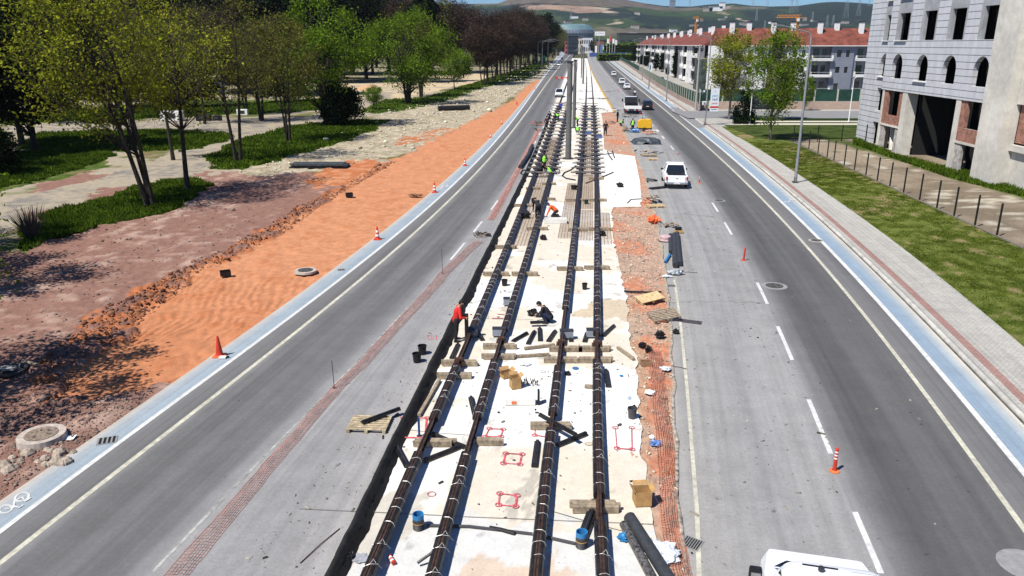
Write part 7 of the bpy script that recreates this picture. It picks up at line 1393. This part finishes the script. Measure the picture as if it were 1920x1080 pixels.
for (u, v, rz, ps, a, b, l, vs) in ((1025, 243, .4, 'stand', cbr, cdk, 'person in a maroon jacket standing at the left end of the gauge bars', None), (1030, 232, 0, 'stand', cdk, cdk, 'person in black standing just behind the maroon jacket', None), (1047, 229, 1.2, 'bend', cdk, cnv, 'person in a green vest bending left of the two masts', chv), (1051, 211, 0, 'stand', cblue, cdk, 'person in a blue top standing left of the far mast', None), (1061, 211, 2.5, 'stand', cgr, cgr, 'person in pale clothes close to the left of the near mast', None), (1083, 236, 2.0, 'bend', cdk, cdk, 'upper person in a green vest bending right of the masts', chv), (1083, 250, 0, 'squat', cdk, cdk, 'lower person in a green vest crouching right of the masts', chv), (1135, 254, 3.0, 'stand', cdk, cdk, 'person in black standing between tracks and soil on the right', None), (1158, 229, 1.0, 'stand', cdk, cdk, 'person in black near the flatbed truck', None), (1163, 236, 4.0, 'squat', cgr, cdk, 'person crouching beside the kerb by the flatbed truck', chv), (1186, 248, .3, 'stand', cdk, cdk, 'person in a green vest standing left of the yellow generator', chv)):
    x, y = g(u, v); person((x, y, .02), rz, ps, a, b, l, vest=vs, vox=V2, s=1.05)
# motorcyclist
x, y = g(1190, 180.5); mt = thing('motorcycle', (x, y, .005), 'motorcycle with a white top box riding away up the right lane', 'motorcycle', rz=dirR('RY', y), s=1.15)
for yy2 in (.1, 1.35): w = MB().cyl((-.05, yy2, .3), (.05, yy2, .3), .3, n=18).build('wheel', tyre, mt); MB().cyl((-.06, yy2, .3), (.06, yy2, .3), .12, n=10).build('hub', steel, w)
loft([(-.1, .45, .78, .12, .10), (.5, .35, .82, .16, .13), (1.0, .35, .95, .14, .10), (1.3, .6, 1.0, .10, .08)], 'body', carblack, mt); MB().bar((0, 1.35, .3), (0, 1.1, 1.0), .07, .07).build('fork', darksteel, mt); MB().cyl((-.34, 1.05, 1.02), (.34, 1.05, 1.02), .02, n=8).build('handlebar', darksteel, mt); MB().box((0, -.1, .92), (.42, .36, .34)).build('top_box', whitep, mt, bevel=.04); MB().box((0, -.22, .6), (.14, .03, .08)).build('tail_light', taillm, mt)
person((x+.0, y+.5, -.02), dirR('RY', y), 'ride', cdk, cdk, 'rider in black with a dark helmet on the motorcycle', helmet=carblack, vox=V2, s=1.1)

# ================================================================== FAR THINGS
sm_ = mat('stadium_skin', (.27, .30, .34), .4, metal=.3, var=.25, scale=.03); sg_ = mat('stadium_roof', (.13, .22, .24), .5, var=.2, scale=.02)
y = 1500; x = (1067-960)/FPX*(y*CT+3.5); t = thing('stadium', (x, y, -3), 'large oval silver stadium with a teal roof rim below the hills', 'stadium', s=(.88, .88, .86))
def ovl(pr, m, nm):
    b_ = MB().lathe((0, 0, 0), pr, n=64); o_ = b_.build(nm, m, t); o_.scale = (1, .8, 1)
ovl([(44, 0), (46, 26)], mat('stadium_base', (.12, .14, .17), .6), 'base'); ovl([(46, 26.2), (50, 32), (50, 34)], sm_, 'facade'); ovl([(49.3, 34.2), (51.5, 39), (50.5, 46)], sm_, 'upper_facade'); ovl([(50.4, 46.1), (44, 55), (30, 58)], sg_, 'roof_rim'); ovl([(30, 57.5), (28, 56), (0, 56)], mat('stadium_inner', (.2, .22, .22), .8), 'roof')
for i in range(26): a = math.pi*(1+i/25); MB().bar((math.cos(a)*50.2, math.sin(a)*40.3, 26), (math.cos(a)*52, math.sin(a)*41.8, 46), .6, .6).build('rib', sm_, t)
def block(u, v0, v1, w_, y, m, label, nm='far_building', cat='building', roofm=None, cols=5, rows_=4, D=12):
    x = (u-960)/FPX*(y*CT+3.5); zt = at(u, v0, y)[2]; zb_ = -1; t = thing(nm, (x, y, zb_), label, cat); H_ = zt-zb_; MB().box((0, D/2, H_/2), (w_, D, H_)).build('wall', m, t); MB().box((0, D/2, H_+.25), (w_+.8, D+.8, .5)).build('roof', roofm or darksteel, t)
    for i in range(cols):
        for j in range(rows_): MB().box((-w_/2+w_*(i+.5)/cols, -.05, H_*(j+.6)/(rows_+.2)), (w_/cols*.5, .1, H_/rows_*.45)).build('window', glass, t)
block(1074.5, 68, 92, 11.5, 950, mat('tower_dark', (.025, .035, .05), .5), 'dark blue-black square building closing the end of the left road', D=20); block(1064, 76, 92, 6, 985, mat('tower_red', (.40, .10, .09), .8), 'small red and pink building left of the dark square building', cols=2, rows_=3); block(1083, 71, 82, 11, 1050, mat('wall_cream', (.60, .52, .42), .8), 'cream building top right of the dark square building', cols=3, rows_=2)
block(1098, 70, 90, 18, 1120, mat('wall_white', (.62, .63, .64), .8), 'white low building at the end of the tracks', cols=6, rows_=2); block(1215, 63, 84, 60, 820, mat('hall_dark', (.05, .06, .055), .7), 'long dark green hall behind the left end of the red roofs', cols=8, rows_=1, D=20); block(1138, 76, 96, 22, 900, mat('shed_maroon', (.22, .10, .09), .8), 'maroon roofed shed behind the flags', cols=4, rows_=1)
t = thing('billboard', ((1123.5-960)/FPX*(760*CT+3.5), 760, 0), 'white billboard on a pole above the far right lanes', 'billboard'); MB().box((0, 0, 21.0), (9.4, .4, 3.7)).build('panel', whitep, t); MB().cyl((-.5, 0, 0), (-.5, 0, 19.2), .4, n=10).build('pole', steel, t); MB().cyl((-4.2, .4, 0), (-4.2, .4, 19.2), .15, n=8).build('side_pole', steel, t); MB().box((.8, -.22, 21.3), (5.2, .04, .8)).build('faded_text', mat('faded_print', (.55, .58, .6), .7), t); MB().box((-3.2, -.22, 21), (1.2, .04, 1.2)).build('emblem', mat('faded_print', (.55, .58, .6), .7), t)
for i, (u, c_, hh, l) in enumerate(((1137, whitep, 16, 'white advertising flag left of the red one'), (1142, redp, 17.5, 'red flag on the far right pole group'), (1147, whitep, 16, 'white advertising flag right of the red one'), (1152, whitep, 15, 'rightmost white flag of the group'))):
    y = 640; x = (u-960)/FPX*(y*CT+3.5); t = thing('flag', (x, y, 0), l, 'flag', 'flags on poles beyond the fence'); MB().cyl((0, 0, 0), (0, 0, hh), .1, n=6).build('flagpole', whitep, t); fl = MB(); V = []
    for j in range(7): V += [(.1+j*.28, .12*math.sin(j*1.3), hh-.2-j*.06), (.1+j*.28, .12*math.sin(j*1.3+.4), hh-3.6-j*.1)]
    fl.add(V, [(2*j, 2*j+1, 2*j+3, 2*j+2) for j in range(6)]); fl.build('cloth', c_, t)
for i, (u, c_, v0, v1, w_, l) in enumerate(((1117, whitep, 86, 93, 1.6, 'left white totem sign by the far forecourt'), (1127, mat('panel_blue', (.10, .18, .35), .6), 84, 96, 2.2, 'blue totem sign by the far forecourt'), (1131.5, whitep, 84, 93, 2.4, 'right white totem sign by the far forecourt'), (1136, whitep, 82, 98, .7, 'slim white totem beside the flags'))):
    y = 700; x = (u-960)/FPX*(y*CT+3.5); z = at(u, v0, y)[2]; t = thing('totem_sign', (x, y, 0), l, 'sign'); MB().box((0, 0, z/2+.4), (w_, .5, z-.8)).build('panel', c_, t); MB().box((0, 0, .2), (w_*1.2, .8, .4)).build('plinth', conc, t)
t = thing('blue_hoarding', (85, 615, 0), 'low blue hoarding along the far forecourt', 'hoarding'); MB().box((0, 0, 3.9), (52, .4, 3.0)).build('panel', mat('hoarding_blue', (.06, .09, .26), .7), t)
for i in range(9): MB().box((-24+i*6, .1, 1.7), (.4, .4, 3.4)).build('post', steel, t)
crm = mat('crane_orange', (.60, .24, .04), .6)
def crane(u, vt_, vb, y, jib, label, ms=1.6):
    x = (u-960)/FPX*(y*CT+3.5); zt = at(u, vt_, y)[2]; t = thing('tower_crane', (x, y, 0), label, 'crane', rz=jib[1]); m = MB()
    for a in (-1, 1):
        for b in (-1, 1): m.bar((a*ms/2, b*ms/2, 0), (a*ms/2, b*ms/2, zt), .4, .4)
    z = 0
    while z < zt-2: m.bar((-ms/2, -ms/2, z), (ms/2, -ms/2, z+2), .2, .2); m.bar((ms/2, -ms/2, z), (-ms/2, -ms/2, z+2), .2, .2); z += 2
    m.build('mast', crm, t); j = MB(); L_ = jib[0]
    for b in (-.7, .7): j.bar((-L_, b, zt), (5, b, zt), .4, .4)
    j.bar((-L_*.96, 0, zt+1.4), (2, 0, zt+1.6), .4, .4); k = -L_
    while k < 0: j.bar((k, -.7, zt), (k+1.2, 0, zt+1.4), .2, .2); j.bar((k+1.2, 0, zt+1.4), (k+2.4, -.7, zt), .2, .2); k += 2.4
    j.build('jib', crm, t); MB().box((4.5, 0, zt-1), (2, 1.6, 2)).build('counterweight', conc, t); MB().box((0, -1.2, zt-1.4), (1.4, 1.2, 1.8)).build('cabin', whitep, t)
crane(1487, 33, 58, 520, (13.5, 0), 'orange tower crane standing above the red roofs at the right', 1.2); crane(1301, 35, 56, 640, (3, .3), 'second smaller crane mast rising behind the left house row', 1.2)
pym = mat('pylon_grey', (.25, .28, .30), .6)
def pylon(u, v0, v1, y, label):
    x = (u-960)/FPX*(y*CT+3.5); z1 = at(u, v0, y)[2]; z0 = at(u, v1, y)[2]; t = thing('pylon', (x, y, z0), label, 'pylon', 'electricity pylons on the hills'); H_ = z1-z0; w_ = H_*.10; m = MB()
    for a in (-1, 1):
        for b in (-1, 1): m.bar((a*w_, b*w_, 0), (a*.4, b*.4, H_), .35, .35)
    for i in range(6): f0, f1 = i/6, (i+1)/6; m.bar((-w_*(1-f0), -w_*(1-f0), H_*f0), (w_*(1-f1), -w_*(1-f1), H_*f1), .25, .25)
    m.build('lattice', pym, t); MB().bar((-w_*1.5, 0, H_*.72), (w_*1.5, 0, H_*.72), .4, .4).bar((-w_*1.3, 0, H_*.86), (w_*1.3, 0, H_*.86), .4, .4).build('crossarm', pym, t)
pyl = [(872, -14, 12), (1033, -10, 8), (1069, 16, 38), (1288, -6, 13), (1405, -8, 16), (1431, -12, 18), (1413, 18, 39), (1476, -8, 24), (1485, -12, 22), (1517, 22, 38), (1545, 28, 52), (1578, -10, 34), (1601, -6, 30), (1619, -8, 12), (1430, 38, 56), (1556, 28, 50)]
for i, (u, v0, v1) in enumerate(pyl): pylon(u, v0, v1, 2600 if v1 < 20 else 1900, 'thin grey lattice pylon on the hills, %s from the left' % ordn(i))
t_ = 0
rn6 = random.Random(12)
for i_ in range(34):
    u = rn6.uniform(1050, 1640); v = rn6.uniform(22, 62); y = 2300-(v-22)*22; x = (u-960)/FPX*(y*CT+3.5); z = hill_z(x, y); t = thing('hill_house', (x, y, z-4), 'small pale farm building scattered on the hillside', 'house', 'farm buildings scattered on the hills', rz=rn6.uniform(-.5, .5)); w_ = rn6.uniform(8, 22); MB().box((0, 0, 5), (w_, 9, 10)).build('wall', rn6.choice((whitep, conc, conc)), t); MB().box((0, 0, 10.4), (w_+1, 10, .8)).build('roof', rn6.choice((tile, conc)), t)
for (u, v, w_, hh, m, l) in ((1348, 11, 16, 9, whitep, 'white house with a tower on the hill crest'), (1336, 17, 40, 7, whitep, 'row of white houses below the hill crest'), (1322, 19, 26, 7, conc, 'grey hillside house left of the white row'), (1200, 38, 46, 6, whitep, 'long white farm shed on the mid slope'), (1310, 35, 40, 6, whitep, 'long white shed behind the second crane'), (1256, 9, 16, 12, mat('far_grey', (.2, .23, .28), .8), 'grey block on the ridge line'), (1174, 31, 20, 6, whitep, 'small white shed on the green slope')):
    y = 2500; x = (u-960)/FPX*(y*CT+3.5); z = at(u, v, y)[2]; t = thing('hill_house', (x, y, z-8), l, 'house'); MB().box((0, 0, (hh+8)/2), (w_, 12, hh+8)).build('wall', m, t); MB().box((0, 0, hh+8.5), (w_+2, 14, 1)).build('roof', conc, t)

# ================================================================== AIR
hm = bpy.data.materials.new('haze_air'); hm.use_nodes = True; hn = hm.node_tree; hn.nodes.remove(hn.nodes['Principled BSDF'])
pv = hn.nodes.new('ShaderNodeVolumePrincipled'); pv.inputs['Color'].default_value = (.80, .88, 1.0, 1); pv.inputs['Density'].default_value = .00005; pv.inputs['Anisotropy'].default_value = .2
hn.links.new(pv.outputs[0], hn.nodes['Material Output'].inputs['Volume'])
tag(MB().box((1500, 4400, 145), (21500, 9600, 308)).build('haze', hm), kind='stuff')
